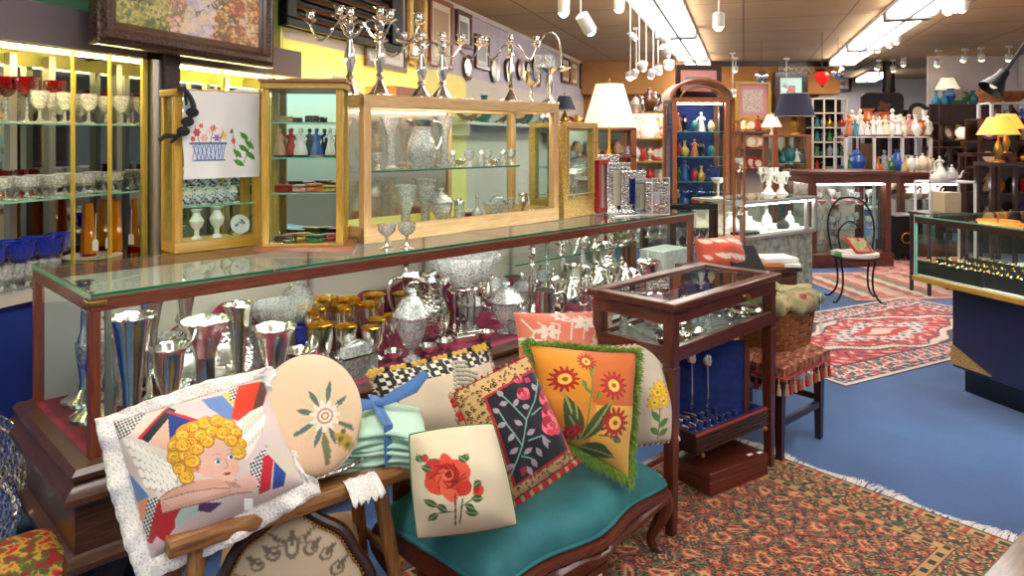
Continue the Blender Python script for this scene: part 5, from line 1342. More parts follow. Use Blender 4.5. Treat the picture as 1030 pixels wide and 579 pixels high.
# ---------- leopard cushion with black floral centre
def paint_leopard(cv):
    rg = random.Random(5)
    for i in range(900):
        x = rg.uniform(448, 580); y = rg.uniform(350, 515); r_ = rg.uniform(1.3, 2.1)
        cv.ell(x, y, r_, r_ * .8, (46, 32, 24), rg.uniform(0, 3)); cv.ell(x + .4, y + .3, r_ * .5, r_ * .4, (196, 150, 90))
    pan = [(486, 403), (541, 371), (568, 452), (516, 487)]
    o = [(483, 402), (542, 367), (572, 453), (514, 491)]
    cv.poly(o, (176, 34, 50)); cv.poly(pan, (26, 24, 36))
    for (x, y, r_, c_, c2) in ((522, 399, 6, (206, 60, 90), (150, 20, 50)), (549, 402, 9, (214, 70, 96), (170, 30, 60)), (552, 417, 10, (206, 50, 80), (150, 24, 50)), (550, 430, 9, (214, 60, 80), (166, 30, 54)), (518, 384, 4, (196, 40, 80), (120, 20, 40))):
        cv.rose(x, y, r_ * 1.15, c_, c2)
    for k in range(2): cv.poly([(524, 383), (529, 381), (531, 386), (526, 388)], (200, 30, 90)); cv.poly([(518, 473), (524, 469), (527, 475), (521, 479)], (150, 20, 60))
    vines = [[(510, 480), (520, 450), (524, 425), (534, 405), (540, 380)], [(520, 450), (505, 430), (498, 418)], [(524, 425), (510, 410), (502, 402)], [(526, 445), (540, 440), (548, 446)], [(530, 420), (540, 412)], [(520, 460), (530, 462)]]
    for v in vines: cv.line(v, 1.4, (120, 170, 160))
    for q in ((502, 402, 496, 396), (506, 408, 498, 410), (512, 412, 516, 404), (498, 418, 492, 414), (504, 428, 496, 432), (512, 438, 506, 446), (520, 430, 512, 426), (524, 440, 532, 434), (516, 452, 508, 458), (522, 458, 530, 452), (530, 462, 536, 470), (540, 440, 546, 452), (528, 412, 520, 412), (536, 396, 532, 388), (540, 384, 546, 378), (514, 468, 506, 472), (534, 452, 540, 460), (526, 470, 532, 478)):
        cv.leaf(*q, 2.6, (176, 150, 168), (120, 170, 160))
LP = Cushion('leopard_cushion', 'leopard-print cushion with a black rose panel and red pompom edge', 'cushion', [(455, 396), (530, 358), (577, 462), (508, 508)], (515, 430, 2.30), (.16, -.90, .40), .13, paint_leopard, (206, 170, 112), (190, 150, 100), N=170, pinch=.0, seed=6)
LP.piping(.003, 'cloth_red')
for i, (p, a, b) in enumerate(LP.rim(100)):
    if b > .97 or a < .02 or b < .02:
        cen = sum((c for c in LP.c), Vector()) / 4 - LP.O; o = (p - cen).normalized()
        small = b < .02
        if small and i % 2: continue
        MB().ball(p + o * (.006 if small else .013) + LP.n * .004, .005 if small else .0095, 8).build('pompom', 'cloth_red' if i % 3 else 'cloth_tan', LP.t)

# ---------- rose cushion in front
def paint_rose(cv):
    x, y = 448, 480
    for k, (dx, dy, rx, ry, c_) in enumerate(((0, 0, 20, 17, (190, 40, 30)), (-8, 6, 13, 11, (214, 66, 44)), (9, 7, 14, 10, (206, 52, 36)), (10, -6, 12, 10, (220, 80, 54)), (-9, -6, 13, 10, (200, 48, 34)), (0, 11, 14, 7, (226, 96, 66)), (0, -11, 12, 6, (214, 70, 46)),
                                       (0, -1, 12, 11, (170, 26, 24)), (-3, 1, 9, 8, (226, 90, 60)), (3, -2, 8, 8, (180, 30, 26)), (0, -2, 5.5, 5.5, (230, 110, 76)), (1, -2, 3, 3.4, (150, 20, 20)))):
        cv.ell(x + dx, y + dy, rx, ry, c_, .2 * k)
    for a in range(7): cv.line([(x + 17 * math.cos(a), y + 14 * math.sin(a)), (x + 11 * math.cos(a + .5), y + 9 * math.sin(a + .5)), (x + 6 * math.cos(a + 1.2), y + 5 * math.sin(a + 1.2))], 1, (120, 16, 18))
    cv.line([(455, 496), (456, 525)], 1.6, (50, 80, 40)); cv.line([(462, 500), (460, 523)], 1.4, (50, 80, 40)); cv.line([(456, 512), (440, 514)], 1.2, (60, 90, 50)); cv.line([(460, 508), (472, 500), (478, 494)], 1.2, (60, 90, 50)); cv.line([(440, 466), (428, 462)], 1.2, (60, 90, 50))
    cv.ell(477, 493, 5, 6, (214, 70, 46), .5); cv.ell(475, 491, 3, 4, (170, 30, 26)); cv.ell(427, 462, 3.4, 4, (190, 60, 44))
    for q in ((440, 508, 426, 502), (440, 514, 430, 522), (448, 512, 438, 506), (462, 466, 468, 458), (464, 506, 474, 510), (464, 512, 478, 514), (470, 500, 482, 500), (472, 488, 480, 484), (424, 466, 420, 458), (424, 470, 434, 474), (458, 460, 466, 466)):
        cv.leaf(*q, 3.4, (54, 84, 44), (140, 160, 100))
RS = Cushion('rose_cushion', 'square cream cushion with a large red needlepoint rose at the left end of the teal seat', 'cushion', [(412, 437), (496, 426), (520, 527), (420, 541)], (466, 485, 2.10), (.14, -.90, .40), .15, paint_rose, (218, 206, 176), (170, 180, 150), N=150, pinch=-.035, seed=7)
RS.piping(.003, 'glaze_green')

# ---------- second coral cushion behind the table vitrine and pile beside it
C2 = Cushion('coral_leaf_cushion', 'coral and cream leaf-print cushion behind the wooden table vitrine', 'cushion', [(698, 240), (744, 236), (752, 274), (702, 280)], (722, 258, 4.30), (.2, -.9, .4), .14, lambda cv: [cv.leaf(700 + (k * 13) % 46, 242 + (k * 17) % 34, 708 + (k * 13) % 46 + 5 * math.sin(k), 248 + (k * 17) % 34, 1.8, (238, 214, 196)) for k in range(26)], (222, 96, 74), N=60, pinch=.05, seed=8)

# ================================================================ teal bench seat under the cushions
Q0 = Vector((-.28, 2.12, 0))      # back-left... local x along the seat, y to the back
def lineXY(d, s_): return Vector(((s_ - d) / 2, (s_ + d) / 2, 0))      # Y-X = d, X+Y = s
TBo = lineXY(2.075, 1.94); TLn = (3.16 - 1.94) * S2; TDp = .52
tb = thing('upholstered_bench', 'low carved walnut bench with a teal velvet seat holding the cushions', 'bench', TBo, R45)
nx, ny = 46, 22; mb = MB()
def seat_z(a, b): return .27 + .075 * (max(0, (1 - abs(2 * a - 1) ** 6) * (1 - abs(2 * b - 1) ** 5))) ** .5
for j in range(ny):
    for i in range(nx):
        a = i / (nx - 1); b_ = j / (ny - 1)
        y = TDp * b_ - (.035 * math.sin(PI * a) + .014 * math.cos(a * 4 * PI)) * (1 - b_) + .02 * (1 - b_) * 0
        mb.v.append((TLn * a, y, seat_z(a, b_)))
f = [(j * nx + i, j * nx + i + 1, (j + 1) * nx + i + 1, (j + 1) * nx + i) for j in range(ny - 1) for i in range(nx - 1)]
rim_i = [i for i in range(nx)] + [(j + 1) * nx - 1 for j in range(1, ny)] + [(ny - 1) * nx + i for i in reversed(range(nx - 1))] + [j * nx for j in reversed(range(1, ny - 1))]
o = len(mb.v)
for k in rim_i: v = mb.v[k]; mb.v.append((v[0], v[1], .235))
f += [(rim_i[(k + 1) % len(rim_i)], rim_i[k], o + k, o + (k + 1) % len(rim_i)) for k in range(len(rim_i))]
f.append(tuple(o + k for k in range(len(rim_i))))
mb.f = f; mb.build('seat', 'velvet_teal', tb, ang=60)
MB().tube([Vector((mb.v[k][0], mb.v[k][1], .25)) for k in rim_i], .008, 6, closed=True).build('seat_welt', 'velvet_teal', tb)
# serpentine apron
def apron(pts_xy, name):
    m_ = MB(); n = len(pts_xy)
    for i, (x, y) in enumerate(pts_xy):
        a = i / (n - 1); low = .185 + .018 * math.cos(a * 4 * PI) - .03 * math.exp(-((a - .5) / .08) ** 2)
        for (dy, z) in ((-.004, .24), (-.022, .236), (-.026, .22), (-.012, .205), (-.016, low + .03), (-.026, low + .02), (-.022, low), (.012, low), (.012, .24)):
            m_.v.append((x, y + dy, z))
    K_ = 9
    m_.f = [(i * K_ + q, i * K_ + (q + 1) % K_, (i + 1) * K_ + (q + 1) % K_, (i + 1) * K_ + q) for i in range(n - 1) for q in range(K_)]
    return m_.build(name, 'mahogany_x', tb, ang=50)
fr = [(TLn * i / 40, -(.035 * math.sin(PI * i / 40) + .014 * math.cos(i / 40 * 4 * PI))) for i in range(41)]
apron(fr, 'front_apron')
MB().bb(0, TLn, TDp - .03, TDp, .16, .24).bb(0, .03, .02, TDp, .17, .24).bb(TLn - .03, TLn, .02, TDp, .17, .24).build('seat_frame', 'mahogany_x', tb)
carv = MB()
for k in range(9):
    a = -1 + 2 * k / 8; carv.ball((TLn / 2 + a * .09, -.052 + abs(a) * .012, .185 + .018 * (1 - abs(a))), .013, 8, 1.2)
carv.build('carved_shell', 'mahogany', tb)
for x, sx in ((.03, -1), (TLn - .03, 1)):
    for y, sy in ((.02, -1), (TDp - .03, 1)):
        pts = [(x, y, .23), (x + sx * .028, y + sy * .028, .19), (x + sx * .02, y + sy * .02, .13), (x - sx * .006, y - sy * .006, .06), (x + sx * .004, y + sy * .004, .025), (x + sx * .02, y + sy * .02, .012)]
        MB().curve(pts, [.04, .036, .026, .017, .016, .022], 10).build('leg', 'mahogany', tb)
MB().bb(.04, TLn - .04, TDp - .04, TDp - .01, .24, .44).build('back_board', 'mahogany_x', tb, bevel=.01)
# wooden chest under the seat, two price stickers
ch = thing('wooden_chest', 'dark red-brown wooden chest on the rug under the teal bench seat', 'chest', lineXY(1.99, 1.97) + Vector((0, 0, .002)), R45)
MB().bb(0, .52, .06, .4, 0, .10).build('body', 'box_wood_x', ch, bevel=.004); MB().bb(-.005, .525, .055, .405, .105, .15).build('lid', 'box_wood_x', ch, bevel=.006); MB().bb(-.01, .53, .05, .41, 0, .02).build('plinth', 'box_wood_x', ch, bevel=.004)
MB().bb(.40, .425, .052, .0545, .04, .07).build('price_sticker', 'paper', ch); MB().bb(.455, .48, .052, .0545, .05, .08).build('price_sticker', 'paper', ch)

# ================================================================ rustic bench
def rb_(x, y): return Vector((-.846, 1.79, 0)) + Vector((.780, .625, 0)) * x + Vector((-.625, .780, 0)) * y
bt = thing('rustic_bench', 'narrow rustic plank bench with splayed legs in front of the counter corner', 'bench', Vector((-.846, 1.79, 0)), math.atan2(.625, .780))
top = MB(); n = 14
for i in range(n):
    a = i / (n - 1); x = -.0 + .70 * a; w0 = .004 * math.sin(a * 9); w1 = .25 + .006 * math.sin(a * 7 + 1); sg = .006 * math.sin(a * 5)
    for y, z in ((w0, BZ - .046), (w0 - .004, BZ - .02), (w0 + .006, BZ - .002), (.12, BZ), (w1 - .006, BZ - .002), (w1, BZ - .02), (w1 - .004, BZ - .046)): top.v.append((x, y, z - abs(sg) * .3))
top.f = [(i * 7 + q, i * 7 + (q + 1) % 7, (i + 1) * 7 + (q + 1) % 7, (i + 1) * 7 + q) for i in range(n - 1) for q in range(7)] + [tuple(range(7))[::-1], tuple((n - 1) * 7 + q for q in range(7))]
top.f = [tuple(reversed(f_)) for f_ in top.f]
top.build('seat_plank', 'rustic_x', bt, bevel=.004)
for x, y, dx, dy in ((.08, .05, -.05, -.06), (.60, .05, .07, -.05), (.08, .20, -.05, .05), (.60, .20, .06, .05)):
    MB().tube([(x + dx, y + dy, 0), (x, y, BZ - .04)], [.024, .028], 8, flat=.85).build('leg', 'rustic', bt, ang=60)
for x in (.04, .66): MB().tube([(x, -.0, .2), (x, .25, .2)], .014, 8).build('stretcher', 'rustic_y', bt)
MB().lathe([(.022, BZ), (.022, BZ + .002), (0, BZ + .003)], 12, (.1, .05, 0)).lathe([(.02, BZ), (.02, BZ + .002), (0, BZ + .003)], 12, (.6, .06, 0)).build('leg_tenon', 'walnut', bt)

# folded teal napkins tied with a blue ribbon
nap_o = rb_(.64, .115); nap_o.z = BZ + .012
simple('napkin_teal', (190, 226, 206), .9, sheen=.2, bump=.0006, bscale=200)
def napmesh(w, d, z0, h, seed, droop=0):
    rg = random.Random(seed); n = 26; m_ = MB(); K_ = 12; ph = rg.uniform(0, 6)
    for j in range(K_):
        for i in range(n):
            a = i / (n - 1); b_ = j / (K_ - 1)
            z = z0 + h * (1 - .6 * abs(2 * b_ - 1) ** 3) + .003 * math.sin(a * 12 + ph) + .07 * a * 0
            m_.v.append((w * (a - .5), d * (b_ - .5) + .008 * math.sin(a * 6 + ph), z + .03 * (b_ - .5) - droop * max(0, 2 * a - 1) ** 2 * (.5 + z0 * 4) + .006 * math.sin(b_ * 9 + ph * 2) * a))
    m_.f = [(j * n + i, j * n + i + 1, (j + 1) * n + i + 1, (j + 1) * n + i) for j in range(K_ - 1) for i in range(n - 1)]
    return m_
nap_rz = .28; simple('ribbon_blue', (66, 112, 172), .7, sheen=.2)
for k in range(8):
    m_ = napmesh(.285 - .016 * (k % 3), .2 - .012 * (k % 2), .015 * k, .014, k, .05)
    o = solo('folded_napkin', m_, 'napkin_teal', 'pale teal folded napkin in the ribbon-tied pile, %s from the bottom' % ORD[k], 'napkin', nap_o + Vector((.008 * math.sin(k * 2), .006 * math.cos(k * 3), 0)), nap_rz + .07 * math.sin(k * 1.7), 'pile of teal napkins', ang=180)
    q = o.modifiers.new('S', 'SOLIDIFY'); q.thickness = .009; q.offset = -1
rb = MB(); hh = .015 * 8 + .008
rb.tube([(.02, -.10, -.0), (.02, -.093, hh * .9), (.0, -.03, hh + .012), (-.01, .05, hh + .03), (-.015, .1, hh * .9), (-.015, .11, .0)], .02, 8, flat=.12)
rb.tube([(0, -.0, hh + .02), (.05, .01, hh + .035), (.11, .035, hh + .05), (.16, .06, hh + .085)], [.012, .02, .024, .014], 8, flat=.3)
rb.tube([(0, 0, hh + .02), (-.05, -.02, hh + .03), (-.1, -.03, hh + .015), (-.125, -.02, hh - .02)], [.012, .02, .022, .012], 8, flat=.3).ball((0, 0, hh + .022), .018, 10, .7)
solo('blue_ribbon', rb, 'ribbon_blue', 'blue fabric ribbon tied round the pile of teal napkins', 'ribbon', nap_o, nap_rz)
# grey folded cloth and white lace hankie at the bench end
gc = napmesh(.22, .15, 0, .014, 31)
o = solo('grey_cloth', gc, 'cloth_grey', 'dark grey folded cloth lying under the teal napkins on the bench end', 'cloth', rb_(.55, .12), .5, ang=180); o.location.z = BZ + .004
o.modifiers.new('S', 'SOLIDIFY').thickness = .006
lh = MB(); n = 24
for j in range(8):
    for i in range(n):
        a = i / (n - 1); b_ = j / 7; lh.v.append((.10 * (a - .5), .07 * (b_ - 1) - .004 * math.sin(a * 20), (-.045 * (1 - b_) ** 1.5 * (1 + .2 * math.sin(a * 30))) + .004))
lh.f = [(j * n + i, j * n + i + 1, (j + 1) * n + i + 1, (j + 1) * n + i) for j in range(7) for i in range(n - 1)]
o = solo('lace_handkerchief', lh, 'lace', 'white lace handkerchief hanging over the front edge of the rustic bench', 'handkerchief', rb_(.52, .015) + Vector((0, 0, BZ + .002)), math.atan2(.625, .780) , ang=180); o.modifiers.new('S', 'SOLIDIFY').thickness = .002
gd = put('ovald', None, rb_(.40, .13) + Vector((0, 0, BZ + .002)), 'second shallow silver dish on the rustic bench beside the grey cloth', 'dish', rz=.7, scale=.6)
# ================================================================ rugs
def rug(name, label, corner, ax, w, l, paint, n=(300, 300), fringe=None, h=.008, pile='rug_pile'):
    """corner = one corner on the floor, ax = unit direction of the width; length runs to its left-hand side"""
    ax = Vector(ax).normalized(); ay = Vector((-ax.y, ax.x, 0))
    t = thing(name, label, 'rug', corner, math.atan2(ax.y, ax.x))
    nx, ny = n; X, Y = np.meshgrid(np.linspace(0, w, nx), np.linspace(0, l, ny)); X = X.ravel(); Y = Y.ravel()
    cv = Canvas(X, Y, (90, 40, 34)); paint(cv, w, l)
    mb = MB(); Z = h + .0015 * np.sin(X * 9) * np.sin(Y * 7)
    mb.v = list(zip(X.tolist(), Y.tolist(), Z.tolist()))
    mb.f = [(j * nx + i, j * nx + i + 1, (j + 1) * nx + i + 1, (j + 1) * nx + i) for j in range(ny - 1) for i in range(nx - 1)]
    col = cv.c
    o = len(mb.v); mb.v += [(0, 0, 0), (w, 0, 0), (w, l, 0), (0, l, 0)]
    c0, c1, c2, c3 = 0, nx - 1, ny * nx - 1, (ny - 1) * nx
    mb.f += [(c0, o, o + 1, c1), (c1, o + 1, o + 2, c2), (c2, o + 2, o + 3, c3), (c3, o + 3, o, c0)]
    mb.c = np.vstack([col, np.tile(lin((60, 30, 30)), (4, 1))])
    mb.build('pile', pile, t, ang=180)
    for side in fringe or ():
        rg = random.Random(9); fb = MB()
        for i in range(int(w * 420)):
            x = rg.uniform(0, w); y0 = 0 if side == 0 else l; d = -1 if side == 0 else 1; k = math.sin(x * 21) * .4
            L_ = rg.uniform(.035, .06) * (1 + .5 * math.sin(x * 13))
            fb.tube([(x, y0, .006), (x + .01 * k, y0 + d * L_ * .5, .007 + rg.uniform(0, .006)), (x + .03 * (k + rg.uniform(-.4, .4)), y0 + d * L_, .004)], [.0022, .002, .0012], 3)
        tag(fb.build('fringe', 'cloth_white', t, smooth=False), kind='stuff')
    return t
def lattice(cv, cell, base, vine, ros, leaf, x0=0, y0=0, mask=None):
    X, Y = cv.U - x0 + .016 * np.sin(cv.V * 31) + .008 * np.sin(cv.U * 67), cv.V - y0 + .016 * np.sin(cv.U * 27 + 1) + .008 * np.sin(cv.V * 59)
    M = np.ones(len(X), bool) if mask is None else mask
    cv.where(M, base)
    nse = np.sin(X * 140 + 3 * np.sin(Y * 60)) * np.sin(Y * 150 + 2 * np.sin(X * 70))
    cv.where(M & (nse > .55), leaf[0]); cv.where(M & (nse < -.62), leaf[1])
    # curling vines
    for ph in (0, .5):
        a = (Y / cell + ph + .28 * np.sin(X / cell * 2 * PI)) % 1; cv.where(M & (np.abs(a - .5) < .055), vine)
        a = (X / cell + ph + .28 * np.sin(Y / cell * 2 * PI)) % 1; cv.where(M & (np.abs(a - .5) < .045), vine)
    for (ox, oy, s_) in ((0, 0, 1), (.5, .5, .8), (.5, 0, .5), (0, .5, .55)):
        dx = ((X / cell + ox) % 1 - .5) * cell; dy = ((Y / cell + oy) % 1 - .5) * cell; d = np.hypot(dx, dy); an = np.arctan2(dy, dx)
        r_ = cell * .24 * s_
        cv.where(M & (d < r_ * 1.3), leaf[1]); cv.where(M & (d < r_ * (.9 + .2 * np.cos(an * 8))), ros[0]); cv.where(M & (d < r_ * .62), ros[1]); cv.where(M & (d < r_ * .4), ros[2]); cv.where(M & (d < r_ * .18), leaf[1])
    # sickle leaves
    for (ox, oy, sg) in ((.25, .25, 1), (.75, .25, -1), (.25, .75, -1), (.75, .75, 1)):
        dx = ((X / cell + ox) % 1 - .5) * cell; dy = ((Y / cell + oy) % 1 - .5) * cell
        u = (dx + sg * dy) * .707; v = (-sg * dx + dy) * .707 + (u * u) / cell * 1.4 - cell * .03
        m = (np.abs(u) < cell * .26) & (np.abs(v) < cell * .055 * (1 - (u / (cell * .26)) ** 2))
        cv.where(M & m, leaf[2]); 
RED = (176, 66, 44); DK = (30, 26, 26); TAN = (196, 154, 100); GRN = (40, 56, 40)
def paint_main(cv, w, l):
    X, Y = cv.U, cv.V
    e = np.minimum(np.minimum(X, w - X), np.minimum(Y, l - Y))
    lattice(cv, .175, (56, 42, 34), (176, 100, 68), ((196, 84, 60), (222, 168, 118), (160, 54, 42)), ((172, 76, 54), (34, 44, 36), (64, 92, 66)))
    sw = np.sin(X * 88 + 2.5 * np.sin(Y * 41)) * np.cos(Y * 83 + 2.5 * np.sin(X * 37)); cv.where(np.abs(sw - .3) < .07, (186, 110, 76)); cv.where(np.abs(sw + .45) < .06, (206, 160, 116)); cv.where(sw > .86, (176, 60, 44)); cv.where(sw < -.86, (40, 60, 52))
    def band(a, b, c): m = (e >= a) & (e < b); cv.where(m, c); return m
    tcoord = np.where((np.minimum(X, w - X) < np.minimum(Y, l - Y)), Y, X)
    band(0, .012, (70, 34, 34)); m = band(.012, .06, (192, 150, 96)); cv.where(m & (np.sin(tcoord * 75) > .2) & (np.abs(e - .036) < .014), (44, 44, 34)); cv.where(m & (np.sin(tcoord * 75) < -.7), (176, 66, 44))
    m = (e >= .06) & (e < .21)
    lattice(cv, .15, (158, 62, 44), (196, 150, 100), ((206, 160, 108), (60, 70, 60), (190, 90, 60)), ((190, 120, 80), (40, 40, 32), (60, 76, 52)), .0, .06, m)
    m = band(.21, .25, (190, 144, 92)); cv.where(m & (np.sin(tcoord * 90) > .1) & (np.abs(e - .23) < .012), (40, 44, 34)); band(.06, .064, DK); band(.206, .21, DK); band(.25, .256, DK)
C_f = Vector((1.02, 3.66, 0)); C_e = Vector((1.90, 2.60, 0)); dfr = (C_e - C_f).normalized()
# width along the fringed end; the rug stretches toward the lower left
wid = (C_e - C_f).length
ax_ = -dfr            # from C_e to C_f so that the length runs to the left
rug('floral_rug', 'dark red and green floral rug with a white fringed end under the bench and table', C_e, ax_, wid, 2.7, paint_main, (340, 620), (0,))
def paint_heriz(cv, w, l):
    X, Y = cv.U, cv.V; cx, cy_ = w / 2, l / 2
    e = np.minimum(np.minimum(X, w - X), np.minimum(Y, l - Y))
    q = lambda a: np.floor(a / .014) * .014
    Xq, Yq = q(X + .02 * np.sin(Y * 19)), q(Y + .02 * np.sin(X * 17))
    cv.where(e >= 0, (196, 56, 60))
    n_ = np.sin(Xq * 41 + 2 * np.sin(Yq * 23)) * np.sin(Yq * 37 + np.sin(Xq * 29))
    cv.where(n_ > .5, (224, 170, 160)); cv.where(n_ < -.66, (70, 60, 80)); cv.where(np.abs(n_ - .32) < .05, (110, 120, 110))
    d = np.abs(Xq - cx) / (w * .46) + np.abs(Yq - cy_) / (l * .36)
    cv.where((d < 1) & (d > .92), (60, 56, 70)); cv.where((d > .8) & (d < .92) , (226, 196, 184)); cv.where((d < .8) & (d > .76), (60, 56, 70))
    m = d < .5; cv.where(m, (214, 196, 190)); cv.where(m & (np.sin(Xq * 60) * np.sin(Yq * 60) > .3), (90, 96, 110)); cv.where(d < .28, (196, 52, 54)); cv.where((d < .16), (222, 190, 180))
    m = e < .26; cv.where(m, (222, 196, 190)); n2 = np.sin(Xq * 48) * np.sin(Yq * 48)
    cv.where(m & (n2 > .35), (90, 74, 90)); cv.where(m & (n2 < -.4), (196, 76, 76)); cv.where(m & (np.abs(n2) < .07), (120, 130, 116))
    cv.where(np.abs(e - .26) < .012, (50, 46, 60)); cv.where(np.abs(e - .07) < .01, (60, 50, 66)); cv.where(e < .025, (210, 200, 194)); cv.where((e < .055) & (e > .025) & (np.sin(X * 60 + Y * 60) > 0), (60, 54, 64))
rug('medallion_rug', 'red and pink medallion rug on the blue carpet beyond the stool', Vector((2.0, 4.35, 0)), (.88, .475, 0), 2.6, 1.33, paint_heriz, (330, 180), None)
def paint_kilim(cv, w, l):
    X, Y = cv.U, cv.V; cols = [(178, 150, 130), (150, 70, 64), (196, 176, 150), (110, 112, 96), (170, 96, 84), (200, 160, 140)]
    k = (np.floor(X / .09 + .6 * np.abs((Y / .2) % 1 - .5))).astype(int) % 6
    for i, c_ in enumerate(cols): cv.where(k == i, c_)
    cv.where((Y < .06) | (Y > l - .06), (206, 150, 140)); cv.where((Y > .12) & (Y < .17), (196, 110, 100)); cv.where((Y > l - .17) & (Y < l - .12), (196, 110, 100))
p3 = G(826, 272); 
rug('striped_rug', 'muted striped kilim rug beyond the medallion rug', G(862, 303), (.95, -.3, 0) if False else (.93, .10, 0), 3.0, 1.3, paint_kilim, (220, 90), None)
rug('small_pink_rug', 'pale pink patterned rug at the foot of the dark wood display counter', G(884, 275), (.95, .12, 0), 1.9, 1.2, lambda cv, w, l: (paint_kilim(cv, w, l), cv.where(np.sin(cv.U * 40) * np.sin(cv.V * 40) > .2, (214, 120, 130))), (120, 80), None)

# ================================================================ wooden table vitrine
T0 = G(677, 305, .88); T0 = Vector((T0.x, T0.y, 0)); TRZ = R45
TW, TD, TH = .85, .38, .88
def TT(x, y, z=0): return T0 + U45 * x + V45 * y + Vector((0, 0, z))
tv = thing('table_vitrine', 'dark wooden table vitrine with glass top and sides on tall legs beside the cushions', 'display table', T0, TRZ)
W_ = 'mahogany'
def tp(name, mb, mat=W_, **k): return mb.build(name, mat, tv, **k)
zt = TH; zb = .655
for (x0, x1, y0, y1) in ((-.02, TW + .02, -.02, .035), (-.02, TW + .02, TD - .035, TD + .02)): MB().bb(x0, x1, y0, y1, zt - .028, zt).build('lid_rail', W_ + '_x', tv, bevel=.006)
for (x0, x1) in ((-.02, .035), (TW - .035, TW + .02)): MB().bb(x0, x1, .035, TD - .035, zt - .028, zt).build('lid_rail', W_ + '_y', tv, bevel=.006)
tp('lid_glass', MB().bb(.03, TW - .03, .03, TD - .03, zt - .014, zt - .009), 'pane')
for y in (0, TD - .03):
    tp('upper_rail', MB().bb(.04, TW - .04, y, y + .03, zt - .085, zt - .028), W_ + '_x', bevel=.003); tp('lower_rail', MB().bb(.04, TW - .04, y, y + .03, zb - .0, zb + .055), W_ + '_x', bevel=.003)
    tp('glass_side', MB().bb(.04, TW - .04, y + .013, y + .017, zb + .055, zt - .085), 'pane')
for x in (0, TW - .03):
    tp('upper_rail', MB().bb(x, x + .03, .04, TD - .04, zt - .085, zt - .028), W_ + '_y', bevel=.003); tp('lower_rail', MB().bb(x, x + .03, .04, TD - .04, zb, zb + .055), W_ + '_y', bevel=.003)
    tp('glass_side', MB().bb(x + .013, x + .017, .04, TD - .04, zb + .055, zt - .085), 'pane')
for x in (0, TW - .045):
    for y in (0, TD - .045):
        tp('leg', MB().taper((x + .0225, y + .0225, zb - .02), (.05, .05), (x + .0225, y + .0225, 0), (.034, .034)).bb(x, x + .045, y, y + .045, zb - .02, zt - .028), W_, bevel=.003)
tp('tray_floor', MB().bb(.03, TW - .03, .03, TD - .03, zb + .02, zb + .035), 'velvet_blue' if False else 'cloth_grey')
for x in (.0225, TW - .0225): tp('stretcher', MB().bb(x - .014, x + .014, .04, TD - .04, .17, .20), W_ + '_y', bevel=.003)
tp('stretcher', MB().bb(.03, TW - .03, TD / 2 - .014, TD / 2 + .014, .172, .198), W_ + '_x', bevel=.003)
tp('lock_knob', MB().lathe([(.006, 0), (.008, .012), (.005, .016), (.014, .022), (.014, .034), (0, .038)], 12, (TW * .62, -.0, zt - .055), RotX(PI / 2)), 'brass')
# silver smalls in the table vitrine
def spoon():
    t = thing('silver_spoon', None, None)
    MB().ball((0, .075, .006), .014, 10, .35, 1, 1.5).build('bowl', 'silver', t)
    MB().tube([(0, .06, .006), (0, 0, .009), (0, -.05, .006), (0, -.075, .005)], [.003, .0028, .004, .007], 6, flat=.6).build('handle', 'silver', t)
    return t
rg = random.Random(21)
dz = zb + .037
kinds = [('tvb', bowl('silver', .04, .035), 'small fluted silver dish', 'dish'), ('vs', shaker, 'crystal shaker with silver cap', 'salt shaker'), ('tvt', trinket_box('silver_ornate', .07, .045, .035), 'embossed silver box', 'box'), ('spoon', spoon, 'silver spoon', 'spoon'), ('plt', plate('silver', .05), 'little silver plate', 'plate')]
i = 0
for xi in range(8):
    for yi in range(3):
        k_ = kinds[(xi * 2 + yi * 3) % 5]; x = .08 + .098 * xi + rg.uniform(-.015, .015); y = .08 + .105 * yi + rg.uniform(-.012, .012)
        row = ('front', 'middle', 'back')[yi]
        put(k_[0], k_[1], TT(x, y, dz), '%s in the table vitrine, %s row, %s from the left' % (k_[2], row, ORD[xi]), k_[3], rz=rg.uniform(0, 6)); i += 1

# ================================================================ open flatware chest, its lid panel, box below
O1 = Vector((.745, 2.94, .205)); cr = math.atan2(3.25 - 2.94, 1.144 - .745)
fc = thing('flatware_chest', 'open dark reeded flatware chest with blue lining on the table stretcher', 'chest', O1 , cr)
fL, fD, fH = .50, .30, .085
MB().bb(0, fL, 0, .014, 0, fH).bb(0, fL, fD - .014, fD, 0, fH).bb(0, .014, .014, fD - .014, 0, fH).bb(fL - .014, fL, .014, fD - .014, 0, fH).bb(0, fL, 0, fD, 0, .008).build('body', 'dark_wood_x', fc, bevel=.002)
rd = MB()
for k in range(5): rd.tube([(-.003, -.003, .012 + k * .015), (fL + .003, -.003, .012 + k * .015), (fL + .003, fD, .012 + k * .015)], .005, 6)
rd.build('reeding', 'dark_wood_x', fc)
MB().bb(.014, fL - .014, .014, fD - .014, .03, .036).bb(.014, .02, .014, fD - .014, .036, fH).bb(fL - .02, fL - .014, .014, fD - .014, .036, fH).bb(.02, fL - .02, fD - .02, fD - .014, .036, fH).bb(.02, fL - .02, .014, .02, .036, fH).build('lining', 'velvet_blue', fc)
MB().bb(-.002, fL + .002, -.002, .0, fH - .012, fH).build('edge_band', 'cloth_red', fc)
MB().ball((.03, -.012, .0), .01, 8).ball((fL - .03, -.012, .0), .01, 8).build('ball_foot', 'brass', fc)
for r_, y in enumerate((.06, .13)):
    hold = MB()
    for k in range(7): hold.bb(.05 + k * .05, .074 + k * .05, y, y + .018, .036, .082)
    hold.build('slotted_holder', 'velvet_blue', fc)
    hold = MB()
    for k in range(6): hold.bb(.074 + k * .05, .1 + k * .05, y + .004, y + .014, .036, .05)
    hold.build('slot_lining', 'cloth_red', fc)
def FC(x, y, z): return O1 + RotZ(cr) @ Vector((x, y, 0)) + Vector((0, 0, z))
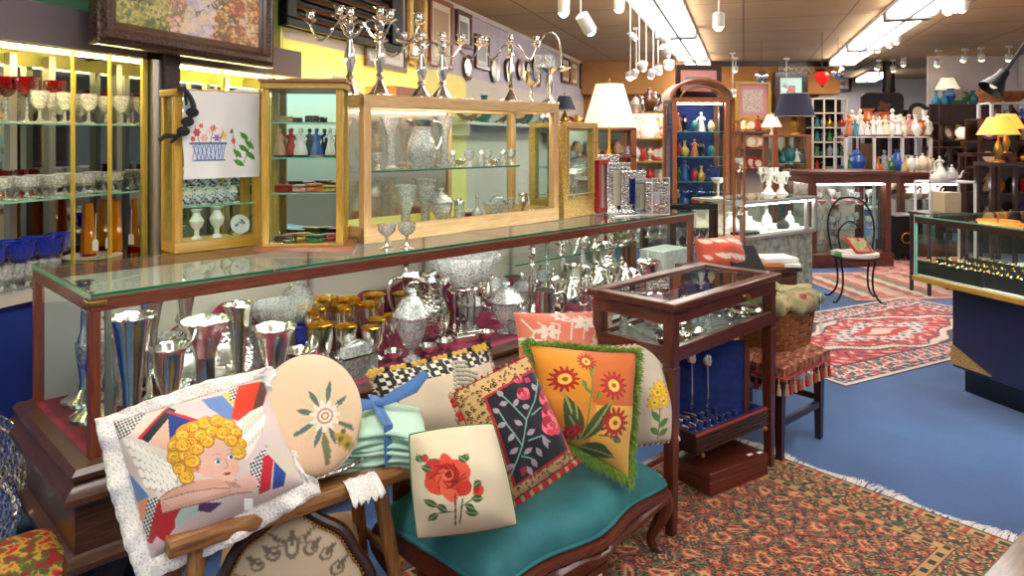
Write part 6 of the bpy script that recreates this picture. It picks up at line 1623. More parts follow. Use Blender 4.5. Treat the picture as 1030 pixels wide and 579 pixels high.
def knife():
    t = thing('silver_knife', None, None)
    MB().tube([(0, -.09, 0), (0, -.04, 0), (0, -.005, 0)], [.006, .005, .004], 6, flat=.6).build('handle', 'silver', t)
    MB().tube([(0, -.005, 0), (0, .06, 0), (0, .095, 0)], [.005, .007, .002], 6, flat=.25).build('blade', 'silver', t)
    return t
for k in range(6):
    put('knife', knife, FC(.087 + k * .05, .11, .058), 'silver knife lying in the open flatware chest, %s from the left' % ORD[k], 'knife', 'knives in the flatware chest', rz=cr + .05 * (k % 2))
for k in range(5):
    put('spoon', spoon, FC(.09 + k * .05, .235, .04), 'silver spoon at the back of the open flatware chest, %s from the left' % ORD[k], 'spoon', 'spoons in the flatware chest', rz=cr + .3)
put('lad', spoon, FC(.1, .21, .06), 'large silver ladle lying across the back of the flatware chest', 'ladle', rz=cr - 1.0, scale=1.7)
# raised lid holding spoons, standing behind
ld = thing('chest_lid', 'upright blue velvet panel holding silver spoons behind the flatware chest', 'chest lid', Vector((.86, 3.27, .205)), -.15)
MB().bb(-.11, .18, 0, .015, .0, .38).build('panel', 'velvet_blue', ld); MB().bb(.18, .2, -.01, .02, 0, .38).bb(-.13, -.11, -.01, .02, 0, .38).build('frame', 'box_wood', ld)
for k in range(2): 
    o = put('spoon', spoon, Vector((.80 + .07 * k, 3.235, .40 - .01 * k)), 'long silver spoon fixed upright on the blue panel, %s one' % ('left', 'right')[k], 'spoon', scale=1.5); o.rotation_euler = (PI / 2, 0, 0)
wb = thing('flat_box', 'flat red-brown wooden box on the rug under the flatware chest', 'box', Vector((.818, 3.0, .009)), math.atan2(.2, .312))
MB().bb(0, .37, 0, .27, 0, .055).build('body', 'box_wood_x', wb, bevel=.003); MB().bb(0, .37, 0, .27, .058, .092).build('lid', 'box_wood_x', wb, bevel=.003)
MB().bb(.28, .31, .03, .045, .0922, .0935).bb(.335, .36, .02, .035, .0922, .0935).build('price_label', 'paper', wb)

# ================================================================ fringed stool with wicker basket
S0 = Vector((1.235, 3.30, 0)); SRZ = math.atan2(.32, .36)
st = thing('fringed_stool', 'square stool with rust brocade seat and tasselled fringe beside the table vitrine', 'stool', S0, SRZ)
SW = .46
noisemix('brocade', [(96, 40, 30), (150, 78, 56), (196, 150, 110)], 24, .75, pos=[.35, .5, .66], stretch=(1, 3, 1), bump=.001)
seat = MB(); n = 20
for j in range(n):
    for i in range(n):
        a, b_ = i / (n - 1), j / (n - 1); seat.v.append((SW * a, SW * b_, .44 + .035 * ((1 - abs(2 * a - 1) ** 4) * (1 - abs(2 * b_ - 1) ** 4)) ** .5))
seat.f = [(j * n + i, j * n + i + 1, (j + 1) * n + i + 1, (j + 1) * n + i) for j in range(n - 1) for i in range(n - 1)]
seat.bb(0, SW, 0, SW, .39, .44).build('seat', 'brocade', st, ang=50)
for x in (.02, SW - .055):
    for y in (.02, SW - .055): MB().taper((x + .0175, y + .0175, .39), (.042, .042), (x + .0175, y + .0175, 0), (.03, .03)).build('leg', 'dark_wood', st, bevel=.003)
for y in (.035, SW - .035): MB().bb(.03, SW - .03, y - .01, y + .01, .16, .19).build('stretcher', 'dark_wood_x', st)
for x in (.035, SW - .035): MB().bb(x - .01, x + .01, .03, SW - .03, .19, .22).build('stretcher', 'dark_wood_y', st)
MB().bb(-.004, SW + .004, -.004, SW + .004, .385, .396).build('fringe_band', 'cloth_red', st)
for side in range(4):
    for k in range(12):
        a = (k + .5) / 12 * SW
        x, y = [(a, -.006), (SW + .006, a), (a, SW + .006), (-.006, a)][side]
        tb = MB().tube([(x, y, .392), (x, y, .365)], [.003, .003], 5); tb.ball((x, y, .362), .0075, 6)
        tb.lathe([(.011, .318), (.009, .345), (.005, .358)], 7, (x, y, 0)); tb.build('tassel', 'cloth_red' if k % 2 else 'cloth_tan', st)
# basket: woven with real strips
def BK(x, y, z): return S0 + RotZ(SRZ) @ Vector((x, y, 0)) + Vector((0, 0, z))
bk = thing('wicker_basket', 'woven splint basket with a cloth-lined rim standing on the fringed stool', 'basket', BK(.29, .20, .477), SRZ)
bw, bd, bh = .205, .165, .215
def brim(a, z):
    s_ = .84 + .16 * z / bh; c, q = math.cos(a), math.sin(a); e = 2 / 3.2
    return Vector((bw * s_ * abs(c) ** e * (1 if c > 0 else -1), bd * s_ * abs(q) ** e * (1 if q > 0 else -1), z))
for r_ in range(8):
    z0 = .004 + r_ * .0225; m_ = MB(); n = 96
    for i in range(n):
        a = 2 * PI * i / n; off = .0045 * math.sin(a * 15 + PI * r_)
        for z in (z0, z0 + .019):
            p = brim(a, z); o_ = Vector((p.x, p.y, 0)).normalized(); m_.v.append(tuple(p + o_ * off)); m_.v.append(tuple(p + o_ * (off - .003)))
    m_.f = []
    for i in range(n):
        j = (i + 1) % n
        m_.f += [(i * 4, j * 4, j * 4 + 2, i * 4 + 2), (i * 4 + 1, i * 4 + 3, j * 4 + 3, j * 4 + 1), (i * 4 + 2, j * 4 + 2, j * 4 + 3, i * 4 + 3), (i * 4, i * 4 + 1, j * 4 + 1, j * 4)]
    m_.build('woven_band', 'wicker', bk, ang=60)
m_ = MB()
for k in range(30):
    a = 2 * PI * (k + .25) / 30; m_.tube([brim(a, .0), brim(a, bh)], .004, 5, flat=.5)
m_.build('uprights', 'wicker', bk); bk.children[-1].name = 'upright_splints'
MB().tube([brim(2 * PI * k / 60, bh) for k in range(60)], .009, 8, closed=True).build('rim', 'wicker', bk)
MB().prism([(brim(2 * PI * k / 40, 0).x, brim(2 * PI * k / 40, 0).y) for k in range(40)], 0, .006).build('bottom', 'wicker', bk)
noisemix('tapestry', [(150, 146, 104), (176, 166, 120), (150, 50, 44)], 16, .85, pos=[.4, .55, .66], bump=.002)
m_ = MB(); n = 90
for i in range(n):
    a = 2 * PI * i / n
    for j, (s_, z) in enumerate(((1.09, bh - .035), (1.12, bh - .0), (1.05, bh + .03), (.82, bh + .045), (.5, bh + .03), (.2, bh + .02))):
        p = brim(a, bh); w_ = 1 + .05 * math.sin(a * 7 + j) + .03 * math.sin(a * 13)
        m_.v.append((p.x * s_ * w_, p.y * s_ * w_, z + .014 * math.sin(a * 5 + j * 1.3) + .008 * math.sin(a * 11 - j)))
m_.f = [(i * 6 + j, ((i + 1) % n) * 6 + j, ((i + 1) % n) * 6 + j + 1, i * 6 + j + 1) for i in range(n) for j in range(5)]
o = solo('tapestry_cloth', m_, 'tapestry', 'rumpled sage and red tapestry cloth spilling over the basket rim', 'cloth', bk.location.copy(), SRZ, ang=180); o.modifiers.new('S', 'SOLIDIFY').thickness = .004
o = put('tagm', tagm, BK(.29, .20, .477) + RotZ(SRZ) @ Vector((.12, -.178, .12)), 'white price tag hanging on the side of the wicker basket', 'price tag', scale=1.3, rz=SRZ)
# things piled behind the table: low cabinet with folded cloths and papers
pc = thing('low_cabinet', 'low wooden cabinet behind the table vitrine carrying folded cloths', 'cabinet', Vector((1.15, 4.19, 0)), .35)
MB().bb(0, .62, 0, .34, .03, .68).build('body', 'walnut', pc, bevel=.004); MB().bb(-.02, .64, -.02, .35, .68, .71).build('top', 'walnut_x', pc, bevel=.004); MB().bb(.03, .31, -.015, 0, .08, .65).bb(.32, .6, -.015, 0, .08, .65).build('door', 'walnut', pc, bevel=.004)
MB().bb(0, .06, 0, .06, 0, .03).bb(.56, .62, 0, .06, 0, .03).bb(0, .06, .28, .34, 0, .03).bb(.56, .62, .28, .34, 0, .03).build('foot', 'walnut', pc)
def flatthing(w, d, h, mat, px, Y, z, rz, label, cat, name, tilt=0):
    o = solo(name, MB().bb(-w / 2, w / 2, -d / 2, d / 2, 0, h), mat, label, cat, Vector(((px - CX) / F * Y, Y, z)), rz, bevel=.004); o.rotation_euler = (tilt, 0, rz); return o
flatthing(.17, .2, .012, 'cloth_black', 744, 4.25, .76, .6, 'black folded fabric case leaning behind the table vitrine', 'case', 'folded_case', .95)
flatthing(.17, .2, .012, 'cloth_black', 752, 4.32, .76, .3, 'second black folded fabric case just right of the first', 'case', 'folded_case', .85)
flatthing(.2, .14, .02, 'cloth_orange', 768, 4.4, .713, .2, 'orange folded cloth under the white papers behind the table vitrine', 'cloth', 'folded_cloth')
flatthing(.22, .18, .03, 'paper', 779, 4.46, .735, .15, 'sheaf of white papers beside the orange cloth', 'papers', 'paper_sheaf')
flatthing(.16, .14, .02, 'paper', 790, 4.42, .713, -.2, 'small white folded paper at the right end of the low cabinet', 'paper', 'folded_paper')

# ================================================================ right ring counter
N0 = Vector((2.45, 4.42, 0)); nd = Vector((.28, -.96, 0)).normalized(); nrz2 = math.atan2(nd.y, nd.x)
# local x toward the camera along the customer side, y = left-hand side of that = toward +X world (into the counter)
rc_ = thing('ring_counter', 'navy jewellery counter with glass showcase of ring trays at the right', 'display counter', N0, nrz2)
NL, ND = 2.3, 1.5
def rp(name, mb, mat, **k): return mb.build(name, mat, rc_, **k)
rp('base', MB().bb(.16, NL, .12, ND, .14, .63), 'panel_navy', bevel=.003); rp('toe_kick', MB().bb(.20, NL, .17, ND, 0, .14), 'black_gloss')
rp('wood_ledge', MB().bb(-.01, NL, -.01, ND, .625, .655), 'golden_wood_x', bevel=.003)
rp('case_floor', MB().bb(.01, NL, .01, ND, .655, .662), 'paper')
rp('glass_top', MB().bb(0, NL, 0, ND, 1.012, 1.02), 'pane_shelf'); rp('glass_edge', MB().bb(0, NL, -.003, 0, 1.012, 1.02).bb(-.003, 0, 0, ND, 1.012, 1.02), 'glass_edge_pale')
rp('top_rail', MB().bb(.0, NL, .002, .03, .975, 1.011), 'dark_wood_x'); rp('top_rail', MB().bb(.002, .03, .03, ND, .975, 1.011), 'dark_wood_y')
rp('front_glass', MB().bb(.01, NL, .008, .012, .655, .975), 'pane'); rp('end_glass', MB().bb(.008, .012, .012, ND, .655, .975), 'pane')
rp('corner_post', MB().bb(0, .012, 0, .012, .655, .975), 'glass_edge_pale')
rp('divider_post', MB().bb(.98, 1.02, .01, .05, .655, .975), 'pine')
rp('light_strip', MB().bb(.05, NL, .032, .046, .980, .990), 'strip_white'); rp('strip_cap', MB().bb(.04, NL, .031, .05, .990, 1.005), 'alu')
rp('white_pad', MB().bb(.05, NL, .62, 1.1, .664, .70), 'cloth_white', bevel=.004); rp('back_panel', MB().bb(.03, NL, ND - .03, ND - .02, .66, 1.0), 'mirror_soft')
rp('gold_plate', MB().add([(.165, .118, .16), (.42, .118, .16), (.165, .118, .27), (.165, .1, .16), (.42, .1, .16), (.165, .1, .27)], [(0, 1, 2), (5, 4, 3), (0, 3, 4, 1), (1, 4, 5, 2), (2, 5, 3, 0)]), 'gilt')
def RCp(x, y, z): return N0 + RotZ(nrz2) @ Vector((x, y, 0)) + Vector((0, 0, z))
def ring_tray(n=7, rows=2):
    def mk():
        t = thing('ring_tray', None, None)
        MB().bb(-.17, .17, -.07, .07, 0, .02).add([(-.17, -.07, .02), (.17, -.07, .02), (.17, .07, .02), (-.17, .07, .02), (-.17, .07, .06), (.17, .07, .06)], [(0, 1, 5, 4), (0, 4, 3), (1, 2, 5), (4, 5, 2, 3)]).build('tray', 'cloth_black', t)
        for r_ in range(rows):
            m_ = MB()
            for k in range(n):
                x = -.15 + .3 * (k + .5) / n; y = -.035 + .07 * r_; z = .03 + .02 * r_
                m_.ring((x, y, z), .010, .0022, 14, 5, RotX(PI / 2 - .4)); m_.ball((x, y - .002, z + .012), .005, 6)
            m_.build('ring_row', 'gold' if r_ % 2 else 'silver', t)
        return t
    return mk
for i, (x, y) in enumerate(((.18, .12), (.17, .29), (.56, .14), (.56, .32), (.95, .16), (1.3, .16), (.2, .5), (.58, .52), (.97, .4), (1.3, .42))):
    o = put('rtray', ring_tray(), RCp(x + .03, y, .665 + (.0)), 'black tray of rings in the right showcase, %s' % (['nearest its glass corner', 'just behind the corner tray', 'second along the front glass', 'second along, behind the front one', 'third along the front glass', 'at the frame edge by the front glass', 'third back from the corner', 'third back, middle', 'behind the wooden divider post', 'behind the last front tray'][i]), 'ring tray', rz=nrz2 + PI, scale=1.35)
def ring_stand():
    t = thing('bracelet_stand', None, None)
    MB().bb(-.1, .1, -.04, .04, 0, .01).tube([(0, 0, 0), (0, 0, .12)], .006, 6).tube([(-.1, 0, .12), (.1, 0, .12)], .018, 10).build('stand', 'cloth_black', t)
    m_ = MB()
    for k in range(5): m_.ring((-.08 + .04 * k, 0, .12), .026, .003, 16, 5, RotY(PI / 2))
    m_.build('bracelets', 'silver', t); t.children[-1].name = 'bracelet_row'
    return t
for i, (x, y) in enumerate(((.35, .75), (.75, .8), (1.2, .7))):
    put('bstand', ring_stand, RCp(x, y, .665), 'black T-bar stand with silver bracelets in the right showcase, %s from its far end' % ORD[i], 'jewellery stand', 'bracelet stands', rz=nrz2 + PI, scale=1.3)

# ================================================================ corner of a foreground table at the lower right
fo = Vector((1.117, 1.73, 0)); fa = math.atan2(.2, .243)
ft = thing('foreground_table', 'corner of a light brown wooden table at the lower right edge of the photo', 'table', fo, fa)
MB().bb(-.5, .9, -.62, -.0, .43, .455).build('top', 'walnut_x', ft, bevel=.006)
MB().bb(-.46, .86, -.055, -.03, .36, .43).build('apron', 'walnut_x', ft, bevel=.003)
MB().taper((.82, -.06, .43), (.05, .05), (.82, -.06, 0), (.035, .035)).build('leg', 'walnut', ft); MB().taper((-.42, -.06, .43), (.05, .05), (-.42, -.06, 0), (.035, .035)).build('leg', 'walnut', ft)
MB().taper((.82, -.56, .43), (.05, .05), (.82, -.56, 0), (.035, .035)).build('leg', 'walnut', ft); MB().taper((-.42, -.56, .43), (.05, .05), (-.42, -.56, 0), (.035, .035)).build('leg', 'walnut', ft)

# ================================================================ lower left: silver trays, stool, chair back
def bigtray(rx, ry, m2='tray_engraved'):
    t = thing('silver_tray', None, None)
    M = RotX(math.radians(72)); c = Vector((0, 0, ry * .97))
    MB().lathe([(rx * .8, 0), (rx * .86, .004), (rx, .014), (rx * .99, .02), (rx * .86, .01), (rx * .8, .006)], 48, c, M @ Matrix.Diagonal((1, ry / rx, 1)), flute=.02, fl_n=20).build('ornate_rim', 'silver_ornate', t)
    MB().lathe([(rx * .81, .005), (0, .007)], 48, c, M @ Matrix.Diagonal((1, ry / rx, 1))).build('engraved_field', m2, t)
    MB().ring(c + M @ Vector((0, 0, .012)), rx * .82, .004, 48, 6, M @ Matrix.Diagonal((1, ry / rx, 1))).build('inner_bead', 'silver', t)
    return t
put('tray1', lambda: bigtray(.22, .235), Vector((-1.99, 2.68, .0)), 'large ornate silver tray leaning in front of the blue cabinet panel, the rear one', 'tray', rz=.05)
put('tray2', lambda: bigtray(.19, .16), Vector((-1.91, 2.55, .0)), 'smaller engraved silver tray leaning in front of the large one', 'tray', rz=.05)
cb = thing('needlepoint_chair', 'chair with a scalloped carved frame and needlepoint medallion back under the rustic bench', 'chair', Vector((-.60, 1.98, 0)), .30)
# scalloped back outline
def scal(a, s_=1.0):
    r_ = 1 + .05 * math.cos(4 * a) + .03 * math.cos(8 * a); return (s_ * .19 * r_ * math.cos(a), s_ * .19 * r_ * math.sin(a))
nA = 150; nr = 60; m_ = MB(); uu = []; vv = []; Mc = RotX(math.radians(72)); cc = Vector((0, 0, .252))
for j in range(nr + 1):
    for i in range(nA):
        x, y = scal(2 * PI * i / nA, j / nr * .93); m_.v.append(tuple(cc + Mc @ Vector((x, y, .012 + .02 * (1 - (j / nr) ** 4))))); uu.append(x); vv.append(y)
for j in range(nr):
    for i in range(nA): m_.f.append((j * nA + i, (j + 1) * nA + i, (j + 1) * nA + (i + 1) % nA, j * nA + (i + 1) % nA))
cv = Canvas(np.array(uu), np.array(vv), (176, 158, 134))
for sg in (-1, 1):
    for (x, y, r_) in ((.05, .11, .022), (.09, .09, .02), (.12, .05, .022), (.03, .135, .014), (.13, .0, .02), (.12, -.05, .02), (.08, -.1, .02)):
        cv.ell(sg * x, y, r_, r_ * .8, (104, 92, 78), .4 * sg); cv.ell(sg * x, y, r_ * .6, r_ * .5, (170, 152, 130), .4 * sg); cv.ell(sg * x + .004, y, r_ * .3, r_ * .25, (90, 80, 70))
        cv.leaf(sg * x, y, sg * (x + .03), y + .025, .006, (96, 88, 72))
cv.ell(0, .12, .02, .03, (110, 98, 84)); cv.ell(0, .12, .012, .018, (186, 168, 144)); cv.leaf(0, .12, 0, .165, .01, (100, 90, 76))
m_.c = cv.c; m_.build('needlepoint_panel', 'needlework', cb, ang=180)
MB().tube([cc + Mc @ Vector(scal(2 * PI * i / 90, 1.04) + (.0,)) for i in range(90)], .017, 10, closed=True).build('back_frame', 'dark_wood', cb)
nl = MB()
for i in range(100): x, y = scal(2 * PI * i / 100, .95); nl.ball(cc + Mc @ Vector((x, y, .018)), .0045, 6)
nl.build('nailhead_trim', 'brass', cb)
MB().bb(-.2, .2, .08, .4, .22, .26).build('seat', 'cloth_tan', cb, bevel=.015)
for x in (-.17, .17):
    for y in (.10, .37): MB().tube([(x, y, .23), (x * 1.05, y, .12), (x * 1.02, y, .0)], [.022, .016, .014], 8).build('leg', 'dark_wood', cb)
MB().tube([cc + Vector((-.12, .03, -.17)), (-.15, .1, .22)], .014, 8).tube([cc + Vector((.12, .03, -.17)), (.15, .1, .22)], .014, 8).build('back_support', 'dark_wood', cb)
fs_ = thing('embroidered_footstool', 'low footstool with red, green and gold embroidered cover at the lower left', 'footstool', Vector((-1.53, 2.27, 0)), -.785)
noisemix('emb_cover', [(150, 24, 40), (60, 96, 50), (206, 160, 70), (170, 30, 44)], 22, .85, pos=[.38, .47, .54, .62], bump=.002)
seat = MB(); n = 16
for j in range(n):
    for i in range(n):
        a, b_ = i / (n - 1), j / (n - 1); seat.v.append((.3 * (a - .5), .24 * (b_ - .5), .17 + .05 * ((1 - abs(2 * a - 1) ** 3) * (1 - abs(2 * b_ - 1) ** 3)) ** .5))
seat.f = [(j * n + i, j * n + i + 1, (j + 1) * n + i + 1, (j + 1) * n + i) for j in range(n - 1) for i in range(n - 1)]
seat.bb(-.15, .15, -.12, .12, .12, .17).build('seat', 'emb_cover', fs_, ang=50)
for x in (-.12, .12):
    for y in (-.09, .09): MB().tube([(x, y, .12), (x * 1.1, y * 1.1, .06), (x * 1.05, y * 1.05, 0)], [.02, .014, .016], 8).build('leg', 'dark_wood', fs_)
dc = thing('dark_stand', 'black turned pot stand on the floor behind the counter base corner', 'stand', Vector((-1.72, 2.74, 0)), .7)
MB().lathe([(.07, .0), (.06, .02), (.03, .05), (.04, .1), (.055, .13), (.05, .139)], 14).build('column', 'black_gloss', dc)
# ================================================================ middle distance
def at(px, Y, z=0): return Vector(((px - CX) / F * Y, Y, z))
def pxw(w, Y): return w / F * Y
# --- small dark-topped glass case past the end of the long counter
dt = thing('dark_top_case', 'small glass showcase with a thick black top past the end of the long counter', 'showcase', at(674, 5.32), .28)
w_ = pxw(54, 5.4)
MB().bb(0, w_, 0, .5, .955, 1.0).build('top_frame', 'black_gloss', dt, bevel=.004); MB().bb(.03, w_ - .03, .03, .47, 1.0, 1.004).build('top_glass', 'pane_shelf', dt)
for x in (0, w_ - .05):
    for y in (0, .45): MB().bb(x, x + .05, y, y + .05, 0, .955).build('post', 'dark_wood', dt, bevel=.003)
MB().bb(.05, w_ - .05, .01, .014, .35, .955).build('front_glass', 'pane', dt); MB().bb(.05, w_ - .05, .0, .5, .3, .35).build('floor_board', 'dark_wood_x', dt); MB().bb(.05, w_ - .05, .48, .49, .35, .955).build('back_panel', 'mirror_soft', dt)
MB().bb(.05, w_ - .05, .05, .48, .65, .656).build('shelf', 'pane_shelf', dt)
def spread(key, mk, pts, fmt, cat, group=None, **k):
    for i, p in enumerate(pts): put(key, mk, p, fmt % ORD[i % 20], cat, group, **k)
spread('shelfsil', None, [at(682 + 9 * i, 5.6, .66) for i in range(4)], 'silver goblet in the black-topped case, %s from the left', 'goblet', 'silver goblets in the black-topped case', scale=1.1)
spread('cj2', None, [at(686 + 14 * i, 5.62, .352) for i in range(3)], 'crystal covered jar in the bottom of the black-topped case, %s from the left', 'covered jar', 'covered jars in the black-topped case', scale=.6)

# --- tall arched vitrine
AVY = 6.9; aw = pxw(58, AVY)
def arched():
    t = thing('arched_vitrine', None, None); H = 1.87; D = .36
    for x in (0, aw - .04):
        for y in (0, D - .04): MB().bb(x, x + .04, y, y + .04, .06, H - .04).build('post', 'cherry_wood', t, bevel=.004)
    MB().bb(-.01, aw + .01, -.01, D + .01, 0, .08).build('plinth', 'cherry_wood_x', t, bevel=.006)
    MB().bb(0, aw, 0, D, H - .05, H).build('top_rail', 'cherry_wood_x', t, bevel=.004)
    arc = MB(); pts = [(aw / 2 + aw * .53 * math.cos(a), H + .17 * math.sin(a)) for a in [PI - PI * i / 20 for i in range(21)]]
    n = len(pts)
    for x, z in pts: arc.v += [(x, -.01, z), (x, D, z), (x, D, z - .018), (x, -.01, z - .018)]
    arc.f = [(i * 4 + q, (i + 1) * 4 + q, (i + 1) * 4 + (q + 1) % 4, i * 4 + (q + 1) % 4) for i in range(n - 1) for q in range(4)]
    arc.build('arched_roof', 'cream_china', t)
    MB().tube([(x, -.012, z - .004) for x, z in pts], .018, 8).tube([(aw * .12, -.01, H)] + [(aw / 2 + aw * .36 * math.cos(a), -.01, H + .1 * math.sin(a)) for a in [PI - PI * i / 14 for i in range(15)]] + [(aw * .88, -.01, H)], .012, 8).build('pediment_moulding', 'cherry_wood_x', t)
    MB().bb(.04, aw - .04, D - .02, D - .01, .08, H - .05).build('back_panel', 'velvet_blue', t)
    MB().bb(.04, aw - .04, .012, .016, .08, H - .05).build('glass_door', 'pane', t)
    for x in (.012, aw - .016): MB().bb(x, x + .004, .04, D - .04, .08, H - .05).build('glass_side', 'pane', t)
    for z in (.45, .8, 1.06, 1.3, 1.54): s = MB().bb(.03, aw - .03, .03, D - .02, z, z + .006).build('shelf', 'pane_shelf', t); MB().bb(.03, aw - .03, .027, .029, z, z + .006).build('shelf_edge', 'glass_edge_pale', s)
    MB().bb(.06, aw - .06, .05, .065, H - .065, H - .052).build('light_strip', 'strip_white', t)
    MB().bb(.03, .045, .03, D - .03, .1, H - .06).build('side_drape', 'velvet_blue', t)
    return t
av = put('arched', arched, at(677, AVY), 'tall cherry-wood vitrine with an arched top and blue interior', 'vitrine', rz=.06)
def AV(x, y, z): return av.location + RotZ(.06) @ Vector((x, y, 0)) + Vector((0, 0, z))
it = [('glaze_teal', 0), ('glaze_yellow', 2), ('glaze_green', 1), ('white_china', 0), ('glaze_orange', 2), ('glaze_blue', 1), ('cream_china', 0), ('glaze_black', 1), ('glaze_red', 0), ('glaze_turquoise', 2)]
k = 0
for zi, z in enumerate((.457, .807, 1.067, 1.307, 1.547)):
    for xi in range(5):
        m, kk = it[(k * 3 + zi) % 10]; k += 1
        cn = m.split('_')[-1] if m.startswith('glaze') else ('white' if 'white' in m else 'cream')
        mk = vase(m, .13, .038, kk) if (k % 3) else figurine(m, None, k)
        nm = 'vase' if (k % 3) else 'figurine'
        put('av%s%d%s' % (m, kk, nm), mk, AV(.085 + .082 * xi, .13 + .05 * (xi % 2), z), '%s glazed %s in the arched vitrine, %s shelf from the bottom, %s from the left' % (cn, nm, ORD[zi], ORD[xi]), nm, scale=.9 + .35 * ((k * 7) % 5) / 5)
for i, (x, z) in enumerate(((.14, .82), (.30, .82), (.40, 1.07))):
    o = solo('blue_case', MB().bb(-.045, .045, -.012, .012, 0, .15), 'velvet_blue', 'blue velvet jewellery case standing in the arched vitrine, %s of three from the left' % ORD[i], 'case', AV(x, .06, z - .01), .3, bevel=.004); o.rotation_euler = (.15, .12 * (i - 1), .2)
# brass-post wire stand beside it
hs = thing('brass_etagere', 'tall thin brass-rail display stand right of the arched vitrine', 'stand', at(738, 5.9), .1)
for x in (0, .09):
    for y in (0, .2): MB().tube([(x, y, 0), (x, y, 1.52)], .009, 8).build('post', 'cherry_wood', hs)
for z in (.5, .85, 1.2, 1.5): MB().bb(-.01, .1, -.01, .21, z, z + .01).build('shelf', 'pane_shelf', hs)
for i, z in enumerate((.511, .861, 1.211)): put('smc', None, at(744, 6.0, z), 'small silver-footed compote on the brass-rail stand, %s shelf from the bottom' % ORD[i], 'compote')

# --- white jewellery counter on green marble base
J0 = Vector((1.93, 6.08, 0)); jr = math.atan2(.62, .88); JL, JD = 1.08, .55
jw = thing('jewellery_counter', 'brightly lit glass jewellery counter on a green marbled base', 'display counter', J0, jr)
def jp(n, mb, m, **k): return mb.build(n, m, jw, **k)
jp('base', MB().bb(.02, JL - .02, .03, JD, 0, .62), 'marble_green', bevel=.003); jp('case_floor', MB().bb(0, JL, 0, JD, .62, .65), 'alu', bevel=.003)
jp('pad', MB().bb(.03, JL - .03, .03, JD - .03, .65, .66), 'paper')
for x in (0, JL * .86, JL - .03):
    for y in (0, JD - .03): jp('post', MB().bb(x, x + .03, y, y + .03, .65, .94), 'alu')
jp('top_frame', MB().bb(0, JL, 0, .03, .92, .95).bb(0, JL, JD - .03, JD, .92, .95).bb(0, .03, .03, JD - .03, .92, .95).bb(JL - .03, JL, .03, JD - .03, .92, .95), 'alu', bevel=.003)
jp('glass_top', MB().bb(.0, JL, 0, JD, .951, .958), 'pane_shelf'); jp('front_glass', MB().bb(.03, JL - .03, .01, .014, .65, .92), 'pane'); jp('end_glass', MB().bb(JL - .014, JL - .01, .03, JD - .03, .65, .92), 'pane')
jp('back_panel', MB().bb(.03, JL - .03, JD - .02, JD - .01, .65, .92), 'mirror_soft'); jp('light_strip', MB().bb(.04, JL - .05, .035, .05, .905, .918), 'strip_white')
def JW(x, y, z): return J0 + RotZ(jr) @ Vector((x, y, 0)) + Vector((0, 0, z))
def bust(m='cloth_white'):
    def mk():
        t = thing('necklace_bust', None, None)
        MB().lathe([(.05, 0), (.055, .01), (.06, .05), (.04, .09), (.018, .11), (.016, .14), (0, .142)], 14, sy=.6).build('bust', m, t)
        MB().ring((0, -.012, .08), .035, .003, 20, 5, RotX(1.0)).build('necklace', 'silver', t)
        return t
    return mk
for i, (x, y, s_) in enumerate(((.1, .15, 1), (.22, .3, 1.2), (.38, .2, .9), (.5, .34, 1.1), (.62, .2, .8), (.78, .32, 1.1), (.96, .2, 1))):
    put('bust', bust(), JW(x, y, .661), 'white necklace bust in the lit jewellery counter, %s from the left' % ORD[i], 'necklace bust', 'white busts in the jewellery counter', rz=jr, scale=s_)
put('bbust', bust('cloth_black'), JW(.74, .12, .661), 'low black jewellery pad standing among the white busts', 'jewellery pad', rz=jr, scale=(1.5, 1, .7))
for i, (x, y, w_) in enumerate(((.3, .1, .1), (.46, .1, .08), (.56, .1, .07), (.9, .1, .08), (.14, .28, .09), (.68, .36, .1))):
    solo('jewellery_box', MB().bb(-w_ / 2, w_ / 2, -.03, .03, 0, .035), 'paper', 'small white jewellery box in the lit counter, %s in the scatter from the left' % ORD[i], 'box', JW(x, y, .661), jr + .2 * i, 'white jewellery boxes', bevel=.004)
solo('black_tray', MB().bb(-.12, .12, -.06, .06, 0, .02), 'cloth_black', 'flat black tray at the left end of the lit jewellery counter', 'tray', JW(.14, .08, .661), jr, bevel=.003)
# on top: china candelabra and stands
put('chcand', candelabra(.2, .075, 4, 'white_china', .0), JW(.78, .3, .96), 'white china candelabra on the jewellery counter', 'candelabra', scale=(1, 1, 1))
put('chcand', candelabra(.2, .075, 4, 'white_china', .0), JW(.92, .26, .96), 'second white china candelabra at the right end of the jewellery counter top', 'candelabra', rz=.7, scale=.85)
put('chst', goblet('white_china', 'white_metal', .16, .06, .7), JW(.06, .3, .96), 'white footed ring dish on the left end of the jewellery counter top', 'dish', scale=1.1)
# --- wrought iron chair with round seat and tray
ic = thing('iron_chair', 'curly black wrought-iron chair with a pale round seat beyond the jewellery counter', 'chair', at(860, 6.65), -.2)
noisemix('leaf_cushion', [(206, 200, 190), (210, 202, 192), (70, 120, 70)], 9, .8, pos=[.3, .55, .6])
MB().lathe([(.0, .40), (.19, .40), (.205, .415), (.2, .44), (.0, .45)], 30).build('seat', 'leaf_cushion', ic)
MB().ring((0, 0, .395), .2, .010, 30, 6).build('seat_ring', 'black_metal', ic)
for a in (.6, 2.5, 3.8, 5.6):
    c, q = math.cos(a), math.sin(a); MB().curve([(.19 * c, .19 * q, .4), (.16 * c, .16 * q, .25), (.17 * c, .17 * q, .1), (.24 * c, .24 * q, .01), (.28 * c, .28 * q, .012)], .009, 7).build('leg', 'black_metal', ic)
MB().curve([(-.17, .1, .4), (-.2, .16, .7), (-.1, .2, .9), (.1, .2, .9), (.2, .16, .7), (.17, .1, .4)], .009, 7).curve([(-.08, .16, .4), (-.1, .18, .6), (0, .19, .7), (.1, .18, .6), (.08, .16, .4)], .007, 6).build('backrest', 'black_metal', ic)
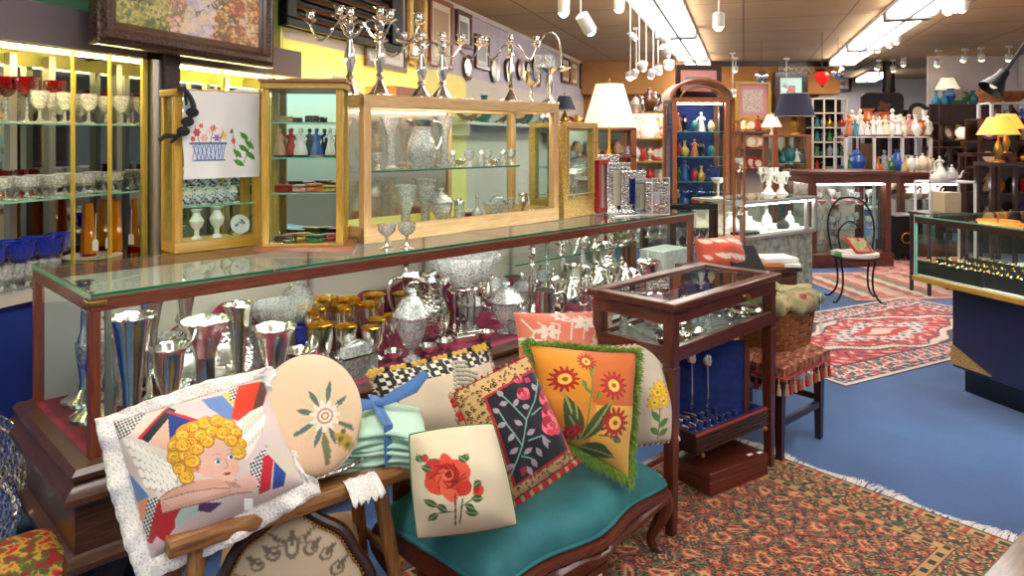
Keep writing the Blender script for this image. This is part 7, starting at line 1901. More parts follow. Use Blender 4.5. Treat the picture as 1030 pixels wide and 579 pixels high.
bx = solo('red_edged_tray', MB().bb(-.13, .13, -.09, .09, 0, .02), 'cloth_red', 'red-edged rectangular tray with patterned face lying on the iron chair', 'tray', at(864, 6.6, .50), .5, bevel=.003); bx.rotation_euler = (.75, .1, .5)
MB().bb(-.115, .115, -.075, .075, .0205, .022).build('patterned_face', 'tapestry', bx)

# --- long dark wooden glazed counter in the middle of the shop
D0 = at(822, 8.3); dw = pxw(64, 8.3)
def dark_case(w, h=1.1, d=.6):
    t = thing('dark_wood_case', None, None)
    MB().bb(-.03, w + .03, -.03, d + .03, h - .04, h).build('top', 'mahogany_x', t, bevel=.006); MB().bb(0, w, 0, d, h - .14, h - .04).build('frieze', 'mahogany_x', t)
    MB().bb(-.02, w + .02, -.02, d + .02, 0, .16).build('plinth', 'mahogany_x', t, bevel=.008)
    for x in (0, w - .07):
        for y in (0, d - .07): MB().bb(x, x + .07, y, y + .07, .16, h - .14).build('post', 'mahogany', t, bevel=.004)
    MB().bb(.07, w - .07, .02, .024, .16, h - .14).build('front_glass', 'pane', t); MB().bb(w - .024, w - .02, .07, d - .07, .16, h - .14).build('end_glass', 'pane', t)
    MB().bb(.05, w - .05, d - .03, d - .02, .16, h - .14).build('back_panel', 'mirror_soft', t)
    for z in (.42, .7): MB().bb(.03, w - .03, .04, d - .04, z, z + .008).build('shelf', 'pane_shelf', t)
    MB().bb(.08, w - .08, .05, .07, h - .16, h - .145).build('light_strip', 'strip_white', t)
    return t
dk = put('darkc', lambda: dark_case(.98), at(816, 8.25), 'dark mahogany glazed display counter in the middle of the shop', 'display counter', rz=.12)
def DK(x, y, z): return dk.location + RotZ(.12) @ Vector((x, y, 0)) + Vector((0, 0, z))
for zi, z in enumerate((.162, .43, .71)):
    for xi in range(7):
        put('lowgob' if (xi + zi) % 2 else 'clear', None, DK(.14 + .115 * xi, .2 + .08 * (xi % 2), z), 'crystal glass in the mahogany counter, %s level from the floor, %s from the left' % (ORD[zi], ORD[xi]), 'glass', 'crystal in the mahogany counter', scale=1.15)
for xi in range(4): put('pinkdish', bowl('glaze_pink', .05, .05), DK(.2 + .16 * xi, .12, .71), 'pink dish at the front of the upper shelf of the mahogany counter, %s from the left' % ORD[xi], 'dish', 'pink dishes')

# --- generic shelf unit
def shelf_unit(w, h, d, zs, frame, posts=2, pt_=.03, back=None, name='shelf_unit'):
    def mk():
        t = thing(name, None, None); fx = frame + '_x' if frame + '_x' in MT else frame
        for k in range(posts):
            x = (w - pt_) * k / (posts - 1)
            for y in (0, d - pt_): MB().bb(x, x + pt_, y, y + pt_, 0, h).build('post', frame, t)
        for z in zs: MB().bb(0, w, 0, d, z - .02, z).build('shelf', fx, t)
        if back: MB().bb(.01, w - .01, d - .012, d, .0, h).build('back_panel', back, t)
        return t
    return mk
def CN(m):
    b = m.split('_')[-1]; return {'china': 'white', 'glass': 'clear'}.get(b, b)
MIX = ['glaze_red', 'glaze_brown', 'white_china', 'glaze_orange', 'cream_china', 'glaze_teal', 'glaze_tan', 'glaze_black', 'glaze_yellow', 'glaze_green', 'silver', 'glaze_pink', 'brass', 'glaze_blue', 'crystal']
def fill(px0, px1, Y, z, n, where, seed, mats=MIX, s=(.9, 1.5), types='vfptj', rz=0, dy=.0):
    rg = random.Random(seed)
    for i in range(n):
        px = px0 + (px1 - px0) * (i + .5) / n; m = mats[rg.randrange(len(mats))]; ty = types[rg.randrange(len(types))]; k = rg.randrange(3)
        cn = {'white_china': 'white china', 'cream_china': 'cream china', 'silver': 'silver', 'brass': 'brass', 'crystal': 'crystal'}.get(m, m.replace('glaze_', '') + ' glazed')
        mk, nm, cat = {'v': (vase(m, .2, .06, k), 'vase', 'vase'), 'f': (figurine(m, 'glaze_brown' if m != 'glaze_brown' else 'cream_china', k), 'figurine', 'figurine'), 'p': (stand_plate(m, .09, 'cream_china'), 'plate on an easel', 'plate'),
                       't': (teapot(m), 'teapot', 'teapot'), 'j': (ginger_jar(m), 'lidded jar', 'jar'), 'b': (bowl(m, .09, .08), 'bowl', 'bowl')}[ty]
        sc_ = rg.uniform(*s) * (.5 if ty == 'j' else 1) * (1.15 if ty == 'f' else 1)
        put('F' + ty + m + str(k), mk, at(px, Y + dy * (i % 2), z), '%s %s on %s, %s from the left' % (cn, nm, where, ORD[i]), cat, rz=rg.uniform(-.4, .4), scale=sc_)

# --- white-framed figurine shelf standing on the counter behind
FY = 9.6
fgu = put('figu', shelf_unit(pxw(88, FY), 1.5, .35, (.55, .98, 1.5), 'white_metal', 4, .035), at(850, FY), 'white-framed open shelf crowded with figurines beyond the mahogany counter', 'shelf unit')
fill(851, 936, FY + .1, 1.502, 14, 'top of the white-framed shelf', 3, ['glaze_brown', 'glaze_turquoise', 'white_china', 'glaze_orange', 'white_china', 'glaze_pink', 'cream_china', 'white_china', 'glaze_tan'], (1.0, 1.5), 'ffvf')
fill(853, 934, FY + .22, 1.502, 10, 'the back row on top of the white-framed shelf', 33, ['white_china', 'cream_china', 'glaze_tan', 'glaze_orange'], (1.3, 1.9), 'fvf')
fill(852, 934, FY + .1, .982, 12, 'the middle board of the white-framed shelf', 5, MIX, (1.1, 1.9), 'vfj')
solo('brown_panel', MB().bb(-.09, .09, 0, .04, 0, .42), 'walnut', 'plain brown wooden board standing in the white-framed shelf', 'board', at(872, FY + .05, .985), 0, bevel=.004)
# --- wooden counter with bowls right of it
wc = put('woodc', lambda: dark_case(.85, 1.05, .5), at(905, 9.0), 'low wooden glazed cabinet of china bowls right of the white-framed shelf', 'cabinet', rz=.05)
fill(908, 948, 9.15, .71, 7, 'the upper shelf of the low wooden cabinet', 7, ['white_china', 'cream_china', 'glaze_tan', 'glaze_pink'], (.8, 1.1), 'bt')
fill(908, 948, 9.15, 1.052, 7, 'top of the low wooden cabinet', 8, ['white_china', 'glaze_yellow', 'silver', 'cream_china'], (.7, 1.1), 'vft')
# --- beige box and silver vases
bxg = solo('beige_case', MB().bb(-.09, .09, -.08, .08, 0, .19).bb(-.025, .025, -.085, -.08, .08, .11), 'cardboard', 'beige box with a dark handle slot on the ledge behind the ring counter', 'box', at(952, 6.9, .78), .2, bevel=.008)
fill(938, 960, 7.3, 1.02, 4, 'the ledge beside the beige box', 12, ['silver', 'white_china', 'crystal'], (.8, 1.0), 'tvb')
lt = thing('side_table', 'slim dark table behind the ring counter carrying a beige box', 'table', at(934, 6.76), .1)
MB().bb(0, .42, 0, .3, .75, .78).build('top', 'dark_wood', lt, bevel=.004)
for x in (.01, .385):
    for y in (.01, .265): MB().bb(x, x + .025, y, y + .025, 0, .75).build('leg', 'dark_wood', lt)
lt2 = put('ledge', shelf_unit(.5, 1.02, .3, (1.02, .6), 'white_metal', 2, .02), at(935, 7.7), 'slim white shelf rack behind the beige box', 'shelf rack')

# --- tall dark bookcases along the right with wooden wares
for bi, (px, Y, w, h, lab) in enumerate(((945, 11.0, 1.05, 2.0, 'left'), (985, 9.0, .95, 1.72, 'right'))):
    put('bc%d' % bi, shelf_unit(w, h, .35, (.4, .8, 1.12, 1.44, 1.72), 'dark_wood', 2, .04, 'dark_wood'), at(px, Y), 'tall dark bookcase of ornaments against the right wall, the %s one' % ('farther' if bi == 0 else 'nearer'), 'bookcase', rz=-.1)
    for zi, z in enumerate((.4, .8, 1.12, 1.44)):
        fill(px + 3, px + w * F / Y - 4, Y + .12, z + .002, 6, 'the %s shelf of the %s dark bookcase' % (ORD[zi], ('farther', 'nearer')[bi]), 40 + zi + bi * 7, ['glaze_brown', 'glaze_black', 'glaze_red', 'glaze_orange', 'brass', 'glaze_tan', 'white_china', 'glaze_purple'], (.9, 1.35), 'vfpjt')
# right-hand white shelf with baskets on top
put('wsh', shelf_unit(.62, 1.95, .3, (.9, 1.2, 1.5, 1.72, 1.95), 'white_metal', 2, .035), at(997, 9.6) , 'white open shelf unit at the right wall under the dark arm lamp', 'shelf unit')
for zi, z in enumerate((1.5, 1.72)): fill(999, 1040, 9.7, z + .002, 5, 'the %s board of the right white shelf' % ('lower', 'upper')[zi], 70 + zi, ['glaze_red', 'glaze_black', 'glaze_brown', 'glaze_blue'], (.6, .8), 'vbt')
for i, px in enumerate((1000, 1018)): put('bsk', bowl('wicker', .22, .14), at(px, 9.75, 1.955), 'round brown basket on top of the right white shelf, %s one' % ('left', 'right')[i], 'basket')
# glass wall shelves with coloured glass and lamps
for zi, z in enumerate((1.30, 1.66, 2.05)):
    s = solo('glass_wall_shelf', MB().bb(0, 1.1, 0, .3, -.015, 0), 'pane_shelf', 'glass wall shelf of lamps and coloured glass at the back right, %s from the bottom' % ORD[zi], 'shelf', at(936, 13.2, z), -.1)
    MB().bb(0, 1.1, -.004, 0, -.015, 0).build('shelf_edge', 'black_metal', s)
    for x in (.05, 1.03): MB().bb(x, x + .02, .02, .3, -.06, -.015).build('bracket', 'black_metal', s)
    fill(938, 990, 13.2, z + .002, 7, 'the %s glass wall shelf' % ORD[zi], 80 + zi, ['glaze_blue', 'glaze_turquoise', 'glaze_green', 'glaze_red', 'glaze_orange', 'crystal', 'glaze_teal'], (1.2, 1.8), 'vvb')
sbk = struct('wall_shelf_back', MB().bb(at(932, 13.6).x, at(1000, 13.6).x + .4, 13.55, 13.6, 0, CZ), 'wall_white', smooth=False)
put('lampB', table_lamp('shade_lit', 'glaze_turquoise', .5, .2, .2, .5), at(953, 13.25, 2.06), 'lamp with a cream flared shade and blue base on the top glass wall shelf', 'lamp')
put('lampC', table_lamp('shade_amber', 'brass', .52, .22, .2, .5), at(1004, 8.45, 1.2), 'brass lamp with an amber pleated shade before the nearer dark bookcase', 'lamp')
put('lampC', table_lamp('shade_amber', 'brass', .52, .22, .2, .5), at(1012, 8.75, 1.3), 'second amber shaded lamp just behind the first', 'lamp', scale=.9)
ls = thing('lamp_stand', 'small dark table carrying the amber shaded lamps', 'table', at(997, 8.25), 0)
MB().bb(0, .5, 0, .32, 1.16, 1.2).build('top', 'dark_wood_x', ls); MB().bb(0, .5, .34, .62, 1.26, 1.3).build('top', 'dark_wood_x', ls)
for x in (0, .46):
    for y in (0, .28, .58): MB().bb(x, x + .04, y, y + .04, 0, 1.16 if y < .5 else 1.26).build('leg', 'dark_wood', ls)
for i, (px, py, Y) in enumerate(((975, 142, 12), (988, 139, 12), (968, 133, 12.4))):
    o = put('glb', lambda: (lambda t: (MB().ball((0, 0, .25), .12, 12).build('glass_globe', 'shade_lit', t), MB().lathe([(.07, 0), (.02, .03), (.03, .13), (.05, .15)], 12).build('base', 'brass', t), t)[-1])(thing('globe_lamp', None, None)), at(px, 10.6 + .2 * i, 1.35), 'small glowing globe lamp before the farther dark bookcase, %s from the left' % ['second', 'third', 'first'][i], 'lamp', scale=.8)
gs = put('glst', shelf_unit(.9, 1.34, .7, (1.345,), 'dark_wood', 2, .04), at(955, 10.3), 'narrow dark ledge carrying the globe lamps', 'shelf')
# --- black arm lamp from the right
al = thing('arm_lamp', 'black articulated arm lamp reaching from the ceiling at the upper right', 'lamp', at(1032, 6.0, 2.99), 0)
a0 = W(1034, 38, 6.0) - al.location; a1 = W(1008, 76, 6.0) - al.location
MB().tube([(0, 0, 0), tuple(a0)], .012, 8).tube([a0, a1], .010, 8).tube([a0 + Vector((.03, .02, 0)), a1 + Vector((.03, .02, 0))], .006, 6).build('arm', 'black_metal', al)
Ml = RotY(math.radians(-52)) 
MB().lathe([(.018, .09), (.04, .07), (.05, 0), (.105, -.12), (.1, -.12), (.045, .0), (0, .05)], 20, tuple(a1 + Vector((-.02, 0, -.02))), RotY(math.radians(38))).build('lamp_shade', 'black_metal', al)
MB().ball(a1 + RotY(math.radians(38)) @ Vector((0, 0, -.07)) + Vector((-.02, 0, -.02)), .035, 10).build('bulb', 'shade_lit', al)

# ================================================================ back partition and header
put('wf1', wall_frame('golden_wood', .72, .78, .07, 'cloth_pink', 'floral_china', .05), at(757, 14.53, zat(121, 14.53)), 'gold-framed floral picture with a pink mat on the tan partition', 'picture')
put('wf2', wall_frame('dark_wood', .66, .8, .11, 'mat_glow', 'glaze_pink', .06), at(795, 14.5, zat(113, 14.5)), 'dark-framed bright picture at the right of the tan partition', 'picture')
put('wf3', wall_frame('mahogany', .62, .42, .07, 'paper', 'glaze_tan', .05), at(844, 18.9, zat(92, 18.9)), 'dark-framed mirror on the white back wall', 'mirror')
# lattice cabinet with panes
lc = thing('lattice_cabinet', 'white lattice-paned lit cabinet at the right of the partition', 'cabinet', at(817, 14.2), 0)
lw = pxw(36, 14.2); lh = zat(98, 14.2)
MB().bb(0, lw, .3, .34, 0, lh).build('back_panel', 'stove_metal', lc)
mm = MB()
for k in range(4): x = (lw - .03) * k / 3; mm.bb(x, x + .03, 0, .03, .8, lh)
for k in range(6): z = .8 + (lh - .83) * k / 5; mm.bb(0, lw, 0, .3 if k % 1 == 0 else .03, z, z + .025)
mm.build('lattice', 'cream_china', lc); MB().bb(0, lw, .0, .3, 0, .8).build('base', 'walnut', lc, bevel=.004)
for zi in range(4): fill(819, 850, 14.3, .83 + (lh - .83) * (zi + .0) / 5 + .0, 5, 'the %s row of the lattice cabinet' % ORD[zi], 90 + zi, ['glaze_green', 'glaze_red', 'crystal', 'glaze_teal', 'brass'], (.9, 1.2), 'vbf')
# china cabinet with dark lamp on top
pcb = put('pcb', glass_cabinet('china_cabinet', pxw(38, 9.2), .4, 0, 1.52, 'cherry_wood', .06, (.5, .85, 1.15), 'mirror_soft', base_h=.1), at(778, 9.2), 'cherry china cabinet under the navy-shaded lamp', 'cabinet')
for zi, z in enumerate((.51, .86, 1.16)): fill(784, 812, 9.35, z, 4, 'the %s shelf of the cherry china cabinet' % ORD[zi], 100 + zi, ['white_china', 'glaze_teal', 'brass', 'crystal'], (.8, 1.1), 'vtf')
simple('shade_navy', (40, 40, 62), .8)
put('lampN', table_lamp('shade_navy', 'brass', .48, .23, .27, .68), at(799, 9.35, 1.522), 'lamp with a large navy shade on the cherry china cabinet', 'lamp', scale=1.1)
# shelf with brass figures and pictures left of it
put('shp', shelf_unit(pxw(40, 12), 1.72, .35, (.5, .95, 1.3, 1.58), 'cherry_wood', 2, .05, 'wall_cream'), at(742, 12), 'cherry open shelf with small framed pictures between the vitrine and the china cabinet', 'shelf unit')
for zi, z in enumerate((.95, 1.3, 1.58)): fill(745, 780, 12.1, z + .002, 5, 'the %s board of the cherry open shelf' % ORD[zi], 110 + zi, ['glaze_red', 'glaze_tan', 'white_china', 'brass'], (1.0, 1.4), 'vfp')
put('lampA2', table_lamp('shade_lit', 'cream_china', .5, .16, .2, .4), at(776, 11.6, 1.35), 'small cream lamp beside the cherry open shelf', 'lamp')
solo('lamp_column', MB().bb(-.15, .15, -.15, .15, 1.31, 1.345).bb(-.12, .12, -.12, .12, 0, .05).lathe([(.1, .05), (.06, .1), (.07, .7), (.05, 1.2), (.09, 1.31)], 16), 'walnut', 'turned wooden column stand under the small cream lamp', 'column stand', at(776, 11.6, 0))
# red hanging lantern, silver globe, stove pipe and tray
rl = thing('red_lantern', 'glowing red glass lantern hanging from the ceiling', 'pendant lamp', at(827, 10.5, CZ), 0)
zl = zat(86, 10.5) - CZ
MB().tube([(0, 0, 0), (0, 0, zl + .22)], .006, 6).build('chain', 'black_metal', rl)
MB().lathe([(.03, zl), (.08, zl + .07), (.11, zl + .14), (.07, zl + .2), (.04, zl + .21)], 8, flute=.06, fl_n=4).build('glass_body', 'red_lit', rl); MB().lathe([(.05, zl + .2), (.1, zl + .22), (.02, zl + .26), (0, zl + .27)], 8).lathe([(0, zl - .03), (.03, zl)], 8).build('metal_cap', 'black_metal', rl)
for i, (px, py, Y) in enumerate(((843, 73, 11.0), (766, 77, 11.4))):
    t = thing('mirror_ball', 'chrome %s hanging under the ceiling %s' % (('globe', 'ball')[i], ('right of the red lantern', 'left of the dark-framed picture')[i]), 'ornament', at(px, Y, CZ), 0)
    z_ = zat(py, Y) - CZ; MB().ball((0, 0, z_), .1, 16).build('ball', 'chrome', t); MB().tube([(0, 0, 0), (0, 0, z_ + .1)], .004, 5).build('wire', 'black_metal', t)
sp = thing('stove_pipe', 'black stove pipe rising to the ceiling behind the dark tray', 'stove pipe', at(894, 14.5), 0)
MB().lathe([(.11, 2.0), (.11, CZ)], 20).build('pipe', 'stove_metal', sp); MB().lathe([(.13, CZ - .02), (.13, CZ - .001)], 20).build('ceiling_collar', 'stove_metal', sp); MB().lathe([(.125, 2.4), (.125, 2.44)], 20).build('collar', 'stove_metal', sp); MB().bb(-.35, .35, -.3, .3, .25, 2.02).build('stove_body', 'stove_metal', sp, bevel=.03)
for x in (-.3, .3):
    for y in (-.25, .25): MB().bb(x - .03, x + .03, y - .03, y + .03, 0, .25).build('leg', 'stove_metal', sp)
tr = thing('painted_tray', 'large black painted toleware tray standing before the stove pipe', 'tray', at(887, 13.2, zat(120, 13.2)), 0)
tw_, th_ = pxw(42, 13.2), pxw(26, 13.2)
def rrect(w, h, r, n=6):
    P = []
    for cx_, cz_, a0_ in ((w / 2 - r, h - r, 0), (-w / 2 + r, h - r, PI / 2), (-w / 2 + r, r, PI), (w / 2 - r, r, 1.5 * PI)):
        for k in range(n + 1): a = a0_ + k * PI / 2 / n; P.append((cx_ + r * math.cos(a), cz_ + r * math.sin(a)))
    return P
MB().prism(rrect(tw_, th_, .1), 0, .015, RotX(PI / 2)).build('field', 'black_gloss', tr); MB().tube([(x, -.008, z) for x, z in rrect(tw_, th_, .1)], .016, 6, closed=True).build('rim', 'dark_wood', tr)
pm = MB()
for (x, z, r_) in ((.02, .24, .07), (-.05, .2, .045), (.08, .19, .05), (.12, .26, .04), (-.02, .3, .04)): pm.ball((x, -.014, z), r_, 10, 1, 1, .06)
pm.build('painted_flowers', 'glaze_brown', tr)
ts = put('tst', shelf_unit(.9, zat(120, 13.2), .3, (.6, 1.1, zat(120, 13.2)), 'dark_wood', 2, .05), at(865, 13.1), 'dark open stand carrying the painted tray', 'stand')
put('rplate', stand_plate('glaze_black', .2, 'cream_china'), at(924, 13.3, zat(125, 13.3)), 'round dark-rimmed plate standing right of the painted tray', 'plate')
put('tst2', shelf_unit(.5, zat(125, 13.3), .3, (.6, zat(125, 13.3)), 'dark_wood', 2, .05), at(912, 13.2), 'narrow dark stand carrying the dark-rimmed plate', 'stand')
# header lettering-like cut fretwork seen above the dark-framed picture
fr_ = MB()
for k in range(6): fr_.ring((.06 + .12 * k, 0, .08), .05, .012, 14, 6, RotX(PI / 2)); fr_.ball((.06 + .12 * k, 0, .08), .02, 8)
solo('fretwork', fr_, 'cream_china', 'pale pierced fretwork strip on the header above the dark-framed picture', 'fretwork', at(783, 14.53, zat(74, 14.53)))

# ================================================================ left wall shelves in the distance
def lw_shelf(px0, px1, p, z, label, mat='white_metal', d=.3):
    s0, s1 = sK(px0, p), sK(px1, p)
    o = solo('wall_shelf', MB().bb(0, s1 - s0, 0, d, -.03, 0), mat, label, 'shelf', R(p, s0, z), RZW, bevel=.003)
    for x in (.1, s1 - s0 - .15): MB().bb(x, x + .03, .02, d, -.15, -.03).build('bracket', mat, o)
    return s0, s1
def lwfill(s0, s1, p, z, n, where, seed, mats, s=(.9, 1.4), types='vfptj'):
    rg = random.Random(seed)
    for i in range(n):
        ss = s0 + (s1 - s0) * (i + .5) / n; v = R(p, ss, z); px = CX + F * v.x / v.y
        fill(px, px, v.y, z, 1, '~', seed * 100 + i, mats, s, types)
        o = LASTOBJ(); o['label'] = o['label'].replace('~, first from the left', '%s, %s from its near end' % (where, ORD[i]))
def LASTOBJ():
    return [o for o in COL.objects if o.parent is None and 'label' in o and '~' in o['label']][-1]
s0, s1 = lw_shelf(470, 566, -2.82, 1.66, 'white wall shelf of plates and albums behind the pine vitrine', 'white_metal')
lwfill(s0 + .2, s1 - .2, -2.95, 1.662, 14, 'the white wall shelf behind the vitrine', 5, ['silver', 'white_china', 'glaze_green', 'silver', 'glaze_teal'], (1.2, 1.9), 'pvp')
s2, s3 = lw_shelf(562, 640, -2.82, 1.55, 'long wall shelf of ornaments behind the cream table lamp', 'walnut')
lwfill(s2 + .2, s3 - .4, -2.95, 1.552, 12, 'the long wall shelf behind the lamp', 6, ['glaze_teal', 'glaze_red', 'floral_china', 'glaze_yellow'], (1.3, 2.0), 'vjp')
# framed pictures, mirror and plates on the left wall
def onwall(px, z, w, h, key, mk, label, cat='picture', bow=0):
    v = K(px, WP + .012, z); v = R(WP + .012, sK(px, WP + .012), z)
    o = put(key, mk, v, label, cat, rz=RZW); return o
Yw = lambda px: K(px, WP).y
def pic(px0, px1, pytop, pybot, key, frame, mat, art, label, bw=.05):
    p = WP + .012; s0_, s1_ = sK(px0, p), sK(px1, p); pc = (px0 + px1) / 2; Y = R(p, (s0_ + s1_) / 2).y
    z0, z1 = zat(pybot, Y), min(2.97, zat(pytop, Y))
    return put(key, wall_frame(frame, s1_ - s0_, z1 - z0, bw, mat, art), R(p, (s0_ + s1_) / 2, z0), label, 'picture', rz=RZW)
pic(366, 407, 34, 70, 'pw1', 'walnut', 'paper', 'paper_cream', 'brown-framed print with a white mat low on the wall behind the candelabra')
pic(431, 454, -6, 68, 'pw2', 'cherry_wood', 'paper_cream', 'glaze_tan', 'tall thin brown-framed picture right of the gilt mirror')
pic(458, 473, 12, 48, 'pw3', 'mahogany', 'paper', 'glaze_grey', 'small dark red framed picture high on the wall above the plates')
pic(477, 491, 36, 70, 'pw4', 'mahogany', 'paper', 'glaze_grey', 'narrow dark red framed picture beside the wall plates')
pic(564, 572, 58, 84, 'pw5', 'walnut', 'paper_cream', 'glaze_tan', 'brown-framed picture first in the distant row on the left wall')
pic(574, 580, 62, 86, 'pw6', 'golden_wood', 'paper', 'glaze_tan', 'gold-framed picture second in the distant row on the left wall')
pic(583, 589, 64, 90, 'pw7', 'dark_wood', 'paper_cream', 'glaze_green', 'dark-framed picture third in the distant row on the left wall')
pic(592, 598, 68, 96, 'pw8', 'mahogany', 'cloth_pink', 'glaze_red', 'red-framed picture fourth in the distant row on the left wall')
pic(601, 607, 72, 92, 'pw9', 'dark_wood', 'paper', 'glaze_red', 'dark-framed picture fifth in the distant row on the left wall')
# gilt oval mirror
gm_s = sK(418, WP + .02); gy = R(WP, gm_s).y
gm = thing('gilt_mirror', 'tall narrow carved gilt mirror on the wall behind the candelabra', 'mirror', R(WP + .015, gm_s, zat(62, gy)), RZW)
MB().bb(-.2, .2, -.05, 0, 0, .06).bb(-.2, .2, -.05, 0, .68, .8).bb(-.2, -.13, -.05, 0, .06, .68).bb(.13, .2, -.05, 0, .06, .68).build('frame', 'gilt', gm, bevel=.012); MB().bb(-.13, .13, -.02, -.01, .06, .68).build('glass', 'mirror', gm)
MB().tube([(-.2, -.05, .0), (-.1, -.06, -.04), (0, -.06, -.02), (.1, -.06, -.04), (.2, -.05, 0)], .02, 8).build('carved_foot', 'gilt', gm)
# oval plates
for i, (px, py, r_) in enumerate(((470, 68, 10), (497, 70, 10), (511, 70, 9), (523, 70, 8.5), (531, 70, 7), (538, 66, 8), (541, 80, 6), (546, 66, 6), (552, 82, 6))):
    p = WP + .02; s_ = sK(px, p); v = R(p, s_); z = zat(py, v.y); rw = r_ / F * v.y * 1.3
    t = thing('wall_plate', 'oval silver-rimmed plate hung on the lilac wall, %s from the left' % ORD[i], 'plate', R(p, s_, z), RZW, 'oval wall plates')
    M = RotX(PI / 2)
    MB().lathe([(rw * .6, 0), (rw * .65, .006), (rw, .02), (rw * .98, .026), (rw * .66, .012)], 26, (0, 0, 0), M).build('rim', 'silver_dull' if i % 2 else 'mahogany', t); MB().lathe([(rw * .67, .012), (0, .014)], 24, (0, 0, 0), M).build('well', 'white_china' if i % 3 else 'silver', t)
# dark louvred panel hung high behind the candelabra
tvY = 4.9; lv = thing('louvred_unit', 'large black louvred unit mounted high on the left wall behind the candelabra', 'louvred unit', R(-3.0, sK(289, -3.0), 0), RZW)
Lw = sK(406, -3.0) - sK(289, -3.0); zb_, zt_ = 2.27, 2.86
MB().bb(0, Lw, -.0, .04, zb_, zb_ + .06).bb(0, Lw, -.0, .04, zt_ - .06, zt_).bb(0, .12, -.0, .04, zb_ + .06, zt_ - .06).bb(Lw - .22, Lw, -.0, .04, zb_ + .06, zt_ - .06).build('frame', 'black_metal', lv, bevel=.01)
sl = MB()
for k in range(6): z = zb_ + .09 + k * .075; sl.box((Lw / 2 - .05, .04, z), (Lw - .34, .012, .05), RotX(-.6))
sl.build('slats', 'walnut_x', lv); lv.children[-1].name = 'slat_set'; MB().bb(.02, Lw - .02, .07, .09, zb_, zt_).build('back', 'black_metal', lv)
MB().bb(.3, .34, .09, .13, 2.5, 2.6).bb(Lw - .34, Lw - .3, .09, .13, 2.5, 2.6).build('wall_bracket', 'black_metal', lv)
# wares on the ledge under: rust box and cards
solo('rust_box', MB().bb(-.28, .28, -.15, .15, 0, .16), 'cherry_wood_x', 'rust-brown wooden box on the ledge behind the pine vitrine', 'box', R(-2.9, sK(398, -2.9), 1.762), RZW, bevel=.004)
solo('yellow_card', MB().bb(-.13, .13, -.01, .01, 0, .2), 'paper_cream', 'pale yellow card with a red sketch on the ledge behind the candelabra', 'card', R(-2.95, sK(342, -2.95), 1.762), RZW)
lg = solo('wall_ledge', MB().bb(0, sK(455, -2.75) - sK(300, -2.75), 0, .34, -.04, 0), 'wall_yellow', 'yellow painted ledge on the left wall behind the vitrines', 'ledge', R(-2.76, sK(300, -2.76), 1.76), RZW)
MB().bb(0, .03, 0, .34, -1.7, -.04).bb(2.5, 2.53, 0, .34, -1.7, -.04).build('ledge_support', 'wall_yellow', lg); MB().bb(.1, 2.4, .27, .30, .002, .03).build('light_strip', 'strip_yellow', lg)
# small black-shaded lamp near the gilt box, red poppy ornament
put('lampS', table_lamp('shade_navy', 'brass', .34, .12, .15, .5), at(568, 7.6, zat(129, 7.6)), 'small lamp with a dark green-black shade behind the end of the pine vitrine', 'lamp')
simple('shade_navy', (40, 40, 62), .8)
tcab = put('tcab', shelf_unit(.9, zat(129, 7.6), .35, (.6, 1.05, 1.3, zat(129, 7.6)), 'cherry_wood', 2, .05, 'mirror_soft'), at(552, 7.45), 'cherry open cabinet behind the long counter carrying the small dark-shaded lamp', 'cabinet')
fill(575, 640, 7.6, zat(129, 7.6) + .002, 5, 'the cherry cabinet behind the lamp', 130, ['glaze_red', 'glaze_teal', 'brass'], (.5, .8), 'vj')
fill(556, 636, 7.6, 1.302, 8, 'the upper shelf of the cherry cabinet behind the lamp', 131, ['white_china', 'crystal', 'glaze_tan'], (.6, .8), 'vfb')
# shelf of ginger jars and white shelves behind the lamp, right
ws_ = put('wsu', shelf_unit(pxw(68, 9.4), zat(113, 9.4), .4, (.5, .9, 1.18, 1.48, zat(113, 9.4)), 'golden_wood', 3, .035, 'wall_white'), at(634, 9.4), 'golden wood shelf unit with ginger jars on top behind the cream lamp', 'shelf unit')
fill(636, 676, 9.5, zat(113, 9.4) + .002, 6, 'top of the golden wood shelf unit', 140, ['floral_china', 'silver', 'brass', 'glaze_brown', 'glaze_orange'], (1.1, 1.5), 'jtf')
for zi, z in enumerate((.9, 1.18, 1.48)): fill(636, 700, 9.5, z + .002, 9, 'the %s board of the golden wood shelf unit' % ORD[zi], 141 + zi, ['white_china', 'cream_china', 'glaze_red', 'crystal', 'white_china'], (.8, 1.1), 'vfpt')
MB().bb(.05, .8, .03, .05, zat(113, 9.4) - .05, zat(113, 9.4) - .03).build('light_strip', 'strip_white', ws_)
tf = put('tfr', wall_frame('dark_wood', .5, .32, .05, 'cloth_pink', 'glaze_grey', .03), at(702, 7.4, zat(97, 7.4)), 'dark-framed tray picture standing behind the arched vitrine top', 'picture', rz=.2)
tf2 = put('tfs', shelf_unit(.6, zat(97, 7.4), .3, (.6, 1.2, zat(97, 7.4)), 'walnut', 2, .05), at(676, 7.35), 'walnut stand behind the arched vitrine carrying the tray picture', 'stand')

# ================================================================ track lighting
def spot(px, py, Y, key, mk, label, rz=0):
    """py = row of the lamp head top (drop end)"""
    return put(key, mk, at(px, Y, CZ), label, 'spotlight', rz=rz)
tr_p = pof_ = lambda v: v.x * .9527 - v.y * .3039
def track(px, py, s0, s1, label):
    Yh = 1095 / (HY - py); v = at(px, Yh); p = v.x * .9527 - v.y * .3039
    t = solo('light_track', MB().bb(0, s1 - s0, -.018, .018, -.035, -.001), 'white_metal', label, 'track', R(p, s0, CZ), RZW)
    return p
pt1 = track(640, 8, 3.0, 14.6, 'white lighting track along the left of the long ceiling panels')
def hang(px, pyh, Y, label, tilt=40, yaw=0, h=.13, r=.045, bulb='bulb_cool'):
    d = CZ - zat(pyh, Y)
    return put('hs%d_%d' % (round(d * 1000), yaw), cyl_spot(h, r, d, tilt, bulb, 'white_metal', yaw), at(px, Y, CZ), label, 'spotlight')
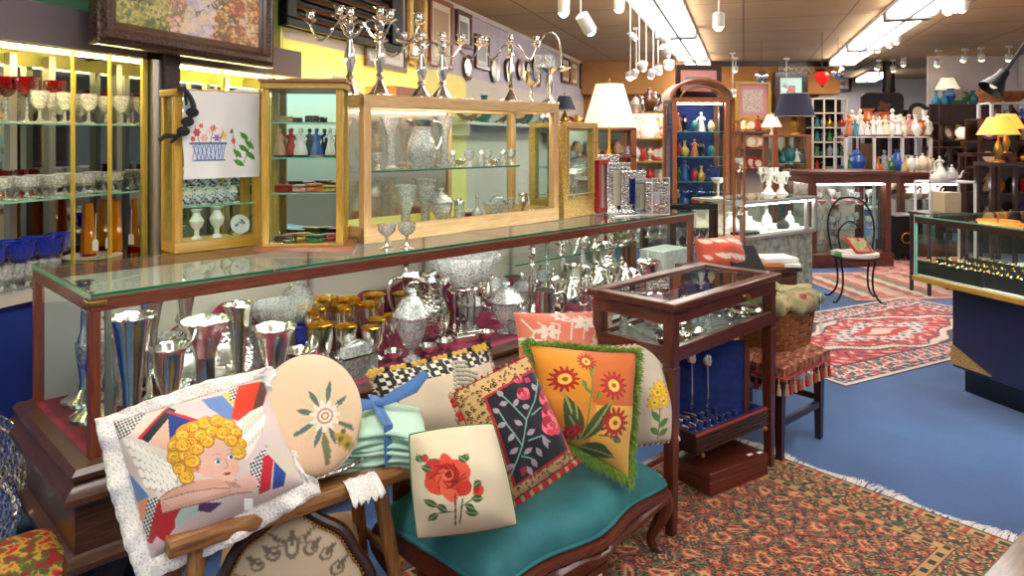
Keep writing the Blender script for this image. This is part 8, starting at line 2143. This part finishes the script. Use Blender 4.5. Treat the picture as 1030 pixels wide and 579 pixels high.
hang(567, -6, 6.0, 'white cylinder spotlight at the top above the epergne, leftmost', 5, 0, .16, .05)
hang(584, 14, 5.8, 'tilted white spotlight right of the leftmost cylinder', 42, -50, .17, .055)
hang(623, -6, 6.6, 'white spotlight at the top edge above the cream lamp', 8, 0, .14, .05)
hang(643, 62, 7.2, 'white twin-head spotlight on a long drop rod above the cream lamp shade', 40, -60, .09, .04)
hang(650, 62, 7.3, 'small white spotlight just right of the long drop rod', 40, 40, .09, .035)
hang(634, 34, 7.0, 'gooseneck spotlight on a curved stem left of the long drop rod', 50, -70, .07, .03)
hang(661, 34, 8.0, 'short white cylinder spotlight close under the track', 60, -70, .14, .05)
hang(657, 70, 9.2, 'white spotlight on a thin rod, second in the cluster of drop spots', 35, 20, .1, .05)
hang(662, 66, 9.6, 'white spotlight on a thin rod, third in the cluster of drop spots', 30, -30, .1, .05)
hang(673, 60, 9.0, 'round glowing spotlight right of the cluster of drop spots', 10, 0, .08, .07)
hang(634, 72, 10.5, 'low glowing spotlight left of the cluster behind the lamp shade', 10, 0, .08, .07)
hang(640, 70, 10.0, 'dim spotlight head between the lamp shade and the cluster', 30, 30, .1, .05)
hang(666, 46, 8.6, 'white angled spotlight by the end of the ceiling track', 50, -50, .14, .05)
hang(723, 12, 6.2, 'single white spotlight with a wire guard right of the ceiling panels', 5, 0, .13, .05, 'bulb_warm')
for i, (px, py, Y) in enumerate(((882, 45, 11.8), (895, 40, 11.2), (903, 36, 10.8), (942, 2, 7.6), (953, 3, 7.7), (962, 0, 7.6), (970, 0, 7.5), (884, 64, 14.2), (898, 66, 14.2), (909, 60, 13.8), (944, 60, 12.6), (971, 55, 12.4), (987, 54, 12.2), (1015, 54, 12.0), (740, 66, 13.8), (791, 84, 13.9), (737, 90, 13.0))):
    hang(px, py, Y, 'warm glowing track spotlight on the right half of the ceiling, %s counting from the left row' % ORD[i], 25, -40 + 20 * (i % 4), .1, .055, 'bulb_warm')

# black wheeled cabinet behind the ring counter's far corner
bc_ = thing('wheeled_cabinet', 'low black cabinet on wheels with a round dial beyond the ring counter', 'cabinet', at(901, 8.7), .05)
MB().bb(0, .24, 0, .25, .08, .54).build('body', 'black_metal', bc_, bevel=.01); MB().bb(-.01, .25, -.01, .26, .54, .56).build('top', 'alu', bc_)
MB().ring((.13, -.012, .28), .06, .008, 24, 6, RotX(PI / 2)).build('dial', 'brass', bc_)
for x in (.04, .2):
    for y in (.05, .2): MB().lathe([(.036, -.012), (.036, .012)], 14, (x, y, .037), RotY(PI / 2)).build('wheel', 'rubber', bc_)
# unseen bookcases added behind the camera to darken what the mirrors reflect
for i, (x, y, r_) in enumerate(((-2.6, -2.4, PI + .2), (.9, -3.2, PI - .1), (2.9, -2.6, PI))):
    put('bc0', None, Vector((x, y, 0)), 'unseen dark bookcase added behind the camera to darken the mirror reflections, %s along the windows' % ORD[i], 'bookcase', rz=r_)
# ================================================================ lights, camera, colour
# fluorescent fixtures on the ceiling: rows parallel to the left wall
simple('alu_dark', (110, 106, 104), .6)
def fixture(p, bounds, label, w=.46):
    s0, s1 = bounds[0], bounds[-1]; L = s1 - s0
    t = thing('ceiling_fixture', label, 'ceiling light', R(p, s0, CZ), RZW, 'fluorescent ceiling fixtures')
    MB().bb(0, L, -w / 2, w / 2, -.05, 0).build('housing', 'white_metal', t, bevel=.01)
    MB().bb(0, L, -.016, .016, -.145, -.05).build('centre_bar', 'alu_dark', t)
    for a, b_ in zip(bounds[:-1], bounds[1:]):
        for y in (-w / 4, w / 4):
            MB().bb(a - s0 + .1, b_ - s0 - .1, y - w / 4 + .015, y + w / 4 - .015, -.13, -.052).build('diffuser', 'tube_light', t, bevel=.02)
        MB().bb(b_ - s0 - .10, b_ - s0 + .10, -w / 2 - .01, w / 2 + .01, -.15, -.05).build('crossbar', 'alu_dark', t)
    return t
pof = lambda v: v.x * .9527 - v.y * .3039
pL = pof(W(666, 0, 1095 / 137)); pR = pof(W(918, 3, 1095 / 134))
fixture(pL, (-3.2, -.4, 2.4), 'unseen ceiling fixture added for even light nearest the shop windows, left row')  # added out of view to even out the light
fixture(pL, (3.77, 7.04, 10.3, 13.6, 15.0), 'long run of fluorescent panels above the cream table lamp')
fixture(pR, (-2.0, 1.4, 4.6), 'unseen ceiling fixture added for even light nearest the shop windows, right row')  # likewise an added, unseen fixture for even light
fixture(pR, (5.9, 9.45, 12.7, 15.3), 'long run of fluorescent panels over the right side of the shop')
fixture(2.93, (18.1, 20.2), 'short fluorescent fixture beyond the brown header near the stove pipe')
cam = bpy.data.cameras.new('camera'); co = bpy.data.objects.new('camera', cam); COL.objects.link(co); sc.camera = co
cam.sensor_width = 36; cam.lens = 36 * F / 1030; cam.shift_y = -(289.5 - HY) / 1030
co.location = (0, 0, EYE); co.rotation_euler = (PI / 2, 0, 0); cam.clip_start = .02
w = bpy.data.worlds.new('World'); sc.world = w; w.use_nodes = True
nt = w.node_tree; bg = nt.nodes['Background']; sky = nt.nodes.new('ShaderNodeTexSky'); sky.sky_type = 'HOSEK_WILKIE' if False else 'NISHITA'
sky.sun_disc = False; sky.sun_elevation = .8
nt.links.new(sky.outputs[0], bg.inputs['Color']); bg.inputs['Strength'].default_value = .16
sc.view_settings.view_transform = 'Standard'; sc.view_settings.look = 'None'; sc.view_settings.gamma = 1; sc.view_settings.exposure = .72
sc.view_settings.use_curve_mapping = False
cy = sc.cycles
cy.max_bounces = 10; cy.transparent_max_bounces = 32; cy.diffuse_bounces = 4; cy.glossy_bounces = 5; cy.transmission_bounces = 4
cy.use_denoising = True; cy.sample_clamp_indirect = 6; cy.caustics_reflective = False; cy.caustics_refractive = False
